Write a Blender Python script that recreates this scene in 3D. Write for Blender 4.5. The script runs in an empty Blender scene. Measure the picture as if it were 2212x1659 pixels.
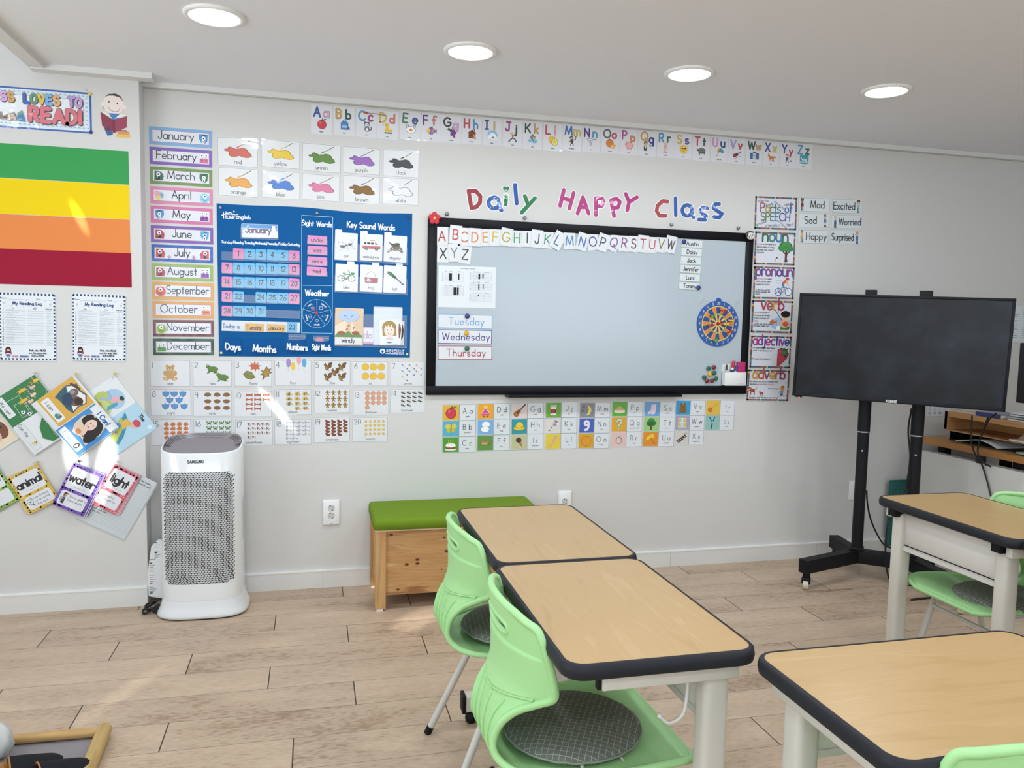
import bpy, bmesh, math, random
from math import sin, cos, pi, radians, sqrt, atan2, hypot, floor, ceil
from mathutils import Vector, Matrix
random.seed(7)
S = bpy.context.scene
COL = S.collection

# ------------------------------------------------------------------ camera
FPX, CH = 1712.29, 1.37
def _axes(p, y, r):
    cy, sy = cos(y), sin(y)
    f = Vector((sy*cos(p), cy*cos(p), sin(p))); rt = Vector((cy, -sy, 0)); up = rt.cross(f)
    c, s = cos(r), sin(r)
    return c*rt+s*up, -s*rt+c*up, f
AX, AY, AF = _axes(-.08361488, .24727252, .02077459)
cam_d = bpy.data.cameras.new('camera'); cam = bpy.data.objects.new('camera', cam_d); COL.objects.link(cam)
cam_d.sensor_width = 36; cam_d.lens = FPX/2212*36; cam_d.clip_start = .02; cam_d.clip_end = 60
mw = Matrix((AX, AY, -AF)).transposed().to_4x4(); mw.translation = (0, 0, CH)
cam.matrix_world = mw
S.camera = cam
def ray(x, y): return AX*((x-1106)/FPX)-AY*((y-829.5)/FPX)+AF
def onY(x, y, Y): d = ray(x, y); t = Y/d.y; return Vector((d.x*t, Y, CH+d.z*t))
def onZ(x, y, Z): d = ray(x, y); t = (Z-CH)/d.z; return Vector((d.x*t, d.y*t, Z))
def onX(x, y, X): d = ray(x, y); t = X/d.x; return Vector((X, d.y*t, CH+d.z*t))

# ------------------------------------------------------------------ colour management and light
S.view_settings.view_transform = 'Standard'; S.view_settings.look = 'None'
S.view_settings.gamma = 1; S.view_settings.use_curve_mapping = False
S.view_settings.exposure = 0.0
S.cycles.max_bounces = 6; S.cycles.diffuse_bounces = 4; S.cycles.glossy_bounces = 3
S.cycles.sample_clamp_indirect = 6; S.cycles.caustics_reflective = False; S.cycles.caustics_refractive = False
W = bpy.data.worlds.new('world'); S.world = W; W.use_nodes = True
W.node_tree.nodes['Background'].inputs[0].default_value = (.75, .87, 1, 1)
W.node_tree.nodes['Background'].inputs[1].default_value = 1.0
def light(name, kind, loc, rot, energy, color=(1, 1, 1), **kw):
    d = bpy.data.lights.new(name, kind); d.energy = energy; d.color = color
    for k, v in kw.items(): setattr(d, k, v)
    o = bpy.data.objects.new(name, d); o.location = loc; o.rotation_euler = rot; COL.objects.link(o)
    return o
def aim(loc, to): return (Vector(to)-Vector(loc)).to_track_quat('-Z', 'Y').to_euler()
# daylight through the windows in the wall behind the camera and the side wall on the left
light('window_daylight', 'AREA', (-.6, -2.5, 1.5), (radians(138), 0, 0), 50, (.84, .94, 1), shape='RECTANGLE', size=3.4, size_y=1.5)
light('window_daylight', 'AREA', (3.6, -2.5, 1.5), (radians(138), 0, 0), 28, (.84, .94, 1), shape='RECTANGLE', size=2.4, size_y=1.5)
light('window_daylight', 'AREA', (-3.1, .9, 1.45), (radians(140), 0, radians(-90)), 72, (.88, .95, 1), shape='RECTANGLE', size=2.6, size_y=1.5)

# glints of low sun thrown back through the windows: narrow slanting beams
def glint(px, pl, src, lx, ly, roll, e, blend=.8, col=(1, .97, .9)):
    t = {'f': lambda: onY(*px, 4.0), 'p': lambda: onY(*px, 3.9), 'z': lambda: onZ(*px, 0)}[pl](); s_ = Vector(src); d = (t-s_).length
    o = light('sun_glint', 'SPOT', src, aim(src, t), e, col, spot_size=2*math.atan(max(lx, ly)/2/d), spot_blend=blend, shadow_soft_size=.004)
    o.rotation_euler = (aim(src, t).to_matrix() @ Matrix.Rotation(radians(roll), 3, 'Z')).to_euler(); m = max(lx, ly); o.scale = (lx/m, ly/m, 1)
GE = 1100
glint((163, 985), 'p', (-1.5, -2.4, 1.9), .12, .30, 8, 1.7*GE)
glint((228, 1015), 'p', (-1.2, -2.4, 1.9), .11, .40, -10, 2.2*GE)
glint((172, 470), 'p', (-1.4, -2.4, 1.2), .05, .20, 24, 2.2*GE, 1)
glint((598, 884), 'f', (.2, -2.4, 1.9), .055, .33, 38, 1.5*GE, 1)
glint((905, 1338), 'z', (-3.05, 1.2, 1.9), .16, .26, 60, 1.0*GE, 1)
glint((868, 1272), 'f', (-3.05, 1.2, 1.0), .22, .12, 0, .5*GE, 1)
glint((262, 1500), 'z', (-2.6, -2.4, 2.1), .10, .22, -20, .9*GE, 1)

# ------------------------------------------------------------------ materials
def lin(h):
    if len(h) == 3: h = ''.join(c*2 for c in h)
    v = [int(h[i:i+2], 16)/255 for i in (0, 2, 4)]
    return tuple(c/12.92 if c <= .04045 else ((c+.055)/1.055)**2.4 for c in v)+(1,)
_M = {}
def nodemat(name):
    m = bpy.data.materials.new(name); m.use_nodes = True
    return m, m.node_tree, m.node_tree.nodes['Principled BSDF']
def N(nt, t, **kw):
    n = nt.nodes.new(t)
    for k, v in kw.items(): setattr(n, k, v)
    return n
def mat(h, fin='paper'):
    k = (h, fin)
    if k in _M: return _M[k]
    m, nt, b = nodemat(fin+'_'+h); b.inputs['Base Color'].default_value = lin(h)
    r, coat, bump, sc, metal = {'paper': (.65, 0, 0, 1, 0), 'lam': (.4, .5, .45, 16, 0), 'film': (.35, .6, .5, 30, 0), 'plastic': (.38, .1, 0, 1, 0), 'satin': (.5, 0, 0, 1, 0), 'gloss': (.15, .5, 0, 1, 0),
      'fabric': (.85, 0, .25, 500, 0), 'metal': (.3, 0, 0, 1, .9), 'matte': (.8, 0, 0, 1, 0), 'powder': (.55, 0, .12, 900, 0), 'wall': (.7, 0, .05, 220, 0), 'dark': (.5, 0, 0, 1, 0), 'board': (.22, .25, 0, 1, 0)}[fin]
    b.inputs['Roughness'].default_value = r; b.inputs['Coat Weight'].default_value = coat; b.inputs['Coat Roughness'].default_value = .06; b.inputs['Metallic'].default_value = metal
    if fin in ('dark', 'paper', 'fabric'): b.inputs['Specular IOR Level'].default_value = .22
    if bump:
        tc = N(nt, 'ShaderNodeTexCoord'); no = N(nt, 'ShaderNodeTexNoise'); no.inputs['Scale'].default_value = sc; no.inputs['Detail'].default_value = 2
        bu = N(nt, 'ShaderNodeBump'); bu.inputs['Strength'].default_value = bump; bu.inputs['Distance'].default_value = .004 if fin in ('lam', 'film') else .0008
        nt.links.new(tc.outputs['Object'], no.inputs['Vector']); nt.links.new(no.outputs['Fac'], bu.inputs['Height'])
        nt.links.new(bu.outputs['Normal'], b.inputs['Coat Normal' if fin in ('lam', 'film') else 'Normal'])
    _M[k] = m
    return m
def emis(h, s):
    m, nt, b = nodemat('lamp_'+h); b.inputs['Base Color'].default_value = lin(h)
    b.inputs['Emission Color'].default_value = lin(h); b.inputs['Emission Strength'].default_value = s
    return m
def wood(name, cols, scale=(2, 30, 30), axis='Object', rough=.45, knots=0, bump=0, coat=0):
    m, nt, b = nodemat(name); L = nt.links.new
    tc = N(nt, 'ShaderNodeTexCoord'); mp = N(nt, 'ShaderNodeMapping'); mp.inputs['Scale'].default_value = scale
    oi = N(nt, 'ShaderNodeObjectInfo'); va = N(nt, 'ShaderNodeVectorMath', operation='ADD'); ml = N(nt, 'ShaderNodeMath', operation='MULTIPLY'); ml.inputs[1].default_value = 17
    L(oi.outputs['Random'], ml.inputs[0]); L(tc.outputs[axis], va.inputs[0]); L(ml.outputs[0], va.inputs[1]); L(va.outputs[0], mp.inputs['Vector'])
    no = N(nt, 'ShaderNodeTexNoise'); no.inputs['Scale'].default_value = 1; no.inputs['Detail'].default_value = 6; no.inputs['Distortion'].default_value = 1.1
    L(mp.outputs[0], no.inputs['Vector'])
    cr = N(nt, 'ShaderNodeValToRGB'); e = cr.color_ramp.elements
    e[0].position = .3; e[0].color = lin(cols[0]); e[1].position = .7; e[1].color = lin(cols[-1])
    for i, c in enumerate(cols[1:-1]): x = e.new(.3+.4*(i+1)/(len(cols)-1)); x.color = lin(c)
    L(no.outputs['Fac'], cr.inputs['Fac']); out = cr.outputs['Color']
    if knots:
        m2 = N(nt, 'ShaderNodeMapping'); m2.inputs['Scale'].default_value = tuple((2.4 if s == min(scale) else 4.6) for s in scale); L(va.outputs[0], m2.inputs['Vector'])
        vo = N(nt, 'ShaderNodeTexVoronoi'); vo.inputs['Scale'].default_value = knots; L(m2.outputs[0], vo.inputs['Vector'])
        rr = N(nt, 'ShaderNodeValToRGB'); q = rr.color_ramp.elements; q[0].position = .06; q[0].color = (.03, .012, .006, 1); q[1].position = .15; q[1].color = (1, 1, 1, 1)
        L(vo.outputs['Distance'], rr.inputs['Fac']); mx = N(nt, 'ShaderNodeMix', data_type='RGBA', blend_type='MULTIPLY'); mx.inputs[0].default_value = .9
        L(out, mx.inputs[6]); L(rr.outputs['Color'], mx.inputs[7]); out = mx.outputs[2]
    L(out, b.inputs['Base Color']); b.inputs['Roughness'].default_value = rough; b.inputs['Coat Weight'].default_value = coat; b.inputs['Coat Roughness'].default_value = .2
    return m

# ------------------------------------------------------------------ object helpers
def tag(o, label=None, cat=None, group=None, kind=None):
    if label: o['label'] = label
    if cat: o['category'] = cat
    if group: o['group'] = group
    if kind: o['kind'] = kind
    return o
def empty(name, loc, rz=0, label=None, cat=None, group=None):
    o = bpy.data.objects.new(name, None); COL.objects.link(o); o.location = loc; o.rotation_euler = (0, 0, rz); o.empty_display_size = .05
    return tag(o, label, cat, group)
class MB:
    """collects shapes, then links them as one mesh object"""
    def __init__(s): s.v = []; s.f = []; s.m = []; s.mats = []; s.sm = []
    def mi(s, m):
        if m not in s.mats: s.mats.append(m)
        return s.mats.index(m)
    def add(s, vs, fs, m, smooth=False, mw=None):
        b = len(s.v); k = s.mi(m)
        s.v += [tuple(mw @ Vector(v)) if mw else tuple(v) for v in vs]
        for f in fs: s.f.append(tuple(b+i for i in f)); s.m.append(k); s.sm.append(smooth)
        return s
    def box(s, x0, x1, y0, y1, z0, z1, m, mw=None):
        v = [(x, y, z) for x in (x0, x1) for y in (y0, y1) for z in (z0, z1)]
        return s.add(v, [(0, 1, 3, 2), (4, 6, 7, 5), (0, 4, 5, 1), (2, 3, 7, 6), (0, 2, 6, 4), (1, 5, 7, 3)], m, False, mw)
    def rbox(s, x0, x1, y0, y1, z0, z1, m, r=.005, seg=2, mw=None):
        bm = bmesh.new(); bmesh.ops.create_cube(bm, size=1)
        for v in bm.verts: v.co = Vector(((x0+x1)/2+v.co.x*(x1-x0), (y0+y1)/2+v.co.y*(y1-y0), (z0+z1)/2+v.co.z*(z1-z0)))
        bmesh.ops.bevel(bm, geom=bm.edges[:], offset=r, segments=seg, profile=.5, affect='EDGES')
        bm.verts.index_update()
        s.add([v.co[:] for v in bm.verts], [[v.index for v in f.verts] for f in bm.faces], m, True, mw); bm.free(); return s
    def prism(s, pts, h0, h1, m, axis='z', smooth=False, mw=None, cap=True):
        n = len(pts); P = {'z': lambda a, b, h: (a, b, h), 'y': lambda a, b, h: (a, h, b), 'x': lambda a, b, h: (h, a, b)}[axis]
        v = [P(a, b, h0) for a, b in pts]+[P(a, b, h1) for a, b in pts]
        s.add(v, [(i, (i+1) % n, n+(i+1) % n, n+i) for i in range(n)], m, smooth, mw)
        if cap: s.add(v, [tuple(range(n))[::-1], tuple(range(n, 2*n))], m, False, mw)
        return s
    def tube(s, path, r, m, n=8, cap=True, mw=None, closed=False, flat=1):
        P = [Vector(p) for p in path]; k = len(P); R = r if isinstance(r, (list, tuple)) else [r]*k
        vs = []; up = None
        for i in range(k):
            if closed: d = P[(i+1) % k]-P[i-1]
            else: d = P[min(i+1, k-1)]-P[max(i-1, 0)]
            d = d.normalized() if d.length > 1e-9 else Vector((0, 0, 1))
            if up is None: up = Vector((0, 0, 1)) if abs(d.z) < .9 else Vector((0, 1, 0))
            a = d.cross(up); a = a.normalized() if a.length > 1e-6 else d.orthogonal().normalized(); b = a.cross(d); up = b
            for j in range(n): t = 2*pi*j/n; vs.append(P[i]+a*cos(t)*R[i]+b*sin(t)*R[i]*flat)
        fs = []
        for i in range(k if closed else k-1):
            i2 = (i+1) % k
            for j in range(n): fs.append((i*n+j, i*n+(j+1) % n, i2*n+(j+1) % n, i2*n+j))
        s.add(vs, fs, m, True, mw)
        if cap and not closed: s.add(vs, [tuple(range(n))[::-1], tuple(range((k-1)*n, k*n))], m, False, mw)
        return s
    def lathe(s, prof, m, n=24, mw=None, smooth=True):
        k = len(prof); vs = [(r*cos(2*pi*j/n), r*sin(2*pi*j/n), z) for r, z in prof for j in range(n)]
        fs = [(i*n+j, i*n+(j+1) % n, (i+1)*n+(j+1) % n, (i+1)*n+j) for i in range(k-1) for j in range(n)]
        s.add(vs, fs, m, smooth, mw)
        return s.add(vs, [tuple(range(n))[::-1], tuple(range((k-1)*n, k*n))], m, False, mw)
    def ball(s, c, r, m, n=12, sc=(1, 1, 1)):
        c = Vector(c); vs = []; fs = []; q = n//2
        for i in range(q+1):
            p = pi*i/q
            for j in range(n): t = 2*pi*j/n; vs.append(c+Vector((sin(p)*cos(t)*r*sc[0], sin(p)*sin(t)*r*sc[1], cos(p)*r*sc[2])))
        for i in range(q):
            for j in range(n): fs.append((i*n+j, (i+1)*n+j, (i+1)*n+(j+1) % n, i*n+(j+1) % n))
        return s.add(vs, fs, m, True)
    def build(s, name, parent=None, label=None, cat=None, group=None, kind=None, loc=None, weld=False):
        me = bpy.data.meshes.new(name); me.from_pydata(s.v, [], s.f)
        for m in s.mats: me.materials.append(m)
        me.polygons.foreach_set('material_index', s.m); me.polygons.foreach_set('use_smooth', s.sm); me.update()
        o = bpy.data.objects.new(name, me); COL.objects.link(o)
        if parent: o.parent = parent
        if loc is not None: o.location = loc
        return tag(o, label, cat, group, kind)
def rrect(x0, x1, y0, y1, r, n=5):
    p = []
    for cx, cy, a in ((x1-r, y1-r, 0), (x0+r, y1-r, 90), (x0+r, y0+r, 180), (x1-r, y0+r, 270)):
        for i in range(n+1): t = radians(a+90*i/n); p.append((cx+r*cos(t), cy+r*sin(t)))
    return p
def copy_tree(o, parent=None):
    c = o.copy(); COL.objects.link(c)
    if parent is not None: c.parent = parent
    for ch in list(o.children): copy_tree(ch, c)
    return c
def spline(pts, n=6):
    P = [Vector(p) for p in pts]; P = [P[0]*2-P[1]]+P+[P[-1]*2-P[-2]]; out = []
    for i in range(1, len(P)-2):
        a, b, c, d = P[i-1:i+3]
        for k in range(n):
            t = k/n; out.append(.5*((2*b)+(c-a)*t+(2*a-5*b+4*c-d)*t*t+(3*b-a-3*c+d)*t**3))
    out.append(P[-2]); return out
# ------------------------------------------------------------------ room shell
wallm = mat('d9d8d6', 'wall'); ceilm = mat('f2f4f8', 'wall'); trimm = mat('e4e4e2', 'satin')
def floor_mat():
    m, nt, b = nodemat('floor_planks'); L = nt.links.new
    tc = N(nt, 'ShaderNodeTexCoord'); sx = N(nt, 'ShaderNodeSeparateXYZ'); L(tc.outputs['Object'], sx.inputs[0])
    def M(op, a, c=None, d=None):
        n = N(nt, 'ShaderNodeMath', operation=op)
        for i, v in enumerate((a, c, d)):
            if v is None: continue
            if isinstance(v, (int, float)): n.inputs[i].default_value = v
            else: L(v, n.inputs[i])
        return n.outputs[0]
    q = M('DIVIDE', M('SUBTRACT', 4.0242, sx.outputs['Y']), .1842); row = M('FLOOR', q); fy = M('FRACT', q)
    late = M('GREATER_THAN', row, 7.5)
    off = M('ADD', M('MULTIPLY', row, .3077), M('MULTIPLY', late, M('MULTIPLY_ADD', M('SUBTRACT', row, 8), .31, .097)))
    px = M('DIVIDE', M('SUBTRACT', M('SUBTRACT', sx.outputs['X'], .144), off), .921); cl = M('FLOOR', px); fx = M('FRACT', px)
    ey = M('MINIMUM', fy, M('SUBTRACT', 1, fy)); ex = M('MINIMUM', fx, M('SUBTRACT', 1, fx))
    gy = M('LESS_THAN', M('MULTIPLY', ey, .1842), .0011); gx = M('LESS_THAN', M('MULTIPLY', ex, .921), .0021)
    gap = M('MAXIMUM', M('MULTIPLY', gy, .75), gx)
    cb = N(nt, 'ShaderNodeCombineXYZ'); L(cl, cb.inputs[0]); L(row, cb.inputs[1])
    wn = N(nt, 'ShaderNodeTexWhiteNoise'); L(cb.outputs[0], wn.inputs['Vector'])
    sc = N(nt, 'ShaderNodeVectorMath', operation='MULTIPLY'); sc.inputs[1].default_value = (1, 1, 0); L(tc.outputs['Object'], sc.inputs[0])
    ad = N(nt, 'ShaderNodeVectorMath', operation='ADD'); L(sc.outputs[0], ad.inputs[0]); v3 = N(nt, 'ShaderNodeVectorMath', operation='SCALE'); v3.inputs['Scale'].default_value = 9; L(wn.outputs['Color'], v3.inputs[0]); L(v3.outputs[0], ad.inputs[1])
    def noise(scale, det, dist):
        mp = N(nt, 'ShaderNodeMapping'); mp.inputs['Scale'].default_value = scale; L(ad.outputs[0], mp.inputs['Vector'])
        n = N(nt, 'ShaderNodeTexNoise'); n.inputs['Scale'].default_value = 1; n.inputs['Detail'].default_value = det; n.inputs['Distortion'].default_value = dist; L(mp.outputs[0], n.inputs['Vector']); return n.outputs['Fac']
    a = noise((2.2, 8, 1), 6, .5); f = noise((34, 120, 1), 4, .4)
    t = M('ADD', M('ADD', M('MULTIPLY', a, .55), M('MULTIPLY', f, .45)), M('MULTIPLY', M('SUBTRACT', wn.outputs['Value'], .5), .09))
    cr = N(nt, 'ShaderNodeValToRGB'); e = cr.color_ramp.elements; e[0].position = .33; e[0].color = lin('967b63'); e[1].position = .66; e[1].color = lin('cdb59c')
    x = e.new(.44); x.color = lin('b7a089'); x = e.new(.54); x.color = lin('c2aa92')
    L(t, cr.inputs['Fac']); mx = N(nt, 'ShaderNodeMix', data_type='RGBA'); L(gap, mx.inputs[0]); L(cr.outputs['Color'], mx.inputs[6]); mx.inputs[7].default_value = lin('3a2b1e')
    L(mx.outputs[2], b.inputs['Base Color']); b.inputs['Roughness'].default_value = .42
    bu = N(nt, 'ShaderNodeBump'); bu.inputs['Strength'].default_value = .25; bu.inputs['Distance'].default_value = .002; L(f, bu.inputs['Height']); L(bu.outputs['Normal'], b.inputs['Normal'])
    return m
X0, X1, Y0, Y1, ZC = -3.2, 5.4, -2.6, 4.0, 2.40
PX, PY = -.745, 3.90           # the pillar block stands proud of the front wall on the left
def struct(name, mb): return mb.build(name, kind='structure')
struct('floor', MB().box(X0, X1, Y0, Y1, -.1, 0, floor_mat()))
mb = MB(); mb.box(-1.13, X1, Y0, Y1+.1, ZC, ZC+.1, ceilm); mb.box(X0, -1.13, Y0, Y1+.1, 2.66, 2.76, ceilm); mb.box(-1.15, -1.13, Y0, PY, ZC, 2.66, ceilm); struct('ceiling', mb)
struct('wall_front', MB().box(PX, X1, 4.0, 4.1, 0, ZC, wallm))
mb = MB(); mb.box(X0, PX, PY, 4.1, 0, ZC, wallm); mb.box(X0, -1.13, PY, 4.1, ZC, 2.66, wallm); struct('wall_pillar', mb)
struct('wall_right', MB().box(X1, X1+.1, Y0, Y1+.1, 0, ZC, wallm))
def holed(axis, c0, c1, a0, a1, z1, holes, m):
    mb = MB(); f = (lambda u0, u1, z0, z1: mb.box(u0, u1, c0, c1, z0, z1, m)) if axis == 'y' else (lambda u0, u1, z0, z1: mb.box(c0, c1, u0, u1, z0, z1, m))
    x = a0
    for h0, h1, hz0, hz1 in holes: f(x, h0, 0, z1); f(h0, h1, 0, hz0); f(h0, h1, hz1, z1); x = h1
    f(x, a1, 0, z1); return mb
struct('wall_back', holed('y', Y0-.1, Y0, X0, X1, 2.7, [(-2.3, 1.1, .75, 2.25), (2.4, 4.8, .75, 2.25)], wallm))
struct('wall_left', holed('x', X0-.1, X0, Y0, 4.1, 2.7, [(-.4, 2.2, .7, 2.2)], wallm))
for k, (a0, a1, z0, z1, ax) in enumerate([(-2.3, 1.1, .75, 2.25, 'y'), (2.4, 4.8, .75, 2.25, 'y'), (-.4, 2.2, .7, 2.2, 'x')]):
    mb = MB(); c = (Y0-.08) if ax == 'y' else (X0-.08); n = 3
    bars = [(a0, a1, z0, z0+.05), (a0, a1, z1-.05, z1)]+[(a0+(a1-a0-.05)*i/n, a0+(a1-a0-.05)*i/n+.05, z0, z1) for i in range(n+1)]
    for u0, u1, w0, w1 in bars:
        if ax == 'y': mb.box(u0, u1, c, c+.05, w0, w1, trimm)
        else: mb.box(c, c+.05, u0, u1, w0, w1, trimm)
    struct('window_%d' % (k+1), mb)
mb = MB(); mb.box(PX, X1, 3.984, 4.0, 0, .083, trimm); mb.box(PX, X1, 3.982, 4.0, .083, .09, mat('f4f4f2', 'satin'))
for x in (.048, 1.02, 1.94, 2.87): mb.box(x, x+.0015, 3.9835, 3.985, 0, .083, mat('a8a8a4', 'satin'))
struct('baseboard_front', mb)
mb = MB(); mb.box(X0, PX, 3.886, PY, 0, .083, trimm); mb.box(X0, PX, 3.884, PY, .083, .09, mat('f4f4f2', 'satin')); struct('baseboard_pillar', mb)
struct('trim_front', MB().box(PX, X1, 3.975, 4.0, 2.376, ZC, trimm).box(PX, X1, 3.985, 4.0, 2.373, 2.376, mat('c4c1bc', 'satin')))
mb = MB(); mb.box(-1.16, -.68, 3.835, PY, 2.376, ZC, trimm); struct('trim_pillar', mb)
struct('trim_left', MB().box(-1.16, -1.10, Y0, 3.835, 2.38, ZC, trimm))

# ------------------------------------------------------------------ ceiling lamps
LAMP, LAMPC = 5.9, (.87, .95, 1.0)
lampw = mat('f6f6f4', 'satin'); glow = emis('ffffff', 9)
LP = [onZ(463, 39, 2.39), onZ(1016, 115, 2.39), onZ(1489, 163, 2.39), onZ(1914, 200, 2.39)]
def downlight(x, y, label, group='round downlights in the ceiling'):
    r = empty('ceiling_light', (x, y, ZC), 0, label, 'ceiling light', group)
    MB().lathe([(.103, 0), (.103, -.006), (.096, -.010), (.086, -.010), (.084, -.004), (.084, 0)], lampw, 40).build('trim_ring', r)
    MB().lathe([(.0845, -.003), (.0845, -.0055), (.002, -.0055)], glow, 40).build('diffuser', r)
    light('lamp', 'AREA', (x, y, ZC-.02), (0, 0, 0), LAMP, LAMPC, shape='DISK', size=.16)
    return r
for p, t in zip(LP, ('leftmost round ceiling downlight, above the air purifier', 'round ceiling downlight above the left end of the alphabet row, second from left', 'round ceiling downlight above the right half of the whiteboard, third from left', 'rightmost round ceiling downlight, above the black television')):
    downlight(p.x, p.y, t)
for y in (1.2, -.8):
    for x in (-.35, .61, 1.57, 2.52, 3.5): light('lamp', 'AREA', (x, y, ZC-.02), (0, 0, 0), LAMP, LAMPC, shape='DISK', size=.16)
light('lamp', 'AREA', (-2.1, 1.6, 2.62), (0, 0, 0), LAMP*1.5, LAMPC, shape='DISK', size=.4)

# ------------------------------------------------------------------ student desks
beech = wood('beech_top', ['b99563', 'c19f6e', 'bf9c6b', 'c7a678'], (3.2, 26, 26), rough=.32, coat=.15)
band = mat('26272d', 'dark'); steel = mat('d4d0c6', 'powder'); blk = mat('131417', 'dark'); panelw = mat('e0ddd8', 'satin')
DL, DW, DH = .618, .402, .72
def make_desk():
    r = empty('student_desk', (0, 0, 0)); l, w = DL/2, DW/2
    MB().prism(rrect(-l+.006, l-.006, -w+.006, w-.006, .035, 8), DH-.024, DH, beech).build('tabletop', r)
    mb = MB(); prof = [(0, -.030), (.004, -.032), (.010, -.028), (.0125, -.016), (.010, -.003), (.006, .0003), (0, .0006)]
    pts = rrect(-l+.006, l-.006, -w+.006, w-.006, .035, 8); n = len(pts); vs = []
    for i in range(n):
        a = Vector(pts[(i+1) % n])-Vector(pts[i-1]); nn = Vector((a.y, -a.x)).normalized()
        for q, z in prof: vs.append((pts[i][0]+nn.x*q, pts[i][1]+nn.y*q, DH+z))
    k = len(prof); mb.add(vs, [(i*k+j, ((i+1) % n)*k+j, ((i+1) % n)*k+j+1, i*k+j+1) for i in range(n) for j in range(k-1)], band, True); mb.build('edge_band', r)
    for sx in (-1, 1):
        e = sx*(l-.075)
        lg = MB().rbox(e-.026, e+.026, .112, .168, .05, .672, steel, .014, 3).build('leg', r)
        MB().rbox(e-.024, e+.024, -.178, .185, .045, .098, steel, .004).build('foot_bar', lg)
        for y0, y1 in ((-.190, -.176), (.183, .196)): MB().rbox(e-.026, e+.026, y0, y1, .040, .103, blk, .005).build('end_cap', lg)
        for y in (-.155, .16): MB().lathe([(.008, .046), (.010, .036), (.019, .028), (.021, .014), (.016, .001), (.004, 0)], blk, 16, Matrix.Translation((e, y, 0))).build('levelling_foot', lg)
        MB().rbox(e-.012+sx*.035, e+.012+sx*.035, -.12, .175, .650, .690, steel, .003).build('end_rail', r)
        MB().box(e-.008+sx*.035, e+.008+sx*.035, -.128, -.121, .652, .690, blk).build('end_plate', r)
        MB().box(e-.018, e+.018, .150, .190, .660, .689, blk).build('bracket', r)
    MB().rbox(-l+.09, l-.09, .128, .146, .535, .690, panelw, .002, 1).box(-l+.09, l-.09, .146, .148, .553, .556, blk).box(-l+.09, l-.09, .126, .150, .533, .548, panelw).build('modesty_panel', r)
    e = l-.075-.064
    MB().tube(spline([(e+.03, .105, .64), (e+.032, .098, .56), (e+.032, .085, .535), (e+.032, .06, .528), (e+.032, .04, .545)], 5), .004, mat('e8e6e2', 'satin'), 8).ball((e+.032, .04, .545), .006, mat('e8e6e2', 'satin'), 8).build('bag_hook', r)
    return r
desk = make_desk()
spots = [  # x, y, turn, label
 (.665, 1.672, -pi/2, 'pale wood desk of the left row nearest the camera, above the full grey cushion'),
 (.676, 2.302, -pi/2, 'pale wood desk of the left row farther away, in front of the green bench'),
 (1.152, 1.150, 0, 'pale wood desk at the bottom right, its corner touching the left row'),
 (2.290, 2.245, pi/2, 'pale wood desk in front of the television stand with a green chair tucked under it'),
 (2.300, 1.618, pi/2, 'pale wood desk cut off by the right edge, end to end with the television desk'),
 (1.785, 1.120, 0, 'pale wood desk barely showing at the right edge beside the bottom right desk')]
for i, (x, y, t, lab) in enumerate(spots):
    d = desk if i == 0 else copy_tree(desk)
    d.location = (x, y, 0); d.rotation_euler.z = t
    tag(d, lab, 'desk', 'student desks')

# ------------------------------------------------------------------ green chairs
green = mat('a8dc98', 'satin'); tubem = mat('cfccc6', 'powder')
CP = [(-.212, .757, .100, .014, -.006), (-.214, .749, .146, .030, -.005), (-.2135, .735, .168, .046, 0), (-.211, .715, .178, .052, 0), (-.2085, .695, .183, .056, 0), (-.205, .66, .187, .062, 0), (-.204, .62, .189, .070, 0), (-.207, .592, .184, .074, 0),
 (-.214, .570, .156, .055, 0), (-.224, .543, .122, .03, 0), (-.233, .512, .103, .012, 0), (-.238, .477, .093, .004, 0), (-.235, .446, .095, 0, 0), (-.218, .421, .108, 0, .002), (-.188, .406, .132, 0, .005), (-.147, .400, .160, 0, .010), (-.10, .400, .182, 0, .014),
 (-.03, .405, .198, 0, .016), (.05, .412, .204, 0, .015), (.12, .421, .204, 0, .010), (.163, .424, .197, 0, .005), (.19, .419, .176, 0, 0), (.203, .408, .13, 0, 0)]
def crow(u):
    i = min(max(int(u), 0), len(CP)-2); t = u-i; g = lambda k: CP[min(max(k, 0), len(CP)-1)]
    return [.5*(2*b+(c-a)*t+(2*a-5*b+4*c-d)*t*t+(3*b-a-3*c+d)*t**3) for a, b, c, d in zip(g(i-1), g(i), g(i+1), g(i+2))]
def cpt(u, t, off=0):
    x, z, w, wr, lf = crow(u); p = Vector((x+wr*abs(t)**2.2, t*w, z+lf*t*t))
    if off:
        e = .02
        def q(uu, tt): x, z, w, wr, lf = crow(uu); return Vector((x+wr*abs(tt)**2.2, tt*w, z+lf*tt*tt))
        n = (q(u+e, t)-q(u-e, t)).cross(q(u, t+e)-q(u, t-e)).normalized(); p += n*off
    return p
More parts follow.
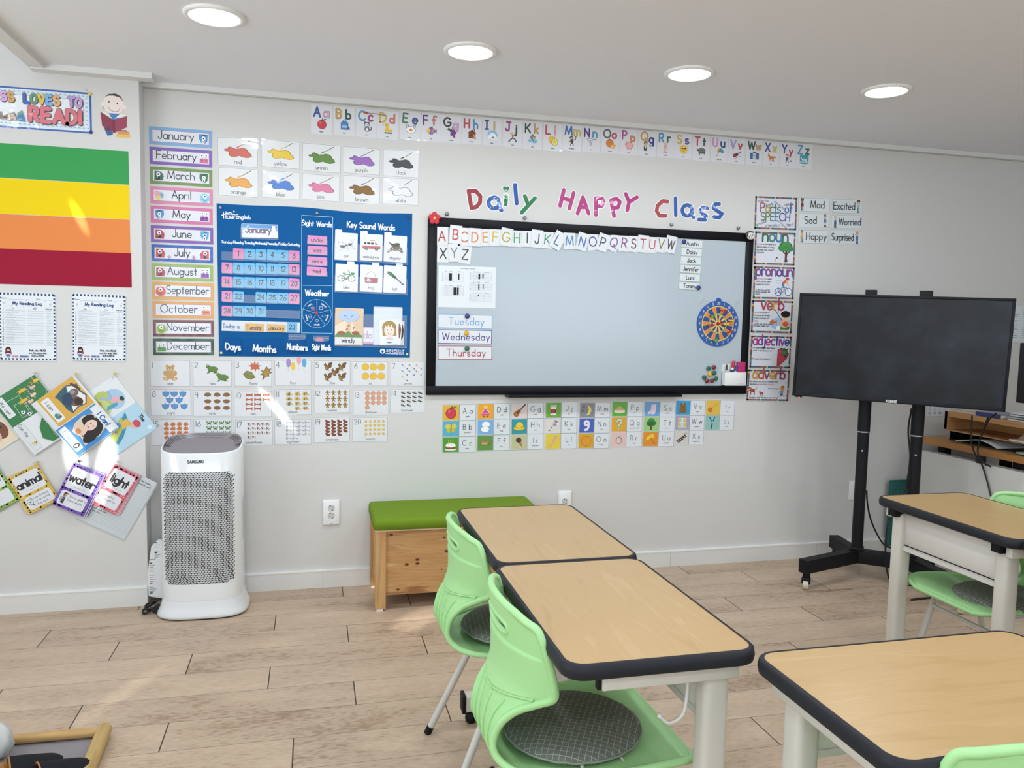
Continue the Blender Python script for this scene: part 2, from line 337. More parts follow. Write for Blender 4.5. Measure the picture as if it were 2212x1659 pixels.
def make_chair():
    r = empty('school_chair', (0, 0, 0)); mb = MB(); NU, NT = 88, 28
    top = len(CP)-1; hole = lambda u, t: ((t/.40)**2)**2+(((u-3.55)/.62)**2)**2 < 1
    for off in (-.0035, .0035):
        idx = {}; vs = []
        for i in range(NU+1):
            for j in range(NT+1): vs.append(cpt(top*i/NU, -1+2*j/NT, off))
        fs = []
        for i in range(NU):
            for j in range(NT):
                if hole(top*(i+.5)/NU, -1+2*(j+.5)/NT): continue
                a = i*(NT+1)+j; fs.append((a, a+1, a+NT+2, a+NT+1))
        mb.add(vs, fs, green, True)
    edge = [cpt(top*i/NU, -1) for i in range(NU+1)]+[cpt(top, -1+2*j/12) for j in range(1, 12)]+[cpt(top*i/NU, 1) for i in range(NU, -1, -1)]+[cpt(0, 1-2*j/12) for j in range(1, 12)]
    mb.tube(edge, .0088, green, 8, closed=True)
    sl = []
    for k in range(32):
        a = 2*pi*k/32; c, s_ = cos(a), sin(a); q = (abs(c)**4+abs(s_)**4)**-.25
        sl.append(cpt(3.55+.66*s_*q, .42*c*q, -.001))
    mb.tube(sl, .0062, green, 8, closed=True)
    sh = mb.build('shell', r)
    # outer face: smooth back panel and the ribs below it
    pn = MB(); vs = []; R1, C1 = 30, 20
    for i in range(R1+1):
        for j in range(C1+1):
            t = -.94+1.88*j/C1; ub = 8.6-1.15*t*t; vs.append(cpt(4.6+(ub-4.6)*i/R1, t*(1 if i < R1-1 else .985), -.0085 if (0 < i < R1 and 0 < j < C1) else -.003))
    pn.add(vs, [(i*(C1+1)+j, i*(C1+1)+j+1, (i+1)*(C1+1)+j+1, (i+1)*(C1+1)+j) for i in range(R1) for j in range(C1)], green, True)
    pn.tube([cpt(8.62-1.15*t*t, t, -.006) for t in [-.9+1.8*k/20 for k in range(21)]], .0028, green, 6)
    pn.build('back_panel', sh)
    rb = MB()
    for t in (-.66, -.25, .2, .62): rb.tube([cpt(8.75+(13.2-8.75)*k/16, t, -.004) for k in range(17)], [.002+.0035*sin(pi*k/16)**.5 for k in range(17)], green, 8)
    rb.build('back_ribs', sh)
    for sx, fx, tx in ((-1, -.235, -.065), (1, .165, .10)):
        for sy in (-1, 1):
            p0 = Vector((fx, sy*.197, .012)); p1 = Vector((tx, sy*.140, .395))
            lg = MB().tube([p0, p1], .0112, tubem, 12).build('leg', r)
            d = (p1-p0).normalized(); MB().tube([p0-d*.012, p0+d*.014], .0122, blk, 12).build('foot_tip', lg)
    MB().tube([(tx+.004, -.14, .388) for tx in (0,)]+[(0.004, .14, .388)], .009, tubem, 8).tube([(-.065, -.14, .39), (.10, -.14, .39)], .0112, tubem, 10).tube([(-.065, .14, .39), (.10, .14, .39)], .0112, tubem, 10).tube([(.115, -.150, .33), (.115, .150, .33)], .007, tubem, 8).build('under_frame', r)
    return r
chair = make_chair()
cspots = [
 (.608, 1.680, .02, 'green plastic chair of the left row nearest the camera, its grey cushion in full view'),
 (.612, 2.300, .03, 'green plastic chair of the left row farther away, in front of the wooden bench'),
 (2.365, 2.27, pi, 'green plastic chair tucked under the desk in front of the television stand'),
 (1.10, 1.10, pi/2, 'green plastic chair at the bottom right corner, only its backrest top showing')]
for i, (x, y, t, lab) in enumerate(cspots):
    c = chair if i == 0 else copy_tree(chair)
    c.location = (x, y, 0); c.rotation_euler.z = t; tag(c, lab, 'chair', 'green school chairs')
def quilt():
    m, nt, b = nodemat('quilted_plaid'); L = nt.links.new
    tc = N(nt, 'ShaderNodeTexCoord'); mp = N(nt, 'ShaderNodeMapping'); mp.inputs['Rotation'].default_value = (0, 0, .5); L(tc.outputs['Object'], mp.inputs['Vector'])
    br = N(nt, 'ShaderNodeTexBrick'); br.offset = 0; br.inputs['Scale'].default_value = 1
    for k, v in (('Color1', lin('636a60')), ('Color2', lin('6d7268')), ('Mortar', lin('a9ada2')), ('Mortar Size', .0006), ('Brick Width', .0135), ('Row Height', .0135), ('Mortar Smooth', .3)): br.inputs[k].default_value = v
    L(mp.outputs[0], br.inputs['Vector']); L(br.outputs['Color'], b.inputs['Base Color']); b.inputs['Roughness'].default_value = .9
    no = N(nt, 'ShaderNodeTexNoise'); no.inputs['Scale'].default_value = 18; L(tc.outputs['Object'], no.inputs['Vector'])
    bu = N(nt, 'ShaderNodeBump'); bu.inputs['Strength'].default_value = .35; bu.inputs['Distance'].default_value = .01; L(no.outputs['Fac'], bu.inputs['Height']); L(bu.outputs['Normal'], b.inputs['Normal'])
    return m
qm = quilt()
def make_cushion():
    r = empty('seat_cushion', (0, 0, 0))
    MB().lathe([(.02, .002), (.11, 0), (.148, .006), (.158, .016), (.157, .021), (.148, .028), (.11, .035), (.05, .038), (.001, .038)], qm, 48).build('cover', r)
    MB().tube([(.159*cos(2*pi*k/48), .159*sin(2*pi*k/48), .0175+.0015*sin(9*k)) for k in range(48)], .0028, mat('8b9085', 'fabric'), 6, closed=True).build('piping', r)
    mb = MB()
    for a in (-1.75, -1.15): mb.tube(spline([(.155*cos(a), .155*sin(a), .012), (.175*cos(a), .175*sin(a), .006), (.2*cos(a+.05), .2*sin(a+.05), .005)], 5), .004, mat('c9cbc4', 'fabric'), 6, flat=.3)
    mb.build('tie_strap', r)
    return r
cu = make_cushion()
for i, (x, y, z, rz, lab) in enumerate([(.583, 1.675, .414, 0, 'round grey plaid seat cushion on the nearer green chair of the left row'), (.600, 2.300, .414, .4, 'round grey plaid seat cushion on the farther green chair of the left row'), (2.35, 2.20, .414, 2.2, 'round grey plaid seat cushion on the chair under the desk by the television')]):
    c = cu if i == 0 else copy_tree(cu); c.location = (x, y, z); c.rotation_euler = (0, -.02 if i < 2 else .02, rz); tag(c, lab, 'cushion', 'round chair cushions')

# ------------------------------------------------------------------ wooden storage bench
pine = wood('pine_board', ['96683c', 'c59a66', 'b88a55', 'd2ac7a'], (2.2, 30, 30), rough=.5)
pinev = wood('pine_post', ['a87a48', 'c69a66', 'cfa872'], (30, 30, 2.2), rough=.5)
bx0, bx1, by0, by1 = .280, 1.085, 3.605, 3.978
t = empty('storage_bench', (bx0, by0, 0), 0, 'knotty pine storage bench with a green cushion top against the wall', 'bench'); l = bx1-bx0; w = by1-by0
for x in (0, l-.048):
    for y in (0, w-.045):
        lg = MB().prism([(x, y), (x+.048, y), (x+.048, y+.045), (x, y+.045)], .012, .378, pinev).build('leg', t)
        MB().box(x+.006, x+.036, y+.004, y+.036, 0, .013, mat('f2f2ef', 'plastic')).build('foot_pad', lg)
bb = MB().box(.048, l-.048, .012, .030, .072, .376, pine).box(.048, l-.048, w-.03, w-.012, .072, .376, pine).box(.012, .03, .04, w-.04, .072, .376, pine).box(l-.03, l-.012, .04, w-.04, .072, .376, pine).box(.03, l-.03, .03, w-.03, .072, .09, pine)
for kx, ky, kr in ((630, 515, .006), (758, 760, .006), (845, 720, .006), (845, 752, .006), (1090, 650, .007), (685, 967, .005), (1175, 715, .003), (1045, 800, .003), (1065, 538, .004)):
    q = onY(680+kx*.2622, 1020+ky*.2622, by0+.012)-Vector((bx0, by0, 0)); bb.add([(q.x+kr*1.3*cos(a), .0116, q.z+kr*.8*sin(a)) for a in [2*pi*k/12 for k in range(12)]], [tuple(range(12))], mat('4a2c18', 'satin'))
    bb.add([(q.x+kr*2*cos(a), .0118, q.z+kr*1.3*sin(a)) for a in [2*pi*k/14 for k in range(14)]], [tuple(range(14))], mat('a0703e', 'satin'))
bb.build('storage_box', t)
MB().box(-.002, l+.002, -.002, w+.002, .378, .386, mat('d8c19a', 'satin')).build('lid_board', t)
lime = mat('718f22', 'fabric'); bm = bmesh.new(); bmesh.ops.create_cube(bm, size=1)
for v in bm.verts: v.co = Vector((l/2+v.co.x*(l+.016), w/2+v.co.y*(w+.012), .410+v.co.z*.050))
bmesh.ops.bevel(bm, geom=[e for e in bm.edges if min(v.co.z for v in e.verts) > .42 or abs(e.verts[0].co.z-e.verts[1].co.z) > .02], offset=.022, segments=5, profile=.55, affect='EDGES'); bm.verts.index_update()
cb = MB().add([v.co[:] for v in bm.verts], [[v.index for v in f.verts] for f in bm.faces], lime, True); bm.free(); cb.build('cushion_top', t)

# ------------------------------------------------------------------ air purifier
pw = mat('eceff1', 'gloss'); pw2 = mat('e6eaed', 'plastic'); gtop = mat('8d868a', 'satin'); gdk = mat('16181a', 'matte')
cx, cyc = -.483, 3.800
t = empty('air_purifier', (cx, cyc, 0), -.03, 'tall white air purifier with perforated front and grey top beside the pillar', 'air purifier')
def psec(hw, hd, z, n=64, e=3.4, front=.0):
    o = []
    for k in range(n):
        a = 2*pi*k/n; c, s_ = cos(a), sin(a); q = (abs(c)**e+abs(s_)**e)**(-1/e)
        o.append((hw*c*q, hd*s_*q, z))
    return o
def loft(mb, secs, m, cap0=True, cap1=True, smooth=True):
    n = len(secs[0]); vs = [p for s_ in secs for p in s_]
    mb.add(vs, [(i*n+j, i*n+(j+1) % n, (i+1)*n+(j+1) % n, (i+1)*n+j) for i in range(len(secs)-1) for j in range(n)], m, smooth)
    mb.add(vs, ([tuple(range(n))[::-1]] if cap0 else [])+([tuple(range((len(secs)-1)*n, len(secs)*n))] if cap1 else []), m)
    return mb
HW, HD = .172, .137
zt = lambda y: .772+.026*(y/HD)
def slant(hw, hd, dz=0): return [(x, y, zt(y)+dz) for x, y, z in psec(hw, hd, 0)]
loft(MB(), [psec(HW, HD, .085), psec(HW, HD, .5), slant(HW, HD, -.004), slant(HW-.002, HD-.002, 0), slant(HW-.007, HD-.007, .001), slant(HW-.008, HD-.008, -.012)], pw, False, False).build('body', t)
loft(MB(), [psec(.188, .148, .006), psec(.195, .152, .010), psec(.195, .152, .020), psec(.186, .146, .036), psec(.178, .141, .06), psec(.1735, .138, .0845)], pw2).build('base', t)
loft(MB(), [psec(.180, .14, 0), psec(.186, .146, .007)], blk).build('rubber_foot', t)
mb = MB(); loft(mb, [slant(HW-.008, HD-.008, -.003), slant(HW-.010, HD-.012, -.010)], gtop, False, True)
for k in range(6):  # raised ridges round the back of the outlet
    sc = 1-.035*k; pts = [(x*sc, y*sc, zt(y*sc)+.004-.003*k) for x, y, z in psec(HW-.011, HD-.012, 0) if y > -.02]
    pts.sort(key=lambda p: atan2(p[1]+.05, p[0])); mb.tube(pts, .0022, mat('b9b2b6', 'metal'), 6)
mb.build('top_panel', t)
gm = MB(); ydep = lambda x: -HD*(1-abs(x/HW)**3.4)**(1/3.4)
P, RH = .0122, .00935
for j in range(54):
    z = .165+j*RH; fz = min(1, j/3.2, (53-j)/3.2)
    half = .146-.018*(1-fz)**2; n = int(2*half/P)
    for i in range(n+1):
        x = -half+P*i+(P/2 if j % 2 else 0)
        if abs(x) > half: continue
        for dx, up in ((-.0030, 1), (.0031, -1)):
            h = .0036; a = x+dx; tri = [(a-h, z-up*h), (a+h, z-up*h), (a, z+up*h)]
            gm.add([(q, ydep(q)-.0008, zz) for q, zz in tri], [(0, 1, 2)], gdk)
gm.build('front_grille', t)
logo_at = t
mb = MB()
for k in range(6): mb.ball((-.075+.03*k, -.075+.002*k, zt(-.075)-.0095), .004, mat('c8c4c6', 'satin'), 8, (1, .6, .2))
mb.build('touch_key', t)
MB().prism(rrect(.1722, .1726, -.02, .03, .0001, 1), .33, .52, mat('c9cdd0', 'satin')).build('side_grip', t)
# ------------------------------------------------------------------ television and its rolling stand
bk = mat('15161a', 'dark'); bk2 = mat('1a1b20', 'dark'); tvx, tvy, tvr = 2.877, 3.422, atan2(-.638, .770)
def screen_mat():
    m, nt, b = nodemat('dark_screen'); L = nt.links.new; tc = N(nt, 'ShaderNodeTexCoord')
    no = N(nt, 'ShaderNodeTexNoise'); no.inputs['Scale'].default_value = 7; no.inputs['Detail'].default_value = 8; L(tc.outputs['Object'], no.inputs['Vector'])
    cr = N(nt, 'ShaderNodeValToRGB'); e = cr.color_ramp.elements; e[0].position = .45; e[0].color = lin('15161b'); e[1].position = .8; e[1].color = lin('262d36'); L(no.outputs['Fac'], cr.inputs['Fac'])
    L(cr.outputs['Color'], b.inputs['Base Color']); b.inputs['Roughness'].default_value = .3; b.inputs['Specular IOR Level'].default_value = .3
    return m
t = empty('tv_stand', (tvx, tvy, 0), tvr, 'black rolling television stand with two round posts and castors', 'television stand')
for x in (-.14, .115):
    p = MB().tube([(x, .15, .13), (x, .15, .80)], .029, bk, 20).tube([(x, .15, .80), (x, .15, 1.50)], .0315, bk, 20).build('post', t)
    MB().tube([(x, .15, .797), (x, .15, .8035)], .0322, mat('b8bbc0', 'metal'), 20).build('collar', p)
    mb = MB()
    for k in range(8): mb.tube([(x, .1215-.001, .70-.075*k), (x, .119, .70-.075*k)], .005, mat('0a0a0b', 'matte') if k else mat('d0d3d6', 'metal'), 8)
    mb.build('bolt', p)
MB().rbox(-.19, .165, .122, .178, .085, .158, bk, .004).rbox(-.175, -.105, .115, .185, .155, .172, bk, .006).rbox(.08, .15, .115, .185, .155, .172, bk, .006).build('cross_beam', t)
for sx, ox in ((-1, -.14), (1, .115)):
    for ex, ey in ((sx*.24, -.36), (sx*.13, .245)):
        a = Vector((ox, .15, 0)); b = Vector((ox+ex, .15+ey, 0)); d = (b-a).normalized(); s_ = Vector((-d.y, d.x, 0))*.026
        lg = MB().prism([(a-s_-d*.03)[:2], (b-s_)[:2], (b+s_)[:2], (a+s_-d*.03)[:2]], .088, .157, bk).build('leg', t)
        c = b-d*.032
        cs = MB().rbox(c.x-.018, c.x+.018, c.y-.018, c.y+.018, .060, .088, blk, .004).rbox(c.x-.022, c.x+.022, c.y-.030, c.y+.012, .030, .066, blk, .008)
        co = cs.build('castor', lg); MB().tube([(c.x-.013, c.y-.012, .0275), (c.x+.013, c.y-.012, .0275)], .0275, mat('d8d2bd', 'plastic'), 20).build('wheel', co)
MB().box(-.30, .30, .112, .122, 1.10, 1.38, bk).rbox(-.168, -.112, .06, .12, .99, 1.552, bk, .003).rbox(.085, .145, .06, .12, .99, 1.549, bk, .003).build('mount_bracket', t)
t = empty('television', (tvx, tvy, 1.2475), 0, 'large black flat television switched off, on the rolling stand', 'television'); t.rotation_euler = (0, radians(1.29), tvr)
w, h = .490, .2735
mb = MB(); mb.rbox(-w, w, .012, .055, -h, h, bk, .006); mb.box(-.3, .3, .05, .075, -.18, .18, bk); mb.build('back_case', t)
mb = MB(); fr = .013
for a in ((-w, w, h-fr, h), (-w, w, -h, -h+fr*1.35), (-w, -w+fr, -h, h), (w-fr, w, -h, h)): mb.rbox(a[0], a[1], -.002, .020, a[2], a[3], bk2, .0025)
mb.build('bezel', t)
MB().box(-w+.01, w-.01, .004, .012, -h+.012, h-.01, screen_mat()).build('screen', t)
tv = t
MB().rbox(-w+.012, -w+.05, .0, .012, -h-.007, -h, bk, .002).ball((-w+.036, .002, -h-.007), .0035, emis('ff4a30', 3), 8).build('power_light', t)
cab = mat('141417', 'satin')
mb = MB(); mb.tube(spline([onY(1969, 882, 3.50), onY(1962, 930, 3.52), onY(1966, 985, 3.50), onY(1961, 1030, 3.5), onY(1953, 1063, 3.5), (2.96, 3.52, .3), (2.98, 3.5, .02), (3.1, 3.42, .006)], 8), .0045, cab, 8)
mb.build('power_cable', None, 'black cable hanging down behind the right post of the television stand', 'cable')
mb = MB(); mb.tube(spline([onY(1872, 1060, 3.70), onY(1874, 1090, 3.72), onY(1882, 1125, 3.74), onY(1898, 1160, 3.76), onY(1913, 1179, 3.78), onY(1935, 1186, 3.80), (3.33, 3.80, .05), (3.36, 3.6, .008), (3.2, 3.3, .006), (2.9, 3.25, .006)], 8), .0045, cab, 8)
mb.build('power_cable', None, 'black cable curving to the floor beside the left post of the television stand', 'cable')

# ------------------------------------------------------------------ teacher's corner on the right
oak = wood('oak_board', ['b98450', 'c6925c', 'd0a06a'], (3, 3, 40), rough=.45); oaky = wood('oak_desk', ['a8814f', 'b48c58', 'c09a66'], (40, 3, 40), rough=.45)
MB().box(3.42, 3.445, 2.35, 3.845, .02, .655, mat('d9d8d4', 'satin')).box(3.419, 3.446, 2.35, 3.847, .655, .660, mat('8d8c88', 'satin')).build('partition_panel', None, 'plain white partition panel standing in front of the teacher desk at the right', 'partition')
t = empty('teacher_desk', (3.50, 2.3, 0), 0, 'wooden teacher desk at the right edge behind the white partition', 'desk')
MB().box(0, .72, 0, 1.66, .682, .716, oaky).box(-.002, 0, 0, 1.66, .682, .716, mat('bd8248', 'satin')).build('desktop', t)
for y in (.05, .62, 1.55): MB().rbox(.10, .15, y, y+.05, 0, .682, bk, .004).rbox(.55, .6, y, y+.05, 0, .682, bk, .004).build('leg', t)
MB().box(.60, .615, .1, 1.55, .25, .69, mat('6f6e6c', 'satin')).build('back_panel', t)
# wooden riser shelf on the desk
t = empty('monitor_riser', (3.55, 2.45, .78), 0, 'wooden shelf riser on the teacher desk carrying books and a monitor', 'shelf')
MB().box(0, .26, 0, 1.36, .075, .102, oak).build('shelf_board', t)
MB().box(0, .26, 1.33, 1.36, 0, .075, oak).box(0, .012, 1.34, 1.36, 0, .102, oak).build('side_board', t)
MB().box(.25, .258, .95, 1.33, 0, .075, oak).build('back_board', t)
MB().box(0, .26, .02, 1.36, -.006, 0, oak).build('bottom_board', t)
t = empty('paper_tray', (3.60, 2.46, .716), 0, 'black open paper tray under the wooden riser on the teacher desk', 'tray')
MB().box(0, .27, 0, 1.36, 0, .006, blk).build('tray_floor', t); MB().box(0, .27, 1.35, 1.358, 0, .058, blk).box(0, .27, 0, .008, 0, .058, blk).build('side_wall', t); MB().box(.255, .262, 0, 1.355, 0, .05, blk).build('back_wall', t)
def sheet(name, pts, th, m, lab, cat, mw=None, grp=None, lines=None):
    mb = MB(); mb.prism(pts, 0, th, m)
    return mb.build(name, None, lab, cat, grp)
def curl(mb, x0, x1, y0, y1, z, rise, m, th=.004, n=10):
    top = []
    for i in range(n+1):
        y = y0+(y1-y0)*i/n; q = i/n; top.append((y, z+rise*sin(pi*min(1, q*1.15))*(1-q*.35)))
    mb.prism(top+[(y, zz-th) for y, zz in top[::-1]], x0, x1, m, axis='x', smooth=False); return mb
curl(MB(), 3.53, 3.72, 3.42, 3.70, .732, .030, mat('d9dbe0')).build('magazine', None, 'open magazine with curled pages in the black tray on the teacher desk', 'magazine')
MB().rbox(3.53, 3.74, 2.95, 3.30, .7225, .7315, mat('9db8a8'), .002).build('folder', None, 'pale green folder lying in the black tray on the teacher desk', 'folder')
MB().rbox(3.545, 3.575, 2.35, 3.26, .7165, .728, mat('4a5354', 'plastic'), .003).build('long_ruler', None, 'dark grey keyboard tray edge lying along the front of the teacher desk', 'ruler')
MB().prism(rrect(3.56, 3.74, 3.02, 3.38, .004, 1), .7805, .786, mat('f1f0ec')).build('paper_sheet', None, 'white loose papers lying inside the wooden riser', 'paper')
MB().add([(3.60, 3.36, .789), (3.60, 3.20, .789), (3.66, 3.21, .845), (3.66, 3.34, .845)], [(0, 1, 2, 3)], mat('b9a58a')).add([(3.602, 3.36, .789), (3.602, 3.20, .789), (3.662, 3.21, .845), (3.662, 3.34, .845)], [(3, 2, 1, 0)], mat('b9a58a')).build('card_box', None, 'folded tan card leaning inside the wooden riser', 'card')
def brush(loc, rz, h1, h2, lab):
    t = empty('hair_brush', loc, rz, lab, 'brush', 'hair brushes on the teacher desk'); mb = MB(); mb.ball((0, 0, .012), .03, mat(h1, 'plastic'), 14, (.8, 1.15, .40)); mb.build('pad', t)
    mb = MB()
    for i in range(-3, 4):
        for j in range(-2, 3):
            mb.tube([(j*.007, i*.008, .018), (j*.009, i*.0105, .046)], .0012, mat(h2, 'plastic'), 5)
    mb.build('bristle', t)['kind'] = 'stuff'
    MB().tube([(0, -.03, .01), (0, -.10, .008)], .008, mat(h1, 'plastic'), 8).build('handle', t)
brush((3.59, 3.165, .786), .2, '9b2a2f', '7a1e2c', 'dark red hair brush with bristles up inside the wooden riser')
brush((3.525, 2.985, .730), .1, '8a3572', '9b5a86', 'purple hair brush with bristles up at the front of the teacher desk')
t = empty('book', (3.58, 3.62, .882), 0, 'white book lying on top of the wooden riser, left of the blue book', 'book'); MB().rbox(0, .15, 0, .18, 0, .014, mat('e4dfd2'), .002).build('page_block', t); MB().box(-.002, .152, -.002, .182, .014, .017, mat('c9b394', 'lam')).build('cover', t)
t = empty('book', (3.57, 3.45, .882), 0, 'dark blue book lying on top of the wooden riser behind the cables', 'book'); MB().rbox(.002, .16, 0, .16, .002, .020, mat('dcd8cf'), .002).build('page_block', t); MB().box(0, .162, -.002, .162, .020, .023, mat('2f3277', 'lam')).box(-.001, .002, -.002, .162, 0, .023, mat('2f3277', 'lam')).build('cover', t)
mb = MB()
for k in range(4): mb.prism(rrect(3.585, 3.73, 3.10, 3.425-.006*k, .01, 3), .8825+.012*k, .8825+.012*k+.007, mat(['eceef2', 'c4c8d2', 'e4e7ee', 'f2f4f8'][k]))
mb.build('paper_stack', None, 'stack of white papers on the riser in front of the desktop monitor', 'papers')
t = empty('desktop_monitor', (3.77, 2.93, .93), 0, 'black back of a desktop monitor on the teacher desk at the right edge', 'monitor')
MB().rbox(0, .035, 0, .62, .03, .36, mat('202228', 'satin'), .004).box(-.003, 0, .02, .60, .20, .205, mat('3b3d44', 'satin')).build('back_case', t)
MB().rbox(-.02, .035, .2, .42, -.047, .03, mat('1a1b20', 'satin'), .004).build('stand', t)
MB().prism([(.505, .135), (.552, .135), (.547, .095), (.541, .095), (.538, .105), (.536, .093), (.522, .093), (.52, .105), (.517, .095), (.511, .095)], -.022, 0, mat('d6cfba', 'plastic'), axis='x').build('video_plug', t)
mb = MB()
for pts in ([(2100, 897), (2098, 935), (2100, 960), (2106, 980), (2118, 996), (2140, 1008)], [(2152, 893), (2138, 905), (2124, 930), (2113, 965), (2114, 985), (2130, 1005)], [(2135, 900), (2122, 935), (2112, 970), (2116, 992), (2124, 1012), (2134, 1045), (2140, 1070), (2152, 1090)]):
    P = [onX(x, y, 3.46 if y < 980 else 3.44) for x, y in pts[:4]]+[onX(x, y, 3.405) for x, y in pts[4:]]
    mb.tube(spline(P, 6), .0042, cab, 8)
mb.rbox(3.40, 3.45, onX(2118, 980, 3.42).y-.012, onX(2118, 980, 3.42).y+.012, .655, .69, cab, .004)
mb.build('cable_bundle', None, 'bundle of black cables draped over the desk edge and white partition', 'cables')
def bag_gap(x): pass
for x0, x1, hx in ((2140, 2185, '9aa0a6'), ): MB().rbox(3.70, 3.85, 2.60, 2.95, .1, .62, mat(hx, 'fabric'), .03).build('grey_bag', None, 'grey bag half hidden under the teacher desk behind the partition', 'bag')
# green cutting mat leaning on the wall
t = MB(); a = onY(1920, 1037, 3.97); gm_ = mat('2c6a66', 'satin')
t.box(a.x, a.x+.30, 3.962, 3.966, .05, a.z, gm_)
for k in range(12): t.box(a.x+.016+.024*k, a.x+.0168+.024*k, 3.961, 3.962, .06, a.z-.02, mat('5b9a90', 'satin'))
for k in range(14): t.box(a.x+.012, a.x+.29, 3.961, 3.962, a.z-.022-.024*k, a.z-.0212-.024*k, mat('5b9a90', 'satin'))
t.build('cutting_mat', None, 'dark green gridded cutting mat leaning on the wall behind the television stand', 'cutting mat')
def wall_paper(x0, y0, x1, y1, Y, lab, n, name='paper_notice'):
    a = onY(x0, y0, Y); b = onY(x1, y1, Y); mb = MB(); mb.box(a.x, b.x, Y-.001, Y, b.z, a.z, mat('dfe6ea')); h = a.z-b.z; w = b.x-a.x
    for i in range(n):
        z = a.z-h*(.12+.8*i/n)
        for q in range(3):
            l = random.uniform(.1, .24)*w; x = a.x+w*(.07+.31*q); mb.box(x, x+l, Y-.0016, Y-.001, z-.0015, z+.0015, mat('8f9aa6'))
    mb.build(name, None, lab, 'paper')
wall_paper(2004, 872, 2037, 899, 3.999, 'small white sheet pinned to the wall above the left end of the teacher desk', 7)
wall_paper(2176, 660, 2262, 741, 3.999, 'white printed sheet on the wall at the right edge beside the television', 14)

# ------------------------------------------------------------------ wall outlets
def outlet(px, py, Y, w, h, n, lab, plain=False):
    p = onY(px, py, Y); t = empty('wall_outlet', (p.x, Y, p.z), 0, lab, 'outlet', 'wall outlets'); wh = mat('f1f2f3', 'plastic')
    MB().rbox(-w/2, w/2, -.010, 0, -h/2, h/2, wh, .003).rbox(-w/2+.004, w/2-.004, -.0125, -.009, -h/2+.004, h/2-.004, mat('f5f6f7', 'plastic'), .002).build('cover_plate', t)
    for k in range(n):
        z = (.019 if k == 0 else -.019) if n == 2 else .0
        if plain: continue
        R = Matrix.Translation((0, -.0126, z+(.004 if n == 2 else 0))) @ Matrix.Rotation(radians(90), 4, 'X')
        mb = MB().lathe([(.0175, 0), (.0175, .0012), (.0155, .0012), (.0150, -.0005), (.001, -.0005)], mat('d3d6d9', 'plastic'), 28, R)
        for a in (.5, .5+pi): mb.lathe([(.0024, .0004), (.0022, .0006), (.0003, .0006)], mat('2b2d30', 'matte'), 8, R @ Matrix.Translation((.0085*cos(a), .0085*sin(a), 0)))
        for a in (-1.1, 2.04): mb.box(.0118*cos(a)-.003, .0118*cos(a)+.003, -.0142, -.0125, z+(.004 if n == 2 else 0)+.0118*sin(a)-.002, z+(.004 if n == 2 else 0)+.0118*sin(a)+.002, mat('3a3c40', 'matte'))
        mb.build('socket', t)
    if n == 2: MB().box(-.007, .007, -.0132, -.012, -h/2+.008, -h/2+.010, mat('9a9da1', 'satin')).build('switch_mark', t)
outlet(715.5, 1106, 4.0, .083, .128, 2, 'white double wall outlet between the air purifier and the bench')
outlet(1219, 1082, 4.0, .076, .112, 1, 'white single wall outlet just above the far desk')
outlet(1846, 1058, 4.0, .085, .118, 1, 'white wall outlet half hidden behind the left post of the television stand', True)

# ------------------------------------------------------------------ shoe tray in the lower left corner
bam = wood('round_pole', ['b08a52', 'c19b63', 'b9925a'], (3, 40, 40), rough=.45); bamy = wood('long_pole', ['a98a50', 'bc9c62', 'c4a66c'], (40, 3, 40), rough=.45)
RZ = .0235
c0 = onZ(226, 1575, RZ); c1 = onZ(185, 1672, RZ); e0 = onZ(203, 1582, RZ); e1 = onZ(-40, 1603, RZ)
t = empty('shoe_tray', (c0.x, c0.y, 0), 0, 'low shoe tray of round wooden poles and grey fabric at the bottom left corner', 'shoe tray'); o = Vector((c0.x, c0.y, 0))
d = (c1-c0).normalized(); MB().tube([c0-o, c0-o+d*.9], .0225, bamy, 20).build('side_pole', t)
d2 = (e1-e0).normalized(); MB().tube([e0-o-d2*.012, e0-o+d2*.8], .0155, bam, 20).build('cross_pole', t)
q = [(e0-o)+Vector((0, 0, -.016)), (e0-o)+d2*.8+Vector((0, 0, -.016)), (e0-o)+d2*.8+d*.8+Vector((0, 0, -.016)), (e0-o)+d*.8+Vector((0, 0, -.016))]
MB().prism([(p.x, p.y) for p in q], .003, .007, mat('8d878b', 'fabric')).build('fabric_sheet', t)
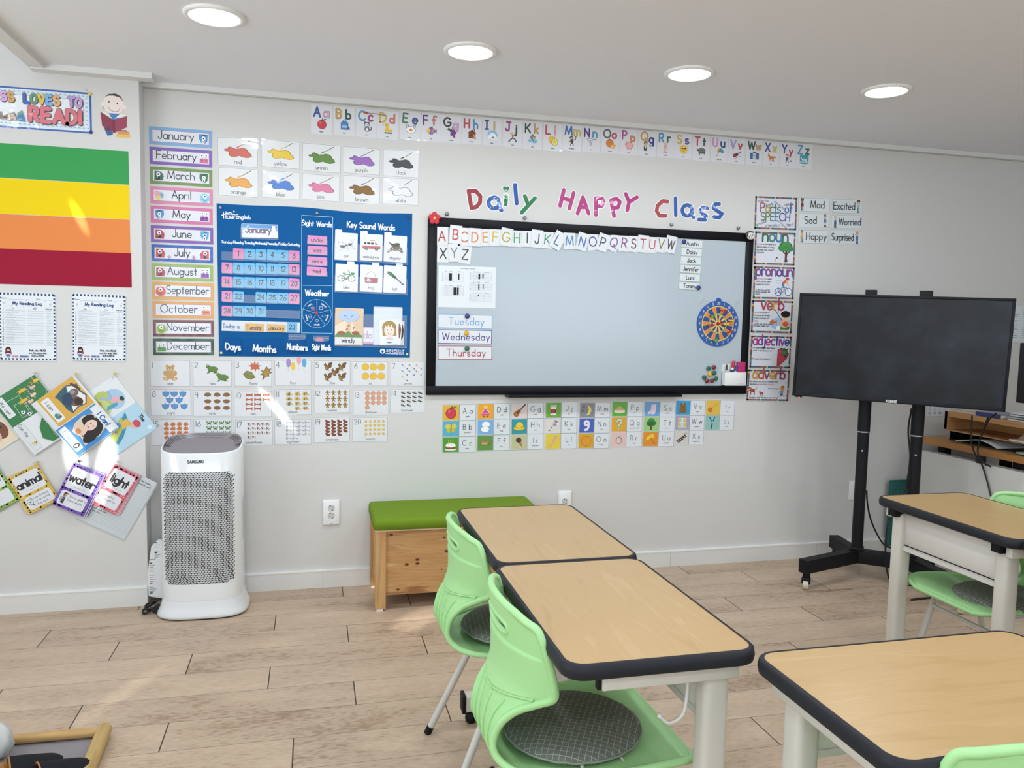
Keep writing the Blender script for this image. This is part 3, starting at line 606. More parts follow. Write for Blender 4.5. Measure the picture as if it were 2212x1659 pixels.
# black leather slippers with tan lining
lea = mat('1b1c20', 'fabric'); tan = mat('a8703a', 'satin'); insole = mat('5f4336', 'satin')
def shoe(p, ang, lab):
    t = empty('leather_shoe', p, ang, lab, 'shoe', 'black leather shoes'); L = .25
    def wid(q): return .030+.022*sin(pi*min(1, q*.62+.14))*1.25 if q < .93 else .040*sqrt(max(0, 1-((q-.93)/.07)**2))+.006
    sec = []; n = 20
    for i in range(15):
        q = i/14; sec.append([(q*L, wid(q)*cos(2*pi*k/n), .004+max(0, sin(2*pi*k/n))*.006) for k in range(n)])
    loft(MB(), sec, blk).build('sole', t)
    up = []
    for i in range(12):
        q = .46+.54*i/11; hh = .062-.034*((q-.46)/.54)**1.2
        up.append([(q*L, (wid(q)+.002)*cos(pi*k/16), .008+max(.003, hh*(sin(pi*k/16)**.75))) for k in range(17)])
    vs = [v for r_ in up for v in r_]; mb = MB().add(vs, [(i*17+j, i*17+j+1, (i+1)*17+j+1, (i+1)*17+j) for i in range(11) for j in range(16)], lea, True)
    mb.add([(x*.999, y*.93, z-.003) for x, y, z in vs], [(i*17+j+1, i*17+j, (i+1)*17+j, (i+1)*17+j+1) for i in range(8) for j in range(16)], insole, True)
    mb.tube([(x, y, z) for x, y, z in up[0]], .0025, tan, 6); mb.build('upper', t)
    fl = MB()   # pressed-down quarter lined with tan leather
    vs = []
    for i in range(9):
        q = .0+.54*i/8
        for k in range(13): s_ = -1+2*k/12; vs.append((q*L, wid(q)*.98*s_, .012+.030*abs(s_)**2.2*(1-.4*q)+.010*sin(5*q+s_)))
    fl.add(vs, [(i*13+j, (i+1)*13+j, (i+1)*13+j+1, i*13+j+1) for i in range(8) for j in range(12)], tan, True).build('lining', t)
    return t
shoe(onZ(-18, 1736, .008), .46, 'black leather shoe with tan lining at the bottom left, nearer the corner pole')
shoe(onZ(-84, 1720, .008), .40, 'black leather shoe with tan lining at the bottom left edge, behind its partner')
mb = MB(); p = onZ(-6, 1640, .008); rnd = random.Random(3)
vs = []; nn = 22
for i in range(13):
    f = pi*i/12
    for k in range(nn): a = 2*pi*k/nn; r_ = .042*(1+.14*sin(5*a+3*f)+.08*sin(9*a-4*f)); vs.append((sin(f)*cos(a)*r_, sin(f)*sin(a)*r_,   .055+cos(f)*.055))
mb.add(vs, [(i*nn+j, (i+1)*nn+j, (i+1)*nn+(j+1) % nn, i*nn+(j+1) % nn) for i in range(12) for j in range(nn)], mat('c9cbc8', 'fabric'), True)
mb.build('crumpled_cloth', None, 'crumpled pale grey cloth on the shoe tray at the left edge', 'cloth', loc=p+Vector((0, 0, -.0)))

# ------------------------------------------------------------------ things beside the purifier
mb = MB(); a = onY(321, 1290, 3.93); P = [(-.726, 3.86), (-.70, 3.945)]
pts = [(321, 1287), (319, 1240), (327, 1180), (341, 1166), (352, 1166), (352, 1292)]
Q = [onY(x, y, 3.90) for x, y in pts]; mb.prism([(v.x, v.z) for v in Q], 3.896, 3.915, mat('eef0f1'), axis='y')
for k in range(26):
    z = Q[0].z+.012+.0095*k; l = .012+.02*((k*7) % 5)/5; x = Q[1].x+.009 if k < 18 else Q[2].x+.014
    if k % 6 != 4: mb.box(x, x+l, 3.8952, 3.896, z, z+(.0045 if k % 5 == 0 else .0018), mat('6a6e73' if k % 5 else '3a3c40'))
mb.build('printed_catalogue', None, 'white printed catalogue standing behind the left side of the air purifier', 'catalogue')
mb = MB(); b = onZ(330, 1312, .012)
mb.tube(spline([(-.70, 3.84, .03), (-.745, 3.80, .012), (-.735, 3.765, .008), (-.70, 3.78, .02), (-.68, 3.80, .035)], 7), .0055, cab, 8).tube(spline([(-.69, 3.83, .045), (-.735, 3.815, .03), (-.728, 3.775, .022), (-.695, 3.77, .03)], 7), .0055, cab, 8)
mb.tube([(-.685, 3.80, .02), (-.690, 3.765, .02)], .016, cab, 14).build('plug_cord', None, 'coiled black plug and cord on the floor left of the air purifier', 'cord')
# ------------------------------------------------------------------ flat printed things: pen font, little pictures, cards
GL = {}
def _g(ch, adv, *st): GL[ch] = (adv, st)
_o = '@.25 .28 .25 .28 0 360'
for row in ('a|.5|'+_o+'|.5 .56 .5 0', 'b|.5|0 1 0 0|'+_o, 'c|.44|@.25 .28 .25 .28 48 312', 'd|.5|'+_o+'|.5 1 .5 0', 'e|.5|0 .28 .5 .28 @.25 .28 .25 .28 0 312', 'f|.32|@.28 .84 .16 .16 30 180 .12 0|0 .56 .3 .56', 'g|.5|'+_o+'|.5 .56 .5 -.1 @.25 -.1 .25 .2 0 -150',
 'h|.46|0 1 0 0|0 .3 @.23 .33 .23 .23 180 0 .46 0', 'i|.06|.03 .56 .03 0|.03 .78 .03 .79', 'j|.22|.2 .56 .2 -.15 @.05 -.15 .15 .15 0 -130|.2 .78 .2 .79', 'k|.42|0 1 0 0|.4 .56 0 .22|.14 .33 .42 0', 'l|.06|.03 1 .03 0', 'm|.68|0 .56 0 0|0 .36 @.17 .38 .17 .18 180 0 .34 0|.34 .36 @.51 .38 .17 .18 180 0 .68 0',
 'n|.46|0 .56 0 0|0 .3 @.23 .33 .23 .23 180 0 .46 0', 'o|.5|'+_o, 'p|.5|0 .56 0 -.32|'+_o, 'q|.5|'+_o+'|.5 .56 .5 -.32', 'r|.32|0 .56 0 0|0 .3 @.22 .32 .22 .24 180 52', 's|.4|@.21 .42 .19 .14 40 270 @.21 .14 .2 .14 90 -140', 't|.3|.14 .86 .14 0|0 .56 .3 .56', 'u|.46|0 .56 0 .23 @.23 .23 .23 .23 180 360 .46 .56|.46 .56 .46 0',
 'v|.44|0 .56 .22 0 .44 .56', 'w|.68|0 .56 .17 0 .34 .5 .51 0 .68 .56', 'x|.42|0 .56 .42 0|.42 .56 0 0', 'y|.46|0 .56 .23 0|.46 .56 .1 -.3', 'z|.42|0 .56 .42 .56 0 0 .42 0',
 'A|.68|0 0 .34 1 .68 0|.13 .36 .55 .36', 'B|.54|0 0 0 1 .25 1 @.25 .76 .24 .24 90 -90 0 .52|.25 .52 @.28 .26 .26 .26 90 -90 0 0', 'C|.74|@.42 .5 .42 .5 45 315', 'D|.65|0 0 0 1 .2 1 @.2 .5 .45 .5 90 -90 0 0', 'E|.5|.5 1 0 1 0 0 .5 0|0 .52 .44 .52', 'F|.5|.5 1 0 1 0 0|0 .52 .44 .52', 'G|.84|@.43 .5 .43 .5 45 335 .84 .45 .48 .45',
 'H|.6|0 1 0 0|.6 1 .6 0|0 .5 .6 .5', 'I|.06|.03 1 .03 0', '^|.44|.03 1 .41 1|.22 1 .22 0|.03 0 .41 0', '~|.6|.12 1 .6 1|.42 1 .42 .25 @.22 .25 .2 .25 0 -170', 'J|.4|.4 1 .4 .25 @.2 .25 .2 .25 0 -170', 'K|.6|0 1 0 0|.55 1 0 .4|.18 .56 .6 0', 'L|.48|0 1 0 0 .48 0', 'M|.84|0 0 .1 1 .42 .1 .74 1 .84 0', 'N|.62|0 0 0 1 .62 0 .62 1', 'O|.9|@.45 .5 .45 .5 0 360', 'P|.53|0 0 0 1 .25 1 @.25 .73 .27 .27 90 -90 0 .46', 'Q|.94|@.45 .5 .45 .5 0 360|.55 .28 .94 -.04',
 'R|.56|0 0 0 1 .25 1 @.25 .73 .27 .27 90 -90 0 .46|.25 .46 .56 0', 'S|.56|@.28 .75 .26 .25 38 270 @.28 .25 .28 .25 90 -142', 'T|.64|0 1 .64 1|.32 1 .32 0', 'U|.6|0 1 0 .3 @.3 .3 .3 .3 180 360 .6 1', 'V|.66|0 1 .33 0 .66 1', 'W|.96|0 1 .24 0 .48 .9 .72 0 .96 1', 'X|.62|0 1 .62 0|.62 1 0 0', 'Y|.64|0 1 .32 .48 .64 1|.32 .48 .32 0', 'Z|.62|0 1 .6 1 0 0 .62 0',
 '0|.54|@.27 .5 .27 .5 0 360', '1|.14|.1 1 .1 0', '2|.54|@.26 .73 .26 .27 165 -38 0 0 .54 0', '3|.52|@.24 .76 .22 .24 150 -90 @.24 .26 .26 .26 90 -150', '4|.58|.42 0 .42 1 0 .32 .58 .32', '5|.52|.48 1 .08 1 .04 .56 @.24 .32 .27 .32 130 -145', '6|.54|@.27 .28 .26 .28 0 360|.44 1 .05 .42', '7|.52|0 1 .52 1 .15 0', '8|.54|@.27 .76 .21 .24 0 360|@.27 .26 .26 .26 0 360', '9|.52|@.25 .74 .24 .26 0 360|.49 .74 .42 0',
 '.|.06|.03 0 .03 .01', ',|.08|.06 .02 0 -.14', '!|.06|.03 1 .03 .3|.03 0 .03 .01', '?|.46|@.22 .76 .22 .24 165 -60 .22 .42 .22 .28|.22 0 .22 .01', '-|.3|0 .42 .3 .42', ':|.06|.03 .1 .03 .11|.03 .5 .03 .51', "'|.05|.02 1 .02 .8", '$|.4|0 1 .4 1|.2 1 .2 0|0 0 .4 0', '&|.5|0 .5 .5 .5'):
    f = row.split('|'); _g(f[0], float(f[1]), *f[2:])
_gc = {}
def glyph(ch, q=12):
    if (ch, q) in _gc: return _gc[ch, q]
    adv, st = GL[ch]; out = []
    for s_ in st:
        t = s_.replace('@', '@ ').split(); i = 0; p = []
        while i < len(t):
            if t[i] == '@':
                cx, cy, rx, ry, a0, a1 = map(float, t[i+1:i+7]); n = max(3, int(abs(a1-a0)/360*q*1.6)); i += 7
                for k in range(n+1): a = radians(a0+(a1-a0)*k/n); p.append((cx+rx*cos(a), cy+ry*sin(a)))
            else: p.append((float(t[i]), float(t[i+1]))); i += 2
        out.append(p)
    _gc[ch, q] = (adv, out); return _gc[ch, q]
def ribbon(pts, w):
    """outline polygons of a pen stroke: quads with round joins at sharp corners and round ends"""
    P = [pts[0]]
    for p in pts[1:]:
        if hypot(p[0]-P[-1][0], p[1]-P[-1][1]) > 1e-7: P.append(p)
    h = w/2
    disc = lambda c: [(c[0]+h*cos(2*pi*k/10), c[1]+h*sin(2*pi*k/10)) for k in range(10)]
    if len(P) < 2: return [(disc(P[0]), 0)]
    out = []; closed = hypot(P[0][0]-P[-1][0], P[0][1]-P[-1][1]) < 1e-6; n = len(P); nr = []
    for i in range(n-1): dx, dy = P[i+1][0]-P[i][0], P[i+1][1]-P[i][1]; l = hypot(dx, dy); nr.append((-dy/l*h, dx/l*h))
    L = []
    for i in range(n):
        a = nr[i-1] if i > 0 else (nr[-1] if closed else nr[0]); b = nr[i] if i < n-1 else (nr[0] if closed else nr[-1])
        d = (a[0]*b[0]+a[1]*b[1])/(h*h)
        if d < .7: L.append(None)
        else: k = 1/(1+d); L.append(((a[0]+b[0])*k, (a[1]+b[1])*k))
    run = 0
    for i in range(n-1):
        a = L[i] or nr[i]; b = L[i+1] or nr[i]
        if i and L[i] is None: run += 1
        out.append(([(P[i][0]-a[0], P[i][1]-a[1]), (P[i+1][0]-b[0], P[i+1][1]-b[1]), (P[i+1][0]+b[0], P[i+1][1]+b[1]), (P[i][0]+a[0], P[i][1]+a[1])], run))
    for i in range(n):
        if L[i] is None or (not closed and i in (0, n-1)): out.append((disc(P[i]), run+1+i % 2))
    return out
EPS = .00006
class Flat:
    def __init__(s, Y, quad=None, zoom=None, w=None, h=None, c=None, ang=0, noang=False):
        s.Y = Y; s.zm = zoom or (0, 0, 1); s.mb = MB(); s.L = 0; s.th = 0
        if quad:
            if len(quad) == 4 and not hasattr(quad[0], '__len__'): x0, x1, y0, y1 = quad; quad = None; q = [onY(*s.zp(x, y), Y) for x, y in ((x0, (y0+y1)/2), (x1, (y0+y1)/2), ((x0+x1)/2, y0), ((x0+x1)/2, y1))]; s.c = (q[0]+q[1]+q[2]+q[3])/4; s.w = q[1].x-q[0].x; s.h = q[2].z-q[3].z; s.ang = radians(ang)
            else:
                q = [onY(*s.zp(x, y), Y) for x, y in quad]; s.c = sum(q, Vector())/4; u = (q[1]-q[0]+q[2]-q[3])/2; v = (q[0]-q[3]+q[1]-q[2])/2
                s.w = u.length; s.h = v.length; s.ang = atan2(u.z, u.x)
                if noang: s.ang = 0
        else: s.c = c; s.ang = radians(ang)
        if w: s.w = w
        if h: s.h = h
        s.ca, s.sa = cos(s.ang), sin(s.ang)
    def zp(s, x, y): return s.zm[0]+x*s.zm[2], s.zm[1]+y*s.zm[2]
    def P(s, x, y):
        d = onY(*s.zp(x, y), s.Y)-s.c; return (d.x*s.ca+d.z*s.sa, -d.x*s.sa+d.z*s.ca)
    def B(s, u, v): return ((u-.5)*s.w, (v-.5)*s.h)
    def slab(s, m, th=.0009, r=0, pts=None, back=0):
        p = pts or (rrect(-s.w/2, s.w/2, -s.h/2, s.h/2, r, 4) if r else [s.B(0, 0), s.B(1, 0), s.B(1, 1), s.B(0, 1)])
        s.mb.prism(p, -s.th-th, -s.th+back, m, axis='y'); s.th += th; return s
    def poly(s, pts, m, keep=False):
        if not keep: s.L += 1
        y = -s.th-EPS*s.L; s.mb.add([(a, y, b) for a, b in pts], [tuple(range(len(pts)))], m); return s
    def polys(s, L, m):
        s.L += 1
        for p in L: s.poly(p, m, True)
        return s
    def rect(s, u0, v0, u1, v1, m, r=0):
        a, b = s.B(u0, v0), s.B(u1, v1); return s.poly(rrect(a[0], b[0], a[1], b[1], r, 3) if r else [a, (b[0], a[1]), b, (a[0], b[1])], m)
    def frame(s, u0, v0, u1, v1, wd, m):
        a, b = s.B(u0, v0), s.B(u1, v1); x0, z0, x1, z1 = a[0], a[1], b[0], b[1]
        return s.polys([[(x0, z0), (x1, z0), (x1, z0+wd), (x0, z0+wd)], [(x0, z1-wd), (x1, z1-wd), (x1, z1), (x0, z1)], [(x0, z0+wd), (x0+wd, z0+wd), (x0+wd, z1-wd), (x0, z1-wd)], [(x1-wd, z0+wd), (x1, z0+wd), (x1, z1-wd), (x1-wd, z1-wd)]], m)
    def pen(s, strokes, w, m):
        s.L += 1; base = 0
        for st in strokes:
            top = 0
            for p, lv in ribbon(st, w):
                y = -s.th-EPS*s.L-4e-6*((base+lv) % 14); s.mb.add([(a, y, b) for a, b in p], [tuple(range(len(p)))], m); top = max(top, lv)
            base += top+1
        return s
    def text(s, t, u, v, h, m, lw=.12, al='c', maxw=None, sp=.2, out=None, loc=False, rot=0, sl=0, cols=None, lead=.42, stretch=1):
        x, z = (u, v) if loc else s.B(u, v); adv = 0; G = []
        for ch in t:
            if ch == ' ': adv += lead+sp*.3; continue
            a, st = glyph(ch); G.append((adv, st)); adv += a+sp
        W_ = (adv-sp)*h*stretch; k = stretch
        if maxw and W_ > maxw: k = maxw/((adv-sp)*h); W_ = maxw
        ox = {'c': -W_/2, 'l': 0, 'r': -W_}[al]; cr, sr = cos(radians(rot)), sin(radians(rot)); S_ = []
        for i, (a, st) in enumerate(G):
            for p in st:
                q = [(ox+(a+px+sl*py)*h*k, py*h) for px, py in p]
                S_.append((i, [(x+qx*cr-qy*sr, z+qx*sr+qy*cr) for qx, qy in q]))
        if out: s.pen([p for i, p in S_], (lw+out[1])*h, out[0])
        if cols:
            for c in dict.fromkeys(cols): s.pen([p for i, p in S_ if cols[i % len(cols)] == c], lw*h, c)
        else: s.pen([p for i, p in S_], lw*h, m)
        return s
    def icon(s, name, u0, v0, u1, v1, fin='lam', loc=False, flip=False, src=None):
        a, b = ((u0, v0), (u1, v1)) if loc else (s.B(u0, v0), s.B(u1, v1)); sx, sz = (b[0]-a[0])/100, (b[1]-a[1])/100
        X = (lambda x: b[0]-x*sx) if flip else (lambda x: a[0]+x*sx); Z = lambda z: a[1]+z*sz
        for cmd in (src or IC[name]).split(';'):
            f = cmd.split()
            if not f: continue
            m = mat(f[1], fin); v = [float(q) for q in f[2:]]
            if f[0] == 'e': s.poly([(X(v[0]+v[2]*cos(2*pi*k/18)), Z(v[1]+v[3]*sin(2*pi*k/18))) for k in range(18)], m)
            elif f[0] == 'p': s.poly([(X(v[i]), Z(v[i+1])) for i in range(0, len(v), 2)], m)
            elif f[0] == 'r': s.poly([(X(v[0]), Z(v[1])), (X(v[0]+v[2]), Z(v[1])), (X(v[0]+v[2]), Z(v[1]+v[3])), (X(v[0]), Z(v[1]+v[3]))], m)
            elif f[0] == 'l': s.pen([[(X(v[i]), Z(v[i+1])) for i in range(1, len(v), 2)]], v[0]*min(abs(sx), abs(sz)), m)
            elif f[0] == 's':
                n = int(v[3]) if len(v) > 3 else 5; q = v[4] if len(v) > 4 else .45
                s.poly([(X(v[0]+v[2]*(1 if k % 2 == 0 else q)*sin(pi*k/n)), Z(v[1]+v[2]*(1 if k % 2 == 0 else q)*cos(pi*k/n))) for k in range(2*n)], m)
        return s
    def done(s, name, label, cat, group=None, parent=None):
        o = s.mb.build(name, parent, None if parent else label, None if parent else cat, group)
        o.location = s.c; o.rotation_euler = (0, -s.ang, 0); s.o = o; return o
IC = {
'apple': 'e 3a1518 50 44 40 40;e d2394c 50 44 37 37;e d2394c 34 52 20 26;e e0697a 36 58 8 12;l 3a2a1a 6 50 78 56 96;p 4d7f3f 55 84 75 96 92 90 72 80', 'bag': 'r 2a4b86 18 10 64 60;r 4c86c8 22 14 56 56;e 4c86c8 50 70 28 16;r 9cc6ea 28 26 44 20;l 2a4b86 5 36 84 50 96 64 84;p 2f5fa0 82 14 96 10 92 34 82 40', 'cat': 'e 4d4f63 50 70 24 22;p 4d4f63 28 82 26 98 44 90;p 4d4f63 72 82 74 98 56 90;e f2f2f4 50 66 18 16;e 333 43 70 4 5;e 333 57 70 4 5;e 6b6d80 52 32 22 26;l 4d4f63 7 70 20 90 30 86 52;e f2f2f4 52 26 12 16',
'duck': 'p e8c12d 20 20 80 20 84 46 60 42 50 60 46 84 30 84 30 52 22 40;e e8c12d 38 80 18 16;p e2604a 22 78 4 72 4 84;e 333 38 84 3 3;p 2f7ab0 10 8 90 8 84 22 70 16 56 22 42 16 28 22', 'egg': 'e 444 50 46 44 30;e fbfbf8 50 46 41 27;e d8913c 52 46 15 12;l 444 4 16 60 10 84 26 88 30 70;l 444 4 84 60 92 86 76 90 70 72', 'fish': 'e 3a2a5a 48 50 36 30;e 7a55b0 48 50 33 27;e efc23a 26 52 18 22;p 7a55b0 78 50 98 74 98 26;p 5b3a92 40 76 60 96 64 74;e fff 20 58 6 6;e 222 20 58 3 3;l efc23a 5 54 28 56 72;l efc23a 5 66 32 66 68',
'grapes': 'e 6d2c7d 44 66 14 13;e 6d2c7d 66 64 14 13;e 7d3c8e 54 50 14 13;e 6d2c7d 76 48 14 13;e 7d3c8e 66 32 14 13;e 6d2c7d 50 34 13 13;e 7d3c8e 72 18 12 12;p 3f6a44 48 76 20 90 10 70 28 62;l 3f6a44 6 50 76 56 98', 'house': 'r 8a4630 18 12 64 46;p 6e3322 8 56 50 88 92 56;r 4a2d22 28 28 18 16;r c9925a 60 12 16 30;r 6e3322 66 76 10 18;l 2e1c16 3 18 12 82 12;p d9b083 58 12 84 12 96 6 70 4', 'igloo': 'e 8fc3e6 50 54 46 44;p fbfcff 8 24 14 48 30 68 50 74 70 68 86 48 92 24;e 777f8c 56 26 14 14;e e3ebf4 50 18 48 8;l b9c6d4 2 20 44 80 44;l b9c6d4 2 34 60 66 60',
'jump': 'e 5b3a2a 44 80 11 11;e f0c39d 44 77 9 9;l c0504a 13 46 66 50 44;l f0c39d 6 40 62 20 88;l f0c39d 6 52 62 70 92;l 333f55 9 50 42 70 34 80 16;l 333f55 9 48 42 30 30 16 12;e 222 82 12 7 5;e 222 14 10 7 5', 'kite': 'e 7cc0e6 30 34 26 16;e 7cc0e6 66 32 26 18;p 333 46 96 78 66 52 34 22 64;p e25b4a 48 92 48 66 26 64;p 3f9a6a 48 92 74 66 48 66;p e8c23d 48 66 74 66 52 38;p 3f7fc0 26 64 48 66 52 38;l 333 3 52 34 62 18 54 2', 'lemon': 'e b8901f 42 56 38 34;e e8c63a 42 56 35 31;e b8901f 64 40 32 34;e f3e48a 64 40 28 30;l d9b83a 4 64 40 64 66;l d9b83a 4 64 40 86 50;l d9b83a 4 64 40 80 18;l d9b83a 4 64 40 48 18;l d9b83a 4 64 40 42 50',
'monkey': 'e 4a3428 40 78 18 16;e e0b98f 40 75 11 10;e 4a3428 46 46 14 22;l 4a3428 7 54 56 78 66 84 92 74 96;l 4a3428 7 40 34 34 10;l 4a3428 7 54 32 62 8;l 4a3428 6 36 54 18 36;e 222 36 78 2 3;e 222 44 78 2 3', 'net': 'e 4a3f8a 38 76 34 10;e f4f4f6 38 76 28 6;p c9cfd8 12 72 64 72 44 12;l 4a3f8a 5 70 78 98 84;l 8a93a0 2 24 72 44 14;l 8a93a0 2 38 72 44 14;l 8a93a0 2 52 72 44 14;l 8a93a0 2 20 54 56 54;l 8a93a0 2 30 36 50 36', 'orange': 'e 9a4f22 42 54 38 38;e e08038 42 54 35 35;p f6d27a 46 40 98 40 92 18 74 6 56 14;l d98a2f 5 46 40 98 40 92 18 74 6 56 14 46 40;l d98a2f 3 74 38 74 10;l d98a2f 3 74 38 88 20;e 3f6a3a 40 90 5 4',
'pig': 'e 8a4a55 52 48 40 32;e f0b3b5 52 48 37 29;e f0b3b5 26 56 20 20;e e08f98 18 52 8 7;p e08f98 24 72 22 88 38 76;r e59aa0 30 6 10 18;r e59aa0 66 6 10 18;e 333 26 62 3 3;l e08f98 4 88 54 98 62 94 70', 'quiet': 'e 222 30 76 18 20;e e8b58c 30 70 13 13;p 333 16 10 44 10 46 50 14 50;r fff 24 30 12 22;e 333 26 72 2 2;e 333 34 72 2 2', 'rabbit': 'e e9a9ae 40 34 16 24;e e9a9ae 42 62 14 14;e e9a9ae 36 84 5 16;e e9a9ae 50 84 5 16;e fbe3e3 42 30 9 14;e 333 38 64 2 2;e 333 46 64 2 2;e d98a92 28 10 10 6;e d98a92 54 10 10 6', 'sun': 's d99a2a 50 50 48 14 .72;s f3c53a 50 50 45 14 .72;e f6cf45 50 50 28 28;r 222 26 52 20 11;r 222 54 52 20 11;r 222 30 60 40 4;l 8a4a1f 4 40 38 50 33 60 38',
'turtle': 'e 3a423c 54 54 38 26;e 6d7a6c 54 57 30 20;e 3f4a42 12 58 13 10;p 3f4a42 30 38 22 8 36 14;p 3f4a42 74 38 84 12 90 40;e 566357 50 32 34 8;l 3a423c 3 40 74 44 40;l 3a423c 3 64 74 62 40;l 3a423c 3 28 58 80 58', 'umbrella': 'p d9783a 22 46 30 80 60 92 86 76;p 4f9a8c 40 54 60 92 76 84 62 50;p 5a8fc0 62 50 76 86 96 60 90 44;p e0a83a 22 46 30 76 46 88 44 54;l 555 4 52 66 22 12 12 16', 'violin': 'e 6d1f3a 26 36 20 18;e 6d1f3a 48 48 18 17;e 8f2f4a 26 36 15 13;e 8f2f4a 48 48 13 12;l 3a1520 7 44 46 88 74;l 6b4a2a 3 20 6 92 36;l 222 8 84 72 94 80', 'window': 'r 1f3f6a 2 12 96 60;r 26507f 30 72 40 14;r dfe6ee 32 16 36 58;r 3a6a9a 4 16 24 52;r 3a6a9a 72 16 24 52;l 7a93ad 3 50 16 50 74;l 7a93ad 3 32 44 68 44;l 7a93ad 2 41 16 41 74;l 7a93ad 2 59 16 59 74',
'fox': 'e d9793a 52 46 26 15;p d9793a 6 62 16 84 26 76 36 60 26 46;p d9793a 14 76 12 94 22 82;e d9793a 84 52 16 9;p fbf3ea 6 62 20 54 26 46;l b55f28 6 34 38 24 10;l b55f28 6 42 38 46 8;l b55f28 6 66 36 60 10;l b55f28 6 70 36 78 10;e 222 18 68 2 2', 'yoyokid': 'e a05a2a 42 84 18 13;e f0c39d 42 76 14 13;p d0456a 26 92 60 92 56 82 28 82;r 3a5a8a 28 36 28 26;l f0c39d 7 56 56 76 44;l 333f55 9 36 36 30 10;l 333f55 9 50 36 58 10;l 777 2 76 44 84 34;e 333 86 28 8 8', 'zebra': 'r 3fa3b5 2 10 96 84;r 8fd0d0 2 10 96 26;e f4f4f6 54 46 26 13;p f4f4f6 30 48 20 74 10 66 26 42;l f4f4f6 6 38 40 36 14;l f4f4f6 6 68 40 70 14;l 333 3 44 56 42 36;l 333 3 54 58 54 34;l 333 3 64 56 66 36;l 333 3 20 70 28 60;l 333 4 14 10 86 10',
'butterfly': 'e d9cf5a 30 66 22 20;e d9cf5a 72 68 22 20;e c9bf4a 34 36 16 16;e c9bf4a 66 38 16 16;l 6b5a2a 6 50 28 52 74;l 6b5a2a 2 52 74 42 92;l 6b5a2a 2 52 74 64 92', 'cake': 'e f4f4f4 50 16 44 10;r 8a4a2a 14 18 72 26;e fbfbf8 50 46 38 16;l fbfbf8 8 16 46 24 34 34 44 44 34 54 44 64 34 74 44 84 40;l e9d23a 4 34 54 34 82;l e9d23a 4 50 56 50 86;l e9d23a 4 66 54 66 82', 'doll': 'e e9c84a 50 84 18 14;e f3cba5 50 78 12 12;p d8559a 38 66 62 66 82 20 18 20;l f3cba5 6 38 60 22 42;l f3cba5 6 62 60 78 42;e a02f5a 38 12 8 6;e a02f5a 62 12 8 6;l fbd7e8 3 30 36 70 36', 'eggs': 'e fff 54 70 30 22;e 5a88b8 48 36 33 25;e fff 48 35 31 23', 'fish2': 'e 4a3a1c 46 50 38 18;e a8894a 46 52 36 15;p 8a6f36 80 50 98 70 94 34;p 8a6f36 40 66 56 80 60 64;e 222 20 54 3 3;e c9b27a 44 44 26 7', 'guitar': 'e 4a2c16 26 26 22 20;e 4a2c16 44 44 16 15;e a86f34 26 26 19 17;e a86f34 44 44 13 12;e 2a1a10 36 36 7 7;l 3a2414 8 44 46 84 86;l 2a1a10 11 82 84 92 94', 'hat': 'e a8841c 50 36 46 18;e f0cd3a 50 38 43 15;e f0cd3a 52 58 28 26;l b8861f 5 24 44 52 36 80 48', 'icecream': 'p b98a5a 32 56 68 56 78 6;p 8a6038 44 56 52 56 76 10;e 4a2f26 46 66 22 20', 'jar': 'r 9a9aa0 26 12 48 64;r f2f2f4 28 14 44 60;r 8f2f3a 28 24 44 32;e c0392b 50 40 9 11;r d8d0c8 24 76 52 12', 'kite2': 'p 8f86a8 60 96 90 80 78 42 44 60;p c2bcd2 60 96 66 66 44 60;p dcd8e6 90 80 66 66 78 42;l 555 2 52 56 34 36 30 22 12 6;p 555 28 36 40 30 40 40;p 555 14 14 26 10 24 22', 'leg': 'p e0b48a 60 96 92 96 66 54 50 26 36 10 8 8 14 20 34 30 46 60', 'moon': 'p f0df6a 46 92 78 70 84 44 70 18 40 8 58 28 62 52 56 76;e 6a6a74 22 74 9 9;e 6a6a74 14 44 9 9', 'nine': 'l f4e6f4 17 66 64 62 80 46 84 34 76 34 62 44 52 58 56 66 64 64 36 54 18 36 16',
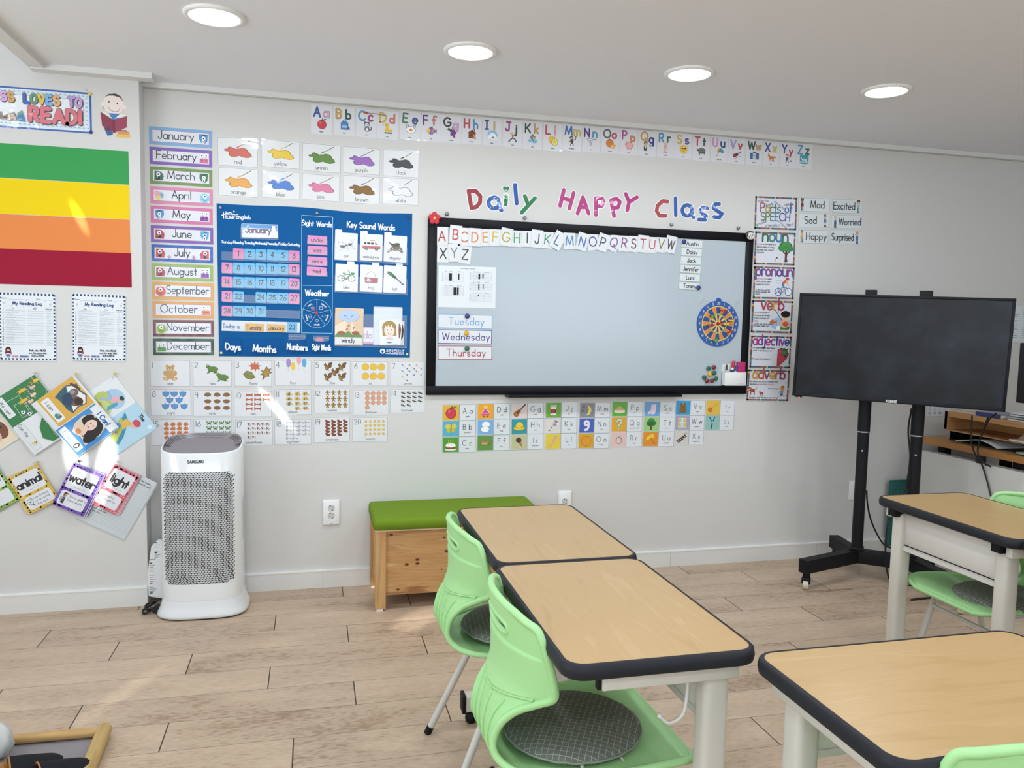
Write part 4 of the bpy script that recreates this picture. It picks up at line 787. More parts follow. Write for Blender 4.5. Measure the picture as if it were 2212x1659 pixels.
'orange2': 'e a06a10 50 48 40 40;e e89a2a 50 48 37 37;e 6a4a1a 50 84 4 4', 'pie': 'e e3d3a5 50 40 44 20;p d9b878 10 42 24 62 50 72 76 62 90 42;e f1efe8 50 30 46 10;l b08a4a 3 20 54 50 62 80 54', 'question': 'l 2a6a6a 18 30 72 40 86 62 86 70 72 62 56 50 48 50 34;l bfe3dc 12 30 72 40 86 62 86 70 72 62 56 50 48 50 34;e 2a6a6a 50 14 9 9;e bfe3dc 50 14 6 6', 'ring': 'e 8a7f7a 52 44 26 30;e e8c9c4 52 42 20 24;e c9c9d4 40 76 12 10', 'socks': 'p efd3e6 44 92 66 94 64 48 50 20 18 8 14 22 38 44;p f3dcec 62 86 84 88 84 46 76 16 46 6 44 16 62 42;l c49ab8 3 44 84 66 86', 'tree': 'r 5a3a20 44 4 12 40;e 2f7a3a 30 56 22 20;e 2f7a3a 68 58 22 20;e 3a8a42 50 76 28 22;e 2a6a34 50 54 26 18;l 5a3a20 5 50 36 30 52', 'umbrella2': 'p f0d43a 8 40 24 74 60 92 78 88;p f0d43a 8 40 78 88 84 66;p d9b82a 20 46 78 88 34 54;p d9b82a 46 60 78 88 60 66;l 8a6a2a 4 50 56 80 14 88 16 90 22', 'vest': 'p 8a6328 26 88 40 92 50 70 60 92 74 88 82 10 18 10;p 6a4a1c 48 70 52 70 52 10 48 10;e e0b85a 44 44 3 3;e e0b85a 44 28 3 3', 'window2': 'r e9e6da 16 12 68 76;r b9d7e6 20 16 60 68;p e8c040 20 84 44 84 30 50 40 16 20 16;p e8c040 80 84 56 84 70 50 60 16 80 16;l fff 5 50 16 50 84;l fff 5 20 50 80 50', 'xylophone': 'p 3a342f 4 26 78 76 96 60 30 8;l d8d3cf 4 20 30 36 18;l d8d3cf 4 36 42 52 30;l d8d3cf 4 52 54 68 42;l d8d3cf 4 68 66 82 54;l 7a5a3a 3 60 80 96 88', 'yoyo': 'e a8501f 26 34 20 20;e d9772a 26 34 17 17;l c99a2a 3 36 50 56 52 66 66 92 84', 'zipper': 'l 2f5fa0 9 50 50 24 94;l 2f5fa0 9 50 50 70 96;l 27508a 12 50 52 44 6;e c9d2da 50 52 7 8',
'teddy': 'e caa06a 50 76 24 20;e caa06a 32 92 9 9;e caa06a 68 92 9 9;e caa06a 50 40 26 28;e caa06a 22 48 12 16;e caa06a 78 48 12 16;e caa06a 26 14 18 12;e caa06a 74 14 18 12;e e3c79a 50 72 11 9;e 3a2a1a 50 75 4 3;e 222 42 81 2 3;e 222 58 81 2 3;e e3c79a 24 12 9 7;e e3c79a 76 12 9 7', 'frog': 'e 3f5f22 54 44 40 24;e 5d8433 54 46 37 21;e 5d8433 20 64 18 14;e 3f5f22 14 76 8 8;e d9d3a0 13 77 4 4;p 4a6f2a 60 30 96 14 60 12;p 4a6f2a 24 34 6 8 30 16', 'maple': 'p c9694a 50 98 58 72 78 84 74 64 98 62 80 48 88 30 62 34 54 8 46 34 18 24 26 46 2 60 26 64 24 82 42 72', 'leafg': 'p 5a4f22 4 60 30 86 66 78 96 36 60 18 24 30;p 8a8a3c 8 60 32 82 64 74 90 38 60 22 28 33;l 5a4f22 3 4 64 94 34', 'oakl': 'p 6b4f1c 60 98 74 80 92 82 82 64 96 56 76 46 80 30 60 30 34 4 42 36 20 44 38 54 26 70 48 68;p b08a3a 60 92 70 76 86 78 76 62 88 56 70 46 74 34 58 34 44 20 48 38 28 46 44 54 34 66 52 66', 'squirrel': 'e 6b4a20 70 62 20 30;e 7d5a2a 40 38 24 26;e 7d5a2a 24 66 16 14;p 7d5a2a 20 76 22 94 32 80;e a8844a 34 30 12 16;l 6b4a20 8 30 16 60 10;e 222 20 68 3 3;e 6b4a20 86 84 12 12', 'dot': 'e c99a24 50 50 46 46;e ecbf3c 50 50 42 42', 'dreidel': 'p 2f6aa8 4 80 96 80 88 36 50 8 12 36;p 5b94d0 10 76 90 76 82 40 50 14 18 40;l 2f6aa8 6 50 80 50 98', 'potato': 'e 4a3216 50 50 47 40;e 8a6432 50 52 44 36;e 5a4020 34 58 4 4;e 5a4020 62 46 4 4;e 5a4020 50 66 4 4', 'bow': 'p 8f3a24 50 50 4 90 4 10;p 8f3a24 50 50 96 90 96 10;p c9643e 46 50 8 82 8 18;p c9643e 54 50 92 82 92 18;r 8f3a24 40 34 20 32', 'bee': 'e 5a4a20 44 40 40 24;e e8b83a 44 40 37 21;l 4a3a1a 9 34 22 36 58;l 4a3a1a 9 54 24 56 56;e cfd9e2 30 74 26 16;e cfd9e2 66 80 20 14;l 4a3a1a 5 80 40 96 20', 'ginger': 'e 8a6420 50 82 18 16;e 9a722a 50 48 18 24;l 9a722a 20 50 58 14 58;l 9a722a 20 50 58 86 58;l 9a722a 20 46 34 32 10;l 9a722a 20 54 34 68 10;e f3ead3 44 84 2 2;e f3ead3 56 84 2 2', 'bloom': 's c9805a 50 50 48 9 .78;s e0a58a 50 50 40 9 .78;e c9805a 50 50 16 16;e f0cdb8 50 50 9 9', 'antsmall': 'e 333 26 60 16 13;e 333 52 50 14 11;e 333 78 40 16 13;l 333 4 30 20 52 50 40 90;l 333 4 64 12 56 50 76 88;l 333 3 10 76 30 96',
'corn': 'p a8501f 6 40 50 92 78 84 94 30 60 10 22 22;p d9793a 14 42 50 86 74 78 88 34 60 16 26 28;p f4ead8 46 88 60 90 76 76 60 66', 'flyg': 'p 3f5f2c 48 50 6 96 8 52 20 44 16 6 46 32;p 3f5f2c 52 50 94 96 92 52 80 44 84 6 54 32;p 8fb86a 44 52 14 86 16 56;p 8fb86a 56 52 86 86 84 56;p a5c785 42 42 26 40 22 18;p a5c785 58 42 74 40 78 18;l 2f4a20 7 50 20 50 76', 'cow': 'e 8a4630 46 54 38 22;e f4f2ee 60 52 18 14;e 8a4630 16 72 16 14;e e5b0a8 12 64 9 7;l 5a2c20 9 24 38 22 8;l 5a2c20 9 70 38 70 8;l f4f2ee 8 50 36 50 8;e 222 18 76 3 3;l 5a2c20 5 84 60 94 34', 'key': 'l 8e959c 9 30 52 96 52 96 34;l 8e959c 8 82 52 82 38;l 8e959c 9 12 70 30 70 30 34 12 34 12 70', 'bean': 'p 7a3a26 6 62 18 84 44 78 60 56 86 56 96 38 82 16 50 14 22 30;e b5654a 34 62 10 8', 'star': 's b98a1f 50 48 50;s e8be3c 50 48 44', 'balloon': 'e COL 50 68 26 30;l 9a9aa0 2 50 38 42 20 56 2', 'dart': 'l c9c9cc 4 26 66 82 30;p COL 6 84 36 78 26 62;e 4a5f9a 84 26 8 8',
'splat': 'p DARK 4 62 10 54 24 50 20 38 22 24 30 14 44 16 56 24 64 18 76 12 88 14 98 24 96 40 88 54 84 70 78 80 66 84 54 76 44 74 34 82 26 88 20 84 18 72 10 70;p COL 6 61 11 56 27 52 23 38 25 26 31 17 43 19 56 27 65 21 76 15 87 17 95 25 93 39 85 53 81 69 76 77 66 80 54 73 44 71 33 79 27 84 23 82 21 69 10 67', 'brushp': 'l 4a3020 7 96 92 48 40;l 8a6038 5 96 92 52 44;l 9aa0a6 7 52 44 38 30;p COL 40 34 34 38 4 8 10 4 38 26', 'heart': 'p COL 50 8 8 52 8 76 22 90 40 88 50 74 60 88 78 90 92 76 92 52',
'antbig': 'e 2a2a2a 30 40 14 9;e 2a2a2a 50 48 9 6;e 1f1f1f 70 58 11 8;l 444 2 52 48 16 8;l 444 2 48 48 36 14;l 444 2 54 48 64 12;l 444 2 52 52 22 74 8 66;l 444 2 58 52 84 44 96 20;l 444 2 76 62 74 90 94 94;l 444 2 78 62 88 80', 'ambulance': 'p f4f4f4 4 36 6 78 20 88 76 86 92 62 98 36;r c0334a 4 30 94 20;p 33424f 10 62 12 76 24 76 24 62;p 33424f 28 62 28 76 44 76 44 62;p 33424f 48 62 48 76 62 76 62 62;p 33424f 70 62 70 80 84 62;r d9a03a 40 88 26 6;e 222 24 28 10 10;e 222 78 28 10 10;e 999 24 28 5 5;e 999 78 28 5 5', 'alligator': 'p 5a5a44 6 22 24 40 50 48 66 40 92 14 84 46 70 60 76 78 60 82 34 74 10 88 28 62 40 52;e 4a4a36 46 40 22 16;p c96a3a 30 30 52 34 44 22;l 4a4a36 8 30 28 12 12;l 4a4a36 8 62 34 88 12;e f3ead3 36 42 3 3', 'bike': 'e 2f4f3a 22 34 20 24;e f8f8f8 22 34 16 20;e 2f4f3a 76 36 20 24;e f8f8f8 76 36 16 20;l 3f8f5a 5 22 34 38 64 68 66 48 34 22 34;l 3f8f5a 5 68 66 76 36;l 3f8f5a 4 66 66 64 88 56 92;l 555 4 36 64 30 74 44 74;p 3f9a5a 70 82 92 80 88 62 74 64;e 777 48 34 7 8;e 8a8a8a 30 18 6 8', 'handbag': 'l b8b8c0 4 20 44 26 74 46 92 64 86 74 44;p b0204f 14 48 86 44 84 8 18 6;p 8a1840 78 44 86 44 84 8 78 8;s f2f4f6 36 26 18 9 .4;e 8fc0d8 36 26 5 5', 'bat': 'p 2f5a38 12 96 28 92 62 50 50 42 8 80;p 3f7a4a 14 92 24 90 40 70 32 64 10 82;l 2a2f2c 8 58 44 92 6;e 222 93 6 6 5',
'windy': 'r e3c3a0 0 0 100 100;p f0dcc2 0 0 36 0 44 60 0 40;p f0dcc2 60 0 84 0 60 60;p 5a8a44 0 4 14 20 30 8 50 22 66 8 84 20 100 6 100 0 0 0;e 9a4a2a 24 14 14 7;e 9a4a2a 76 15 14 7;e 8fa6d0 50 74 40 20;e b4c8ea 30 74 20 15;e b4c8ea 66 76 22 17;e b4c8ea 46 84 22 14;e b4c8ea 50 66 26 13;l 444 2 32 76 40 73;l 444 2 66 76 58 73;l 444 2 44 64 54 64;p 8a4a2a 46 40 54 44 52 34;p 8a4a2a 40 28 48 32 46 22;p 8a4a2a 64 34 72 36 68 26', 'girlface': 'e a8843a 50 62 44 36;r a8843a 8 20 84 44;e f3e2d3 50 48 32 34;p a8843a 18 58 28 80 36 62 46 80 54 62 64 80 72 62 82 58 80 88 20 88;e 444 38 50 3 4;e 444 62 50 3 4;l c0606a 3 40 34 50 28 60 34;p e9c3d0 34 12 66 12 74 2 26 2', 'snowman': 'e fff 50 40 30 26;e fff 50 74 20 18;r 7a3a5a 36 88 28 8;l 5a3a7a 5 22 60 0 76;l 5a3a7a 5 78 60 100 76;p d9793a 50 74 64 70 50 70',
'treebig': 'l 5a2c20 13 52 4 54 48;l 5a2c20 6 54 34 30 54;l 5a2c20 6 54 34 76 52;p 5a2c20 40 2 68 2 56 18;e 1f5a34 50 74 40 24;e 3a8f4a 30 66 26 15;e 3a8f4a 70 64 26 15;e 459a52 52 82 28 16;e 3a8f4a 50 66 22 14', 'dogsit': 'p f4f2ee 20 4 70 4 64 60 40 60;p 3a2c24 30 8 46 8 44 60;e 6b4a34 60 76 20 14;p 6b4a34 72 80 96 70 74 66', 'cyclist': 'e 3a6fa8 22 22 20 22;e f8f8fa 22 22 16 18;e 3a6fa8 78 22 20 22;e f8f8fa 78 22 16 18;l 3a6fa8 3 22 22 40 44 66 46 48 20 22 22;l 3a6fa8 3 66 46 78 22;l 3a6fa8 3 22 22 38 6 22 40 8 10 22 22;l d9604a 15 46 66 62 82;l e0a98a 6 64 80 76 56;l 3f7fc0 10 44 62 54 44;l e0a98a 6 54 44 48 22;e e0a98a 70 88 9 8;e c0392b 70 92 10 6;l 9ab4d8 2 4 84 40 84;l 9ab4d8 2 10 70 36 70', 'fisher': 'e a9c7f0 52 34 48 30;p d9702a 4 40 18 54 30 40 18 26;p d9702a 26 40 38 52 38 28;l 333 3 28 98 66 40;l 3f8f3a 14 58 12 92 14;e 3f8f3a 84 14 14 10;e fff 46 12 10 12;e f0c39d 74 34 22 20;e d9604a 78 32 14 12;l f0c39d 8 62 36 54 48;e f3cba5 76 66 18 18;e 1f1f22 76 80 22 16;l 333 2 70 64 74 63;l 333 2 80 64 84 63', 'strawberry': 'p 1f1a1a 14 84 36 96 74 92 96 66 84 42 30 2 14 6;p d94f5f 17 82 36 92 72 88 92 66 82 44 30 5 17 9;p 1f1a1a 36 98 48 70 40 54 56 60 76 48 78 66 98 66 80 80 96 96 70 86 60 100 52 84;p 3f9a5a 40 94 50 72 46 60 58 64 72 56 74 70 90 69 76 80 84 88 68 82 60 92 54 82;l 5a1a22 3 26 70 27 64;l 5a1a22 3 36 50 37 44;l 5a1a22 3 24 44 25 38;l 5a1a22 3 50 42 51 36;l 5a1a22 3 34 26 35 20;l 5a1a22 3 64 46 65 40;l 5a1a22 3 24 22 25 16;l 5a1a22 3 82 62 83 56', 'dogwalk': 'e a8442c 52 52 30 20;e b5502f 18 74 18 18;p 7a2f20 4 70 12 40 20 60;l a8442c 12 32 40 30 6;l a8442c 12 68 40 72 6;l f4f2ee 6 76 60 80 44;l a8442c 6 80 60 96 86;e f3ead3 16 66 9 7', 'runner': 'e e0a04a 56 78 20 17;p a83a34 38 86 60 96 80 86 58 84;p 6aaede 34 62 66 62 64 40 36 40;p 3a5fb0 36 40 66 40 62 26 38 24;l e0a98a 7 44 26 20 18 8 6;l e0a98a 7 60 26 74 20 92 26;l e0a98a 6 36 58 22 44;l e0a98a 6 64 58 78 48;e 9a9aa0 8 4 9 5;e 9a9aa0 94 26 7 6;e 333 60 80 2 3',
'boyread': 'e b9b6b2 18 66 4 4;e f3e5de 50 76 33 24;e f3e5de 14 74 5 5;e f3e5de 86 70 5 5;p 4a3a34 22 90 36 98 58 100 74 94 82 82 70 92 50 95 34 94;e 222 36 80 2.2 1.8;e 222 62 77 2.2 1.8;l 8a5a50 1.5 32 68 42 60 54 58 64 60 70 66;p 3f7fc0 34 54 72 54 62 38 46 38;p 8a2f4a 8 56 46 40 46 12 12 24;p 9a3a55 52 40 92 50 90 24 52 10;p f4efe6 10 57 46 42 28 54;p f4efe6 52 42 90 52 70 54;r 7a2440 45 10 8 30;p 2f5fa0 16 22 28 2 44 4 46 10 34 18;e 6a2a3a 30 18 9 5;r d9956a 60 6 38 8;r e6c05a 56 0 44 7;p 8a4a5a 62 14 92 14 90 17 64 17'}
def sub(name, **kw):
    t = IC[name]
    for k, v in kw.items(): t = t.replace(k, v)
    return t
def kid(hair, skin, top, bottom, arms=0, bun=0):
    t = ('e %s 34 92 9 7;e %s 66 92 9 7;' % (hair, hair) if bun else '')+'e %s 50 82 20 17;e %s 50 76 15 14;' % (hair, skin)
    t += ('l %s 8 36 56 14 78;l %s 8 64 56 86 78;' % (skin, skin) if arms == 1 else 'l %s 8 40 58 54 64;l %s 8 62 58 52 52;' % (skin, skin) if arms == 2 else 'l %s 8 34 56 28 34;l %s 8 66 56 72 34;' % (skin, skin))
    return t+'p %s 34 62 66 62 68 32 32 32;r %s 34 8 13 28;r %s 53 8 13 28;e 222 40 6 10 5;e 222 60 6 10 5;e 222 44 76 2 2;e 222 56 76 2 2;l 8a3a3a 2 45 69 50 67 55 69' % (top, bottom, bottom)
WF, WP = 4.0, 3.90
paper = lambda h: mat(h, 'paper'); lam = lambda h: mat(h, 'lam')
ink = lam('23262b'); inkp = paper('2c2f36'); white = lam('e9edf1'); whitep = paper('e6ebf0'); grey = lam('9ea3a8')
# ---- alphabet strip cards under the ceiling
AB = [('Aa', '2d5fa8 e3a9cc', 'apple', 'apple'), ('Bb', 'dba947 1f5b4d', 'bag', 'bag'), ('Cc', '4aa3dd b0357e', 'cat', 'cat'), ('Dd', 'e3c955 e0736b', 'duck', 'duck'), ('Ee', '3f7f5e 2f4f9e', 'egg', 'egg'), ('Ff', '6b2f96 e58476', 'fish', 'fish'), ('Gg', '25403c e3a6d6', 'grapes', 'grapes'), ('Hh', 'd8455b 3e9bd3', 'house', 'house'), ('Ii', '27408b e9c23d', 'igloo', 'igloo'), ('Jj', 'b0359a 1f5a4a', 'jump', 'jump'), ('Kk', '1f5a4a d99a5b', 'kite', 'kite'), ('Ll', 'd9485c e7a5b8', 'lemon', 'lemon'), ('Mm', '3a78bd e3c65a', 'monkey', 'monkey'), ('Nn', '5b2a8c 4a9ccc', 'net', 'net'), ('Oo', '5f6a68 d94f63', 'orange', 'orange'), ('Pp', 'c8409a df8a58', 'pig', 'pig'), ('Qq', 'e0a84e 2b3d96', 'quiet', 'quiet'), ('Rr', '3f9cc9 2f6b55', 'rabbit', 'rabbit'), ('Ss', 'e5c64f 6a4aa8', 'sun', 'sun'), ('Tt', 'd9485c 444c4b', 'turtle', 'turtle'), ('Uu', 'e8a0d6 2d4a9c', 'umbrella', 'umbrella'), ('Vv', 'b7a5e6 d4455b', 'violin', 'violin'), ('Ww', '23574a dba368', 'window', 'window'), ('Xx', '2a4a9c e5cd62', 'fox', 'fox'), ('Yy', '3b3a9a d0456a', 'yoyokid', 'yo-yo'), ('Zz', '4aa3cf 2f7a60', 'zebra', 'zebra')]
AX_ = [(48, 225, 68, 318), (240, 418, 85, 328), (432, 607, 102, 344), (613, 790, 122, 360), (808, 982, 124, 366), (985, 1153, 139, 377), (1158, 1330, 158, 391), (1333, 1502, 170, 402), (1510, 1673, 182, 414), (1685, 1848, 195, 430), (1855, 2018, 210, 446), (2030, 2192, 224, 460)]
AX2 = [(62, 220, 153, 382), (228, 380, 173, 391), (390, 545, 180, 403), (550, 700, 193, 414), (706, 860, 203, 428), (866, 1015, 214, 438), (1018, 1163, 229, 448), (1170, 1315, 244, 464), (1325, 1468, 256, 474), (1475, 1615, 273, 490), (1625, 1765, 283, 498), (1772, 1908, 299, 514), (1915, 2045, 314, 523), (2050, 2188, 318, 534)]
for i, (lt, cl, ic, wd) in enumerate(AB):
    q = AX_[i] if i < 12 else AX2[i-12]; zm = (660, 210, .25316) if i < 12 else (1200, 230, .25316)
    f = Flat(WF, q, zm, ang=[-1, .4, -.6, -1.2, -3, 1, -.8, 0, .5, -.5, .3, -.6][i % 12]); f.slab(lam('e3e4ea')); c = [lam(x) for x in cl.split()]; h = .31*f.h
    t0 = dict(al='l', loc=False, out=(ink, .055), lw=.145)
    big, sm = lt; big = {'I': '^', 'J': '~'}.get(big, big)
    f.text(big, .13, .60, h, c[0], maxw=.44*f.w, **t0); f.text(sm, .60, .60-(0.06 if sm in 'gjpqy' else 0), h*(1 if sm in 'bdfhklt' else 1.08), c[1], maxw=.30*f.w, **t0)
    f.icon(ic, .24, .17, .80, .17+.56*f.w/f.h)
    if ic == 'quiet': f.text('Shh!', .74, .40, .08*f.h, lam('2d4a9c'), lw=.17, rot=15)
    f.text(wd, .5, .075, .045*f.h, ink, lw=.16)
    f.done('alphabet_card', 'tall white alphabet card showing %s and a small %s picture under the ceiling' % (lt, wd), 'alphabet card', 'alphabet cards under the ceiling')
mb = MB(); a, b = onY(790, 243.5, 3.995), onY(835, 250, 3.995)
mb.tube([a, (a+b)/2+Vector((0, 0, .002)), b], .0035, mat('b0552f', 'film'), 6, flat=.3).ball(a, .008, mat('b0552f', 'film'), 8, (1.5, .25, .7)).build('brown_tape', None, 'torn brown ribbon stuck across the Cc and Dd alphabet cards', 'ribbon')

# ---- paint colour cards
PC = [('red', 'd2614f', (30, 312, 88, 290)), ('yellow', 'ecc72f', (332, 601, 105, 300)), ('green', '5f8a35', (613, 884, 130, 328)), ('purple', '9a68ba', (897, 1155, 153, 343)), ('black', '25262b', (1170, 1421, 172, 362)),
 ('orange', 'eda94b', (35, 315, 296, 497)), ('blue', '4d82d2', (333, 602, 315, 512)), ('pink', 'e07fa6', (612, 876, 340, 526)), ('brown', '8a6228', (896, 1155, 350, 546)), ('white', 'ecedf0', (1167, 1418, 364, 553))]
dk = lambda h: ''.join('%02x' % int(int(h[i:i+2], 16)*.72) for i in (0, 2, 4))
for i, (n, h, q) in enumerate(PC):
    f = Flat(WF, q, (460, 270, .31352), ang=[.3, -.6, -.8, -.4, 0, -.5, -.7, -.9, 0, .2][i]); f.slab(lam('e6e8ea'), r=.003); f.frame(.012, .02, .988, .98, .0012, lam('6f757b'))
    f.icon('', .12, .27, .86, .74, src=sub('splat', COL=h, DARK='777' if n == 'white' else dk(h))); f.icon('', .44, .64, .82, .95, src=sub('brushp', COL=h)); f.poly([f.B(.5+.008*cos(a*.7), .62+.018*sin(a*.7)) for a in range(9)], lam(dk(h)))
    f.text(n, .50, .105, .14*f.h, ink, lw=.085, sp=.16)
    f.done('colour_card', 'white card with a %s paint splat, a brush and the word %s' % (n, n), 'colour card', 'paint colour cards')

# ---- month cards
def monster(kind, h):
    D = dk(h)
    eye = lambda x, y, r: 'e fff %s %s %s %s;e 222 %s %s %s %s;' % (x, y, r, r, x, y, r*.42, r*.42)
    if kind == 'blob': return 'p %s 6 4 10 96 70 92 96 60 92 4;' % h+eye(46, 64, 20)+'p 222 28 36 64 40 60 12 34 14;p fff 34 38 42 38 38 28;l %s 5 86 30 100 44' % h
    if kind == 'stalk': return 'l %s 7 30 50 26 78;l %s 7 64 50 68 78;p %s 8 4 10 48 90 50 92 4;' % (h, h, h)+eye(26, 82, 16)+eye(70, 82, 16)+'l 222 4 20 36 50 24 80 38;p fff 40 28 48 26 44 18'
    if kind == 'drop': return 'p %s 8 96 92 98 96 50 70 8 40 2 14 30;p %s 20 84 40 96 70 94 52 82;' % (h, D)+eye(50, 56, 19)+eye(54, 22, 16)+'l 222 5 30 88 60 84'
    return 's %s 48 44 52 18 .86;' % h+eye(46, 62, 20)+'l 222 4 22 30 46 20 74 32'
ZA, ZB = (0, 150, .30132), (320, 460, .19277)
MO = [('January', '7fb0e0', ZA, [(1066, 407), (1522, 440), (1520, 567), (1070, 535)], None, ('drop', '4a90d0')), ('February', '7d62b8', ZA, [(1070, 553), (1522, 583), (1520, 705), (1073, 677)], None, ('stalk', 'd8709a')), ('March', '72964f', ZA, [(1073, 694), (1522, 724), (1522, 845), (1076, 817)], ('blob', '2f6f58'), ('drop', '2f7a52')), ('April', 'de88ae', ZA, [(1075, 836), (1527, 862), (1525, 983), (1080, 960)], ('eggs', ''), ('spiky', '8fd0e6')),
 ('May', 'd874a4', ZA, [(1080, 975), (1525, 1000), (1525, 1118), (1080, 1096)], ('drop', '4a90d0'), ('stalk', '8a3fa0')), ('June', '7f5fb2', ZA, [(1080, 1115), (1530, 1137), (1527, 1255), (1083, 1238)], ('blob', 'b8485a'), ('drop', '58aee0')), ('July', '2f66b8', ZA, [(1085, 1252), (1527, 1272), (1527, 1390), (1087, 1373)], ('blob', 'c85a60'), ('blob', 'c8606a')), ('August', '93b554', ZA, [(1087, 1388), (1528, 1406), (1528, 1521), (1088, 1508)], ('blob', 'b8485a'), ('stalk', '9050b0')),
 ('September', 'dea850', ZB, [(42, 770), (738, 790), (738, 985), (43, 965)], ('spiky', 'dd6256'), None), ('October', 'e0a052', ZB, [(47, 985), (738, 1003), (738, 1185), (50, 1175)], None, ('stalk', 'e08a5f')), ('November', '6e3f3e', ZB, [(52, 1197), (737, 1205), (737, 1388), (57, 1385)], ('spiky', '9ab83a'), None), ('December', '2c5640', ZB, [(53, 1405), (737, 1412), (737, 1593), (57, 1595)], ('stalk', '5f9e50'), None)]
for n, h, zm, q, lf, rt in MO:
    f = Flat(WF, q, zm); f.slab(lam(h)); f.rect(.045, .16, .955, .84, lam('b58ab0')); f.rect(.055, .19, .945, .81, lam('f6f6f8')); f.rect(.062, .215, .938, .785, lam('e4e6ef')); aw = .56*f.h/f.w
    x0, x1 = .075, .925
    if lf: f.icon('', .06, .2, .06+aw, .78, src=monster(*lf) if lf[0] != 'eggs' else 'e 8fbfe0 70 50 26 34;e f2a8c0 30 68 28 30;e f0d86a 46 26 28 24;e 7a8fd0 72 54 10 12;e f6d08a 26 70 10 10'); x0 = .05+aw
    if rt: f.icon('', .945-aw, .2, .945, .78, src=monster(*rt), flip=True); x1 = .94-aw
    if n == 'July':
        for u, v in ((.30, .30), (.70, .32)): f.icon('', u-.05, v-.2, u+.02, v+.13, src='s 3a5fb0 50 50 50;s f4f4f8 50 50 34;s d9485c 50 50 22')
    f.text(n, (x0+x1)/2, .35, .46*f.h, ink, lw=.095, maxw=(x1-x0-.03)*f.w, sp=.17)
    f.done('month_card', 'laminated month card reading %s' % n, 'month card', 'month cards')

# ---- number cards 1 to 20
NC = [('one', [('teddy', 50, 52, 40)], (48, 363, 26, 235)), ('two', [('frog', 50, 68, 32), ('frog', 76, 38, 32)], (378, 683, 27, 235)), ('three', [('maple', 54, 74, 34), ('leafg', 40, 42, 34), ('oakl', 80, 50, 40)], (697, 993, 26, 234)), ('four', 'balloon', (1008, 1297, 25, 230)), ('five', 'squirrel', (1312, 1597, 29, 231)), ('six', 'dot', (1610, 1888, 33, 232)), ('seven', 'dart', (1902, 2173, 38, 233)),
 ('eight', 'dreidel', (52, 370, 251, 463)), ('nine', 'potato', (380, 682, 257, 465)), ('ten', 'bow', (695, 992, 262, 469)), ('eleven', 'bee', (1008, 1297, 250, 455)), ('twelve', 'ginger', (1310, 1595, 244, 440)), ('thirteen', 'bloom', (1612, 1893, 258, 456)), ('fourteen', 'antsmall', (1897, 2168, 248, 440)),
 ('fifteen', 'corn', (58, 370, 482, 690)), ('sixteen', 'flyg', (385, 686, 478, 688)), ('seventeen', 'cow', (703, 1000, 486, 688)), ('eighteen', 'key', (1008, 1297, 481, 682)), ('nineteen', 'bean', (1310, 1595, 464, 665)), ('twenty', 'star', (1608, 1887, 464, 661))]
GR = {'four': [(38, 78, 'a08acb'), (50, 66, 'ecc944'), (66, 88, 'e8a5b4'), (80, 78, '5cabd8')], 'five': [(38, 76), (76, 76), (58, 56), (38, 37), (76, 37)], 'six': [(36, 76), (58, 76), (80, 76), (36, 40), (58, 40), (80, 40)], 'seven': [(40, 78, '5a78c0'), (60, 78, '4a8a9a'), (80, 78, 'd98a4a'), (40, 54, '6a6f80'), (60, 54, '4a5a5a'), (80, 54, 'c05a4a'), (40, 32, 'd9a83a')], 'eight': [(38, 82), (58, 82), (79, 82), (47, 59), (70, 59), (37, 36), (59, 36), (82, 36)]}
PIC = {'six': 22, 'eight': 20, 'five': 26, 'four': 24, 'seven': 22}
for i, (n, ic, q) in enumerate(NC):
    k = i+1; f = Flat(WF, q, (310, 770, .28029), ang=[0, 0, -.2, .3, -.2, 0, -.4, -.3, -.4, -.3, .8, .5, .2, .2, 0, 0, -.5, -.3, .6, .3][i]); f.slab(lam('e4e6ea'), r=.003); f.frame(.012, .02, .988, .98, .0013, lam('7b8086'))
    if isinstance(ic, list):
        for a, x, y, s_ in ic: w_ = s_/100*f.w/2*1.05; x, z = f.B(x/100, y/100); f.icon(a, x-w_, z-w_, x+w_, z+w_, loc=True)
    else:
        if n in GR: pts = GR[n]
        else:
            cols = {'nine': 3, 'ten': 3, 'eleven': 3, 'seventeen': 5, 'twenty': 5}.get(n, 4); rows = ceil(k/cols); top, bot = 82, 33
            pts = [(38+(48/(cols-1))*(j % cols), top-(top-bot)/max(1, rows-1)*(j//cols)) for j in range(k)]
            if n == 'ten': cn = [3, 3, 2, 2]; pts = [(40+22*a, 83-17*b) for b in range(4) for a in range(cn[b])]
            if n == 'eleven': pts = [(40+22*a, 83-18*b) for b in range(4) for a in range(1 if b == 3 else 0, 3)]
            if n == 'sixteen': pts = [(40+16*(j % 4), 84-19*(j//4)) for j in range(16)]
            if n == 'thirteen': pts = [(40+15.5*(j % 4), 86-18*(j//4)) for j in range(13)]
        s_ = PIC.get(n) or {3: 19, 4: 15, 5: 11}[3 if n in ('nine', 'ten', 'eleven') else 5 if n in ('seventeen', 'twenty', 'eighteen') else 4]; L0 = f.L; LM = L0
        if n == 'eighteen': pts = [(38+16.5*(j % 4), 86-15*(j//4)) for j in range(18)]; s_ = 15
        for p in pts:
            f.L = L0; w_ = s_/100*f.w/2; x, z = f.B(p[0]/100, p[1]/100); asp = {'bow': .6, 'potato': .72, 'balloon': 1.7}.get(ic, 1)
            f.icon('', x-w_, z-w_*asp, x+w_, z+w_*asp, loc=True, src=sub(ic, COL=p[2]) if len(p) > 2 else IC[ic]); LM = max(LM, f.L)
        f.L = LM
    f.text(str(k), .055, .71, .20*f.h, ink, lw=.075, al='l'); f.text(n, .5, .085, .105*f.h, ink, lw=.085, sp=.17)
    f.done('number_card', 'white number card reading %d and %s' % (k, n), 'number card', 'counting cards')

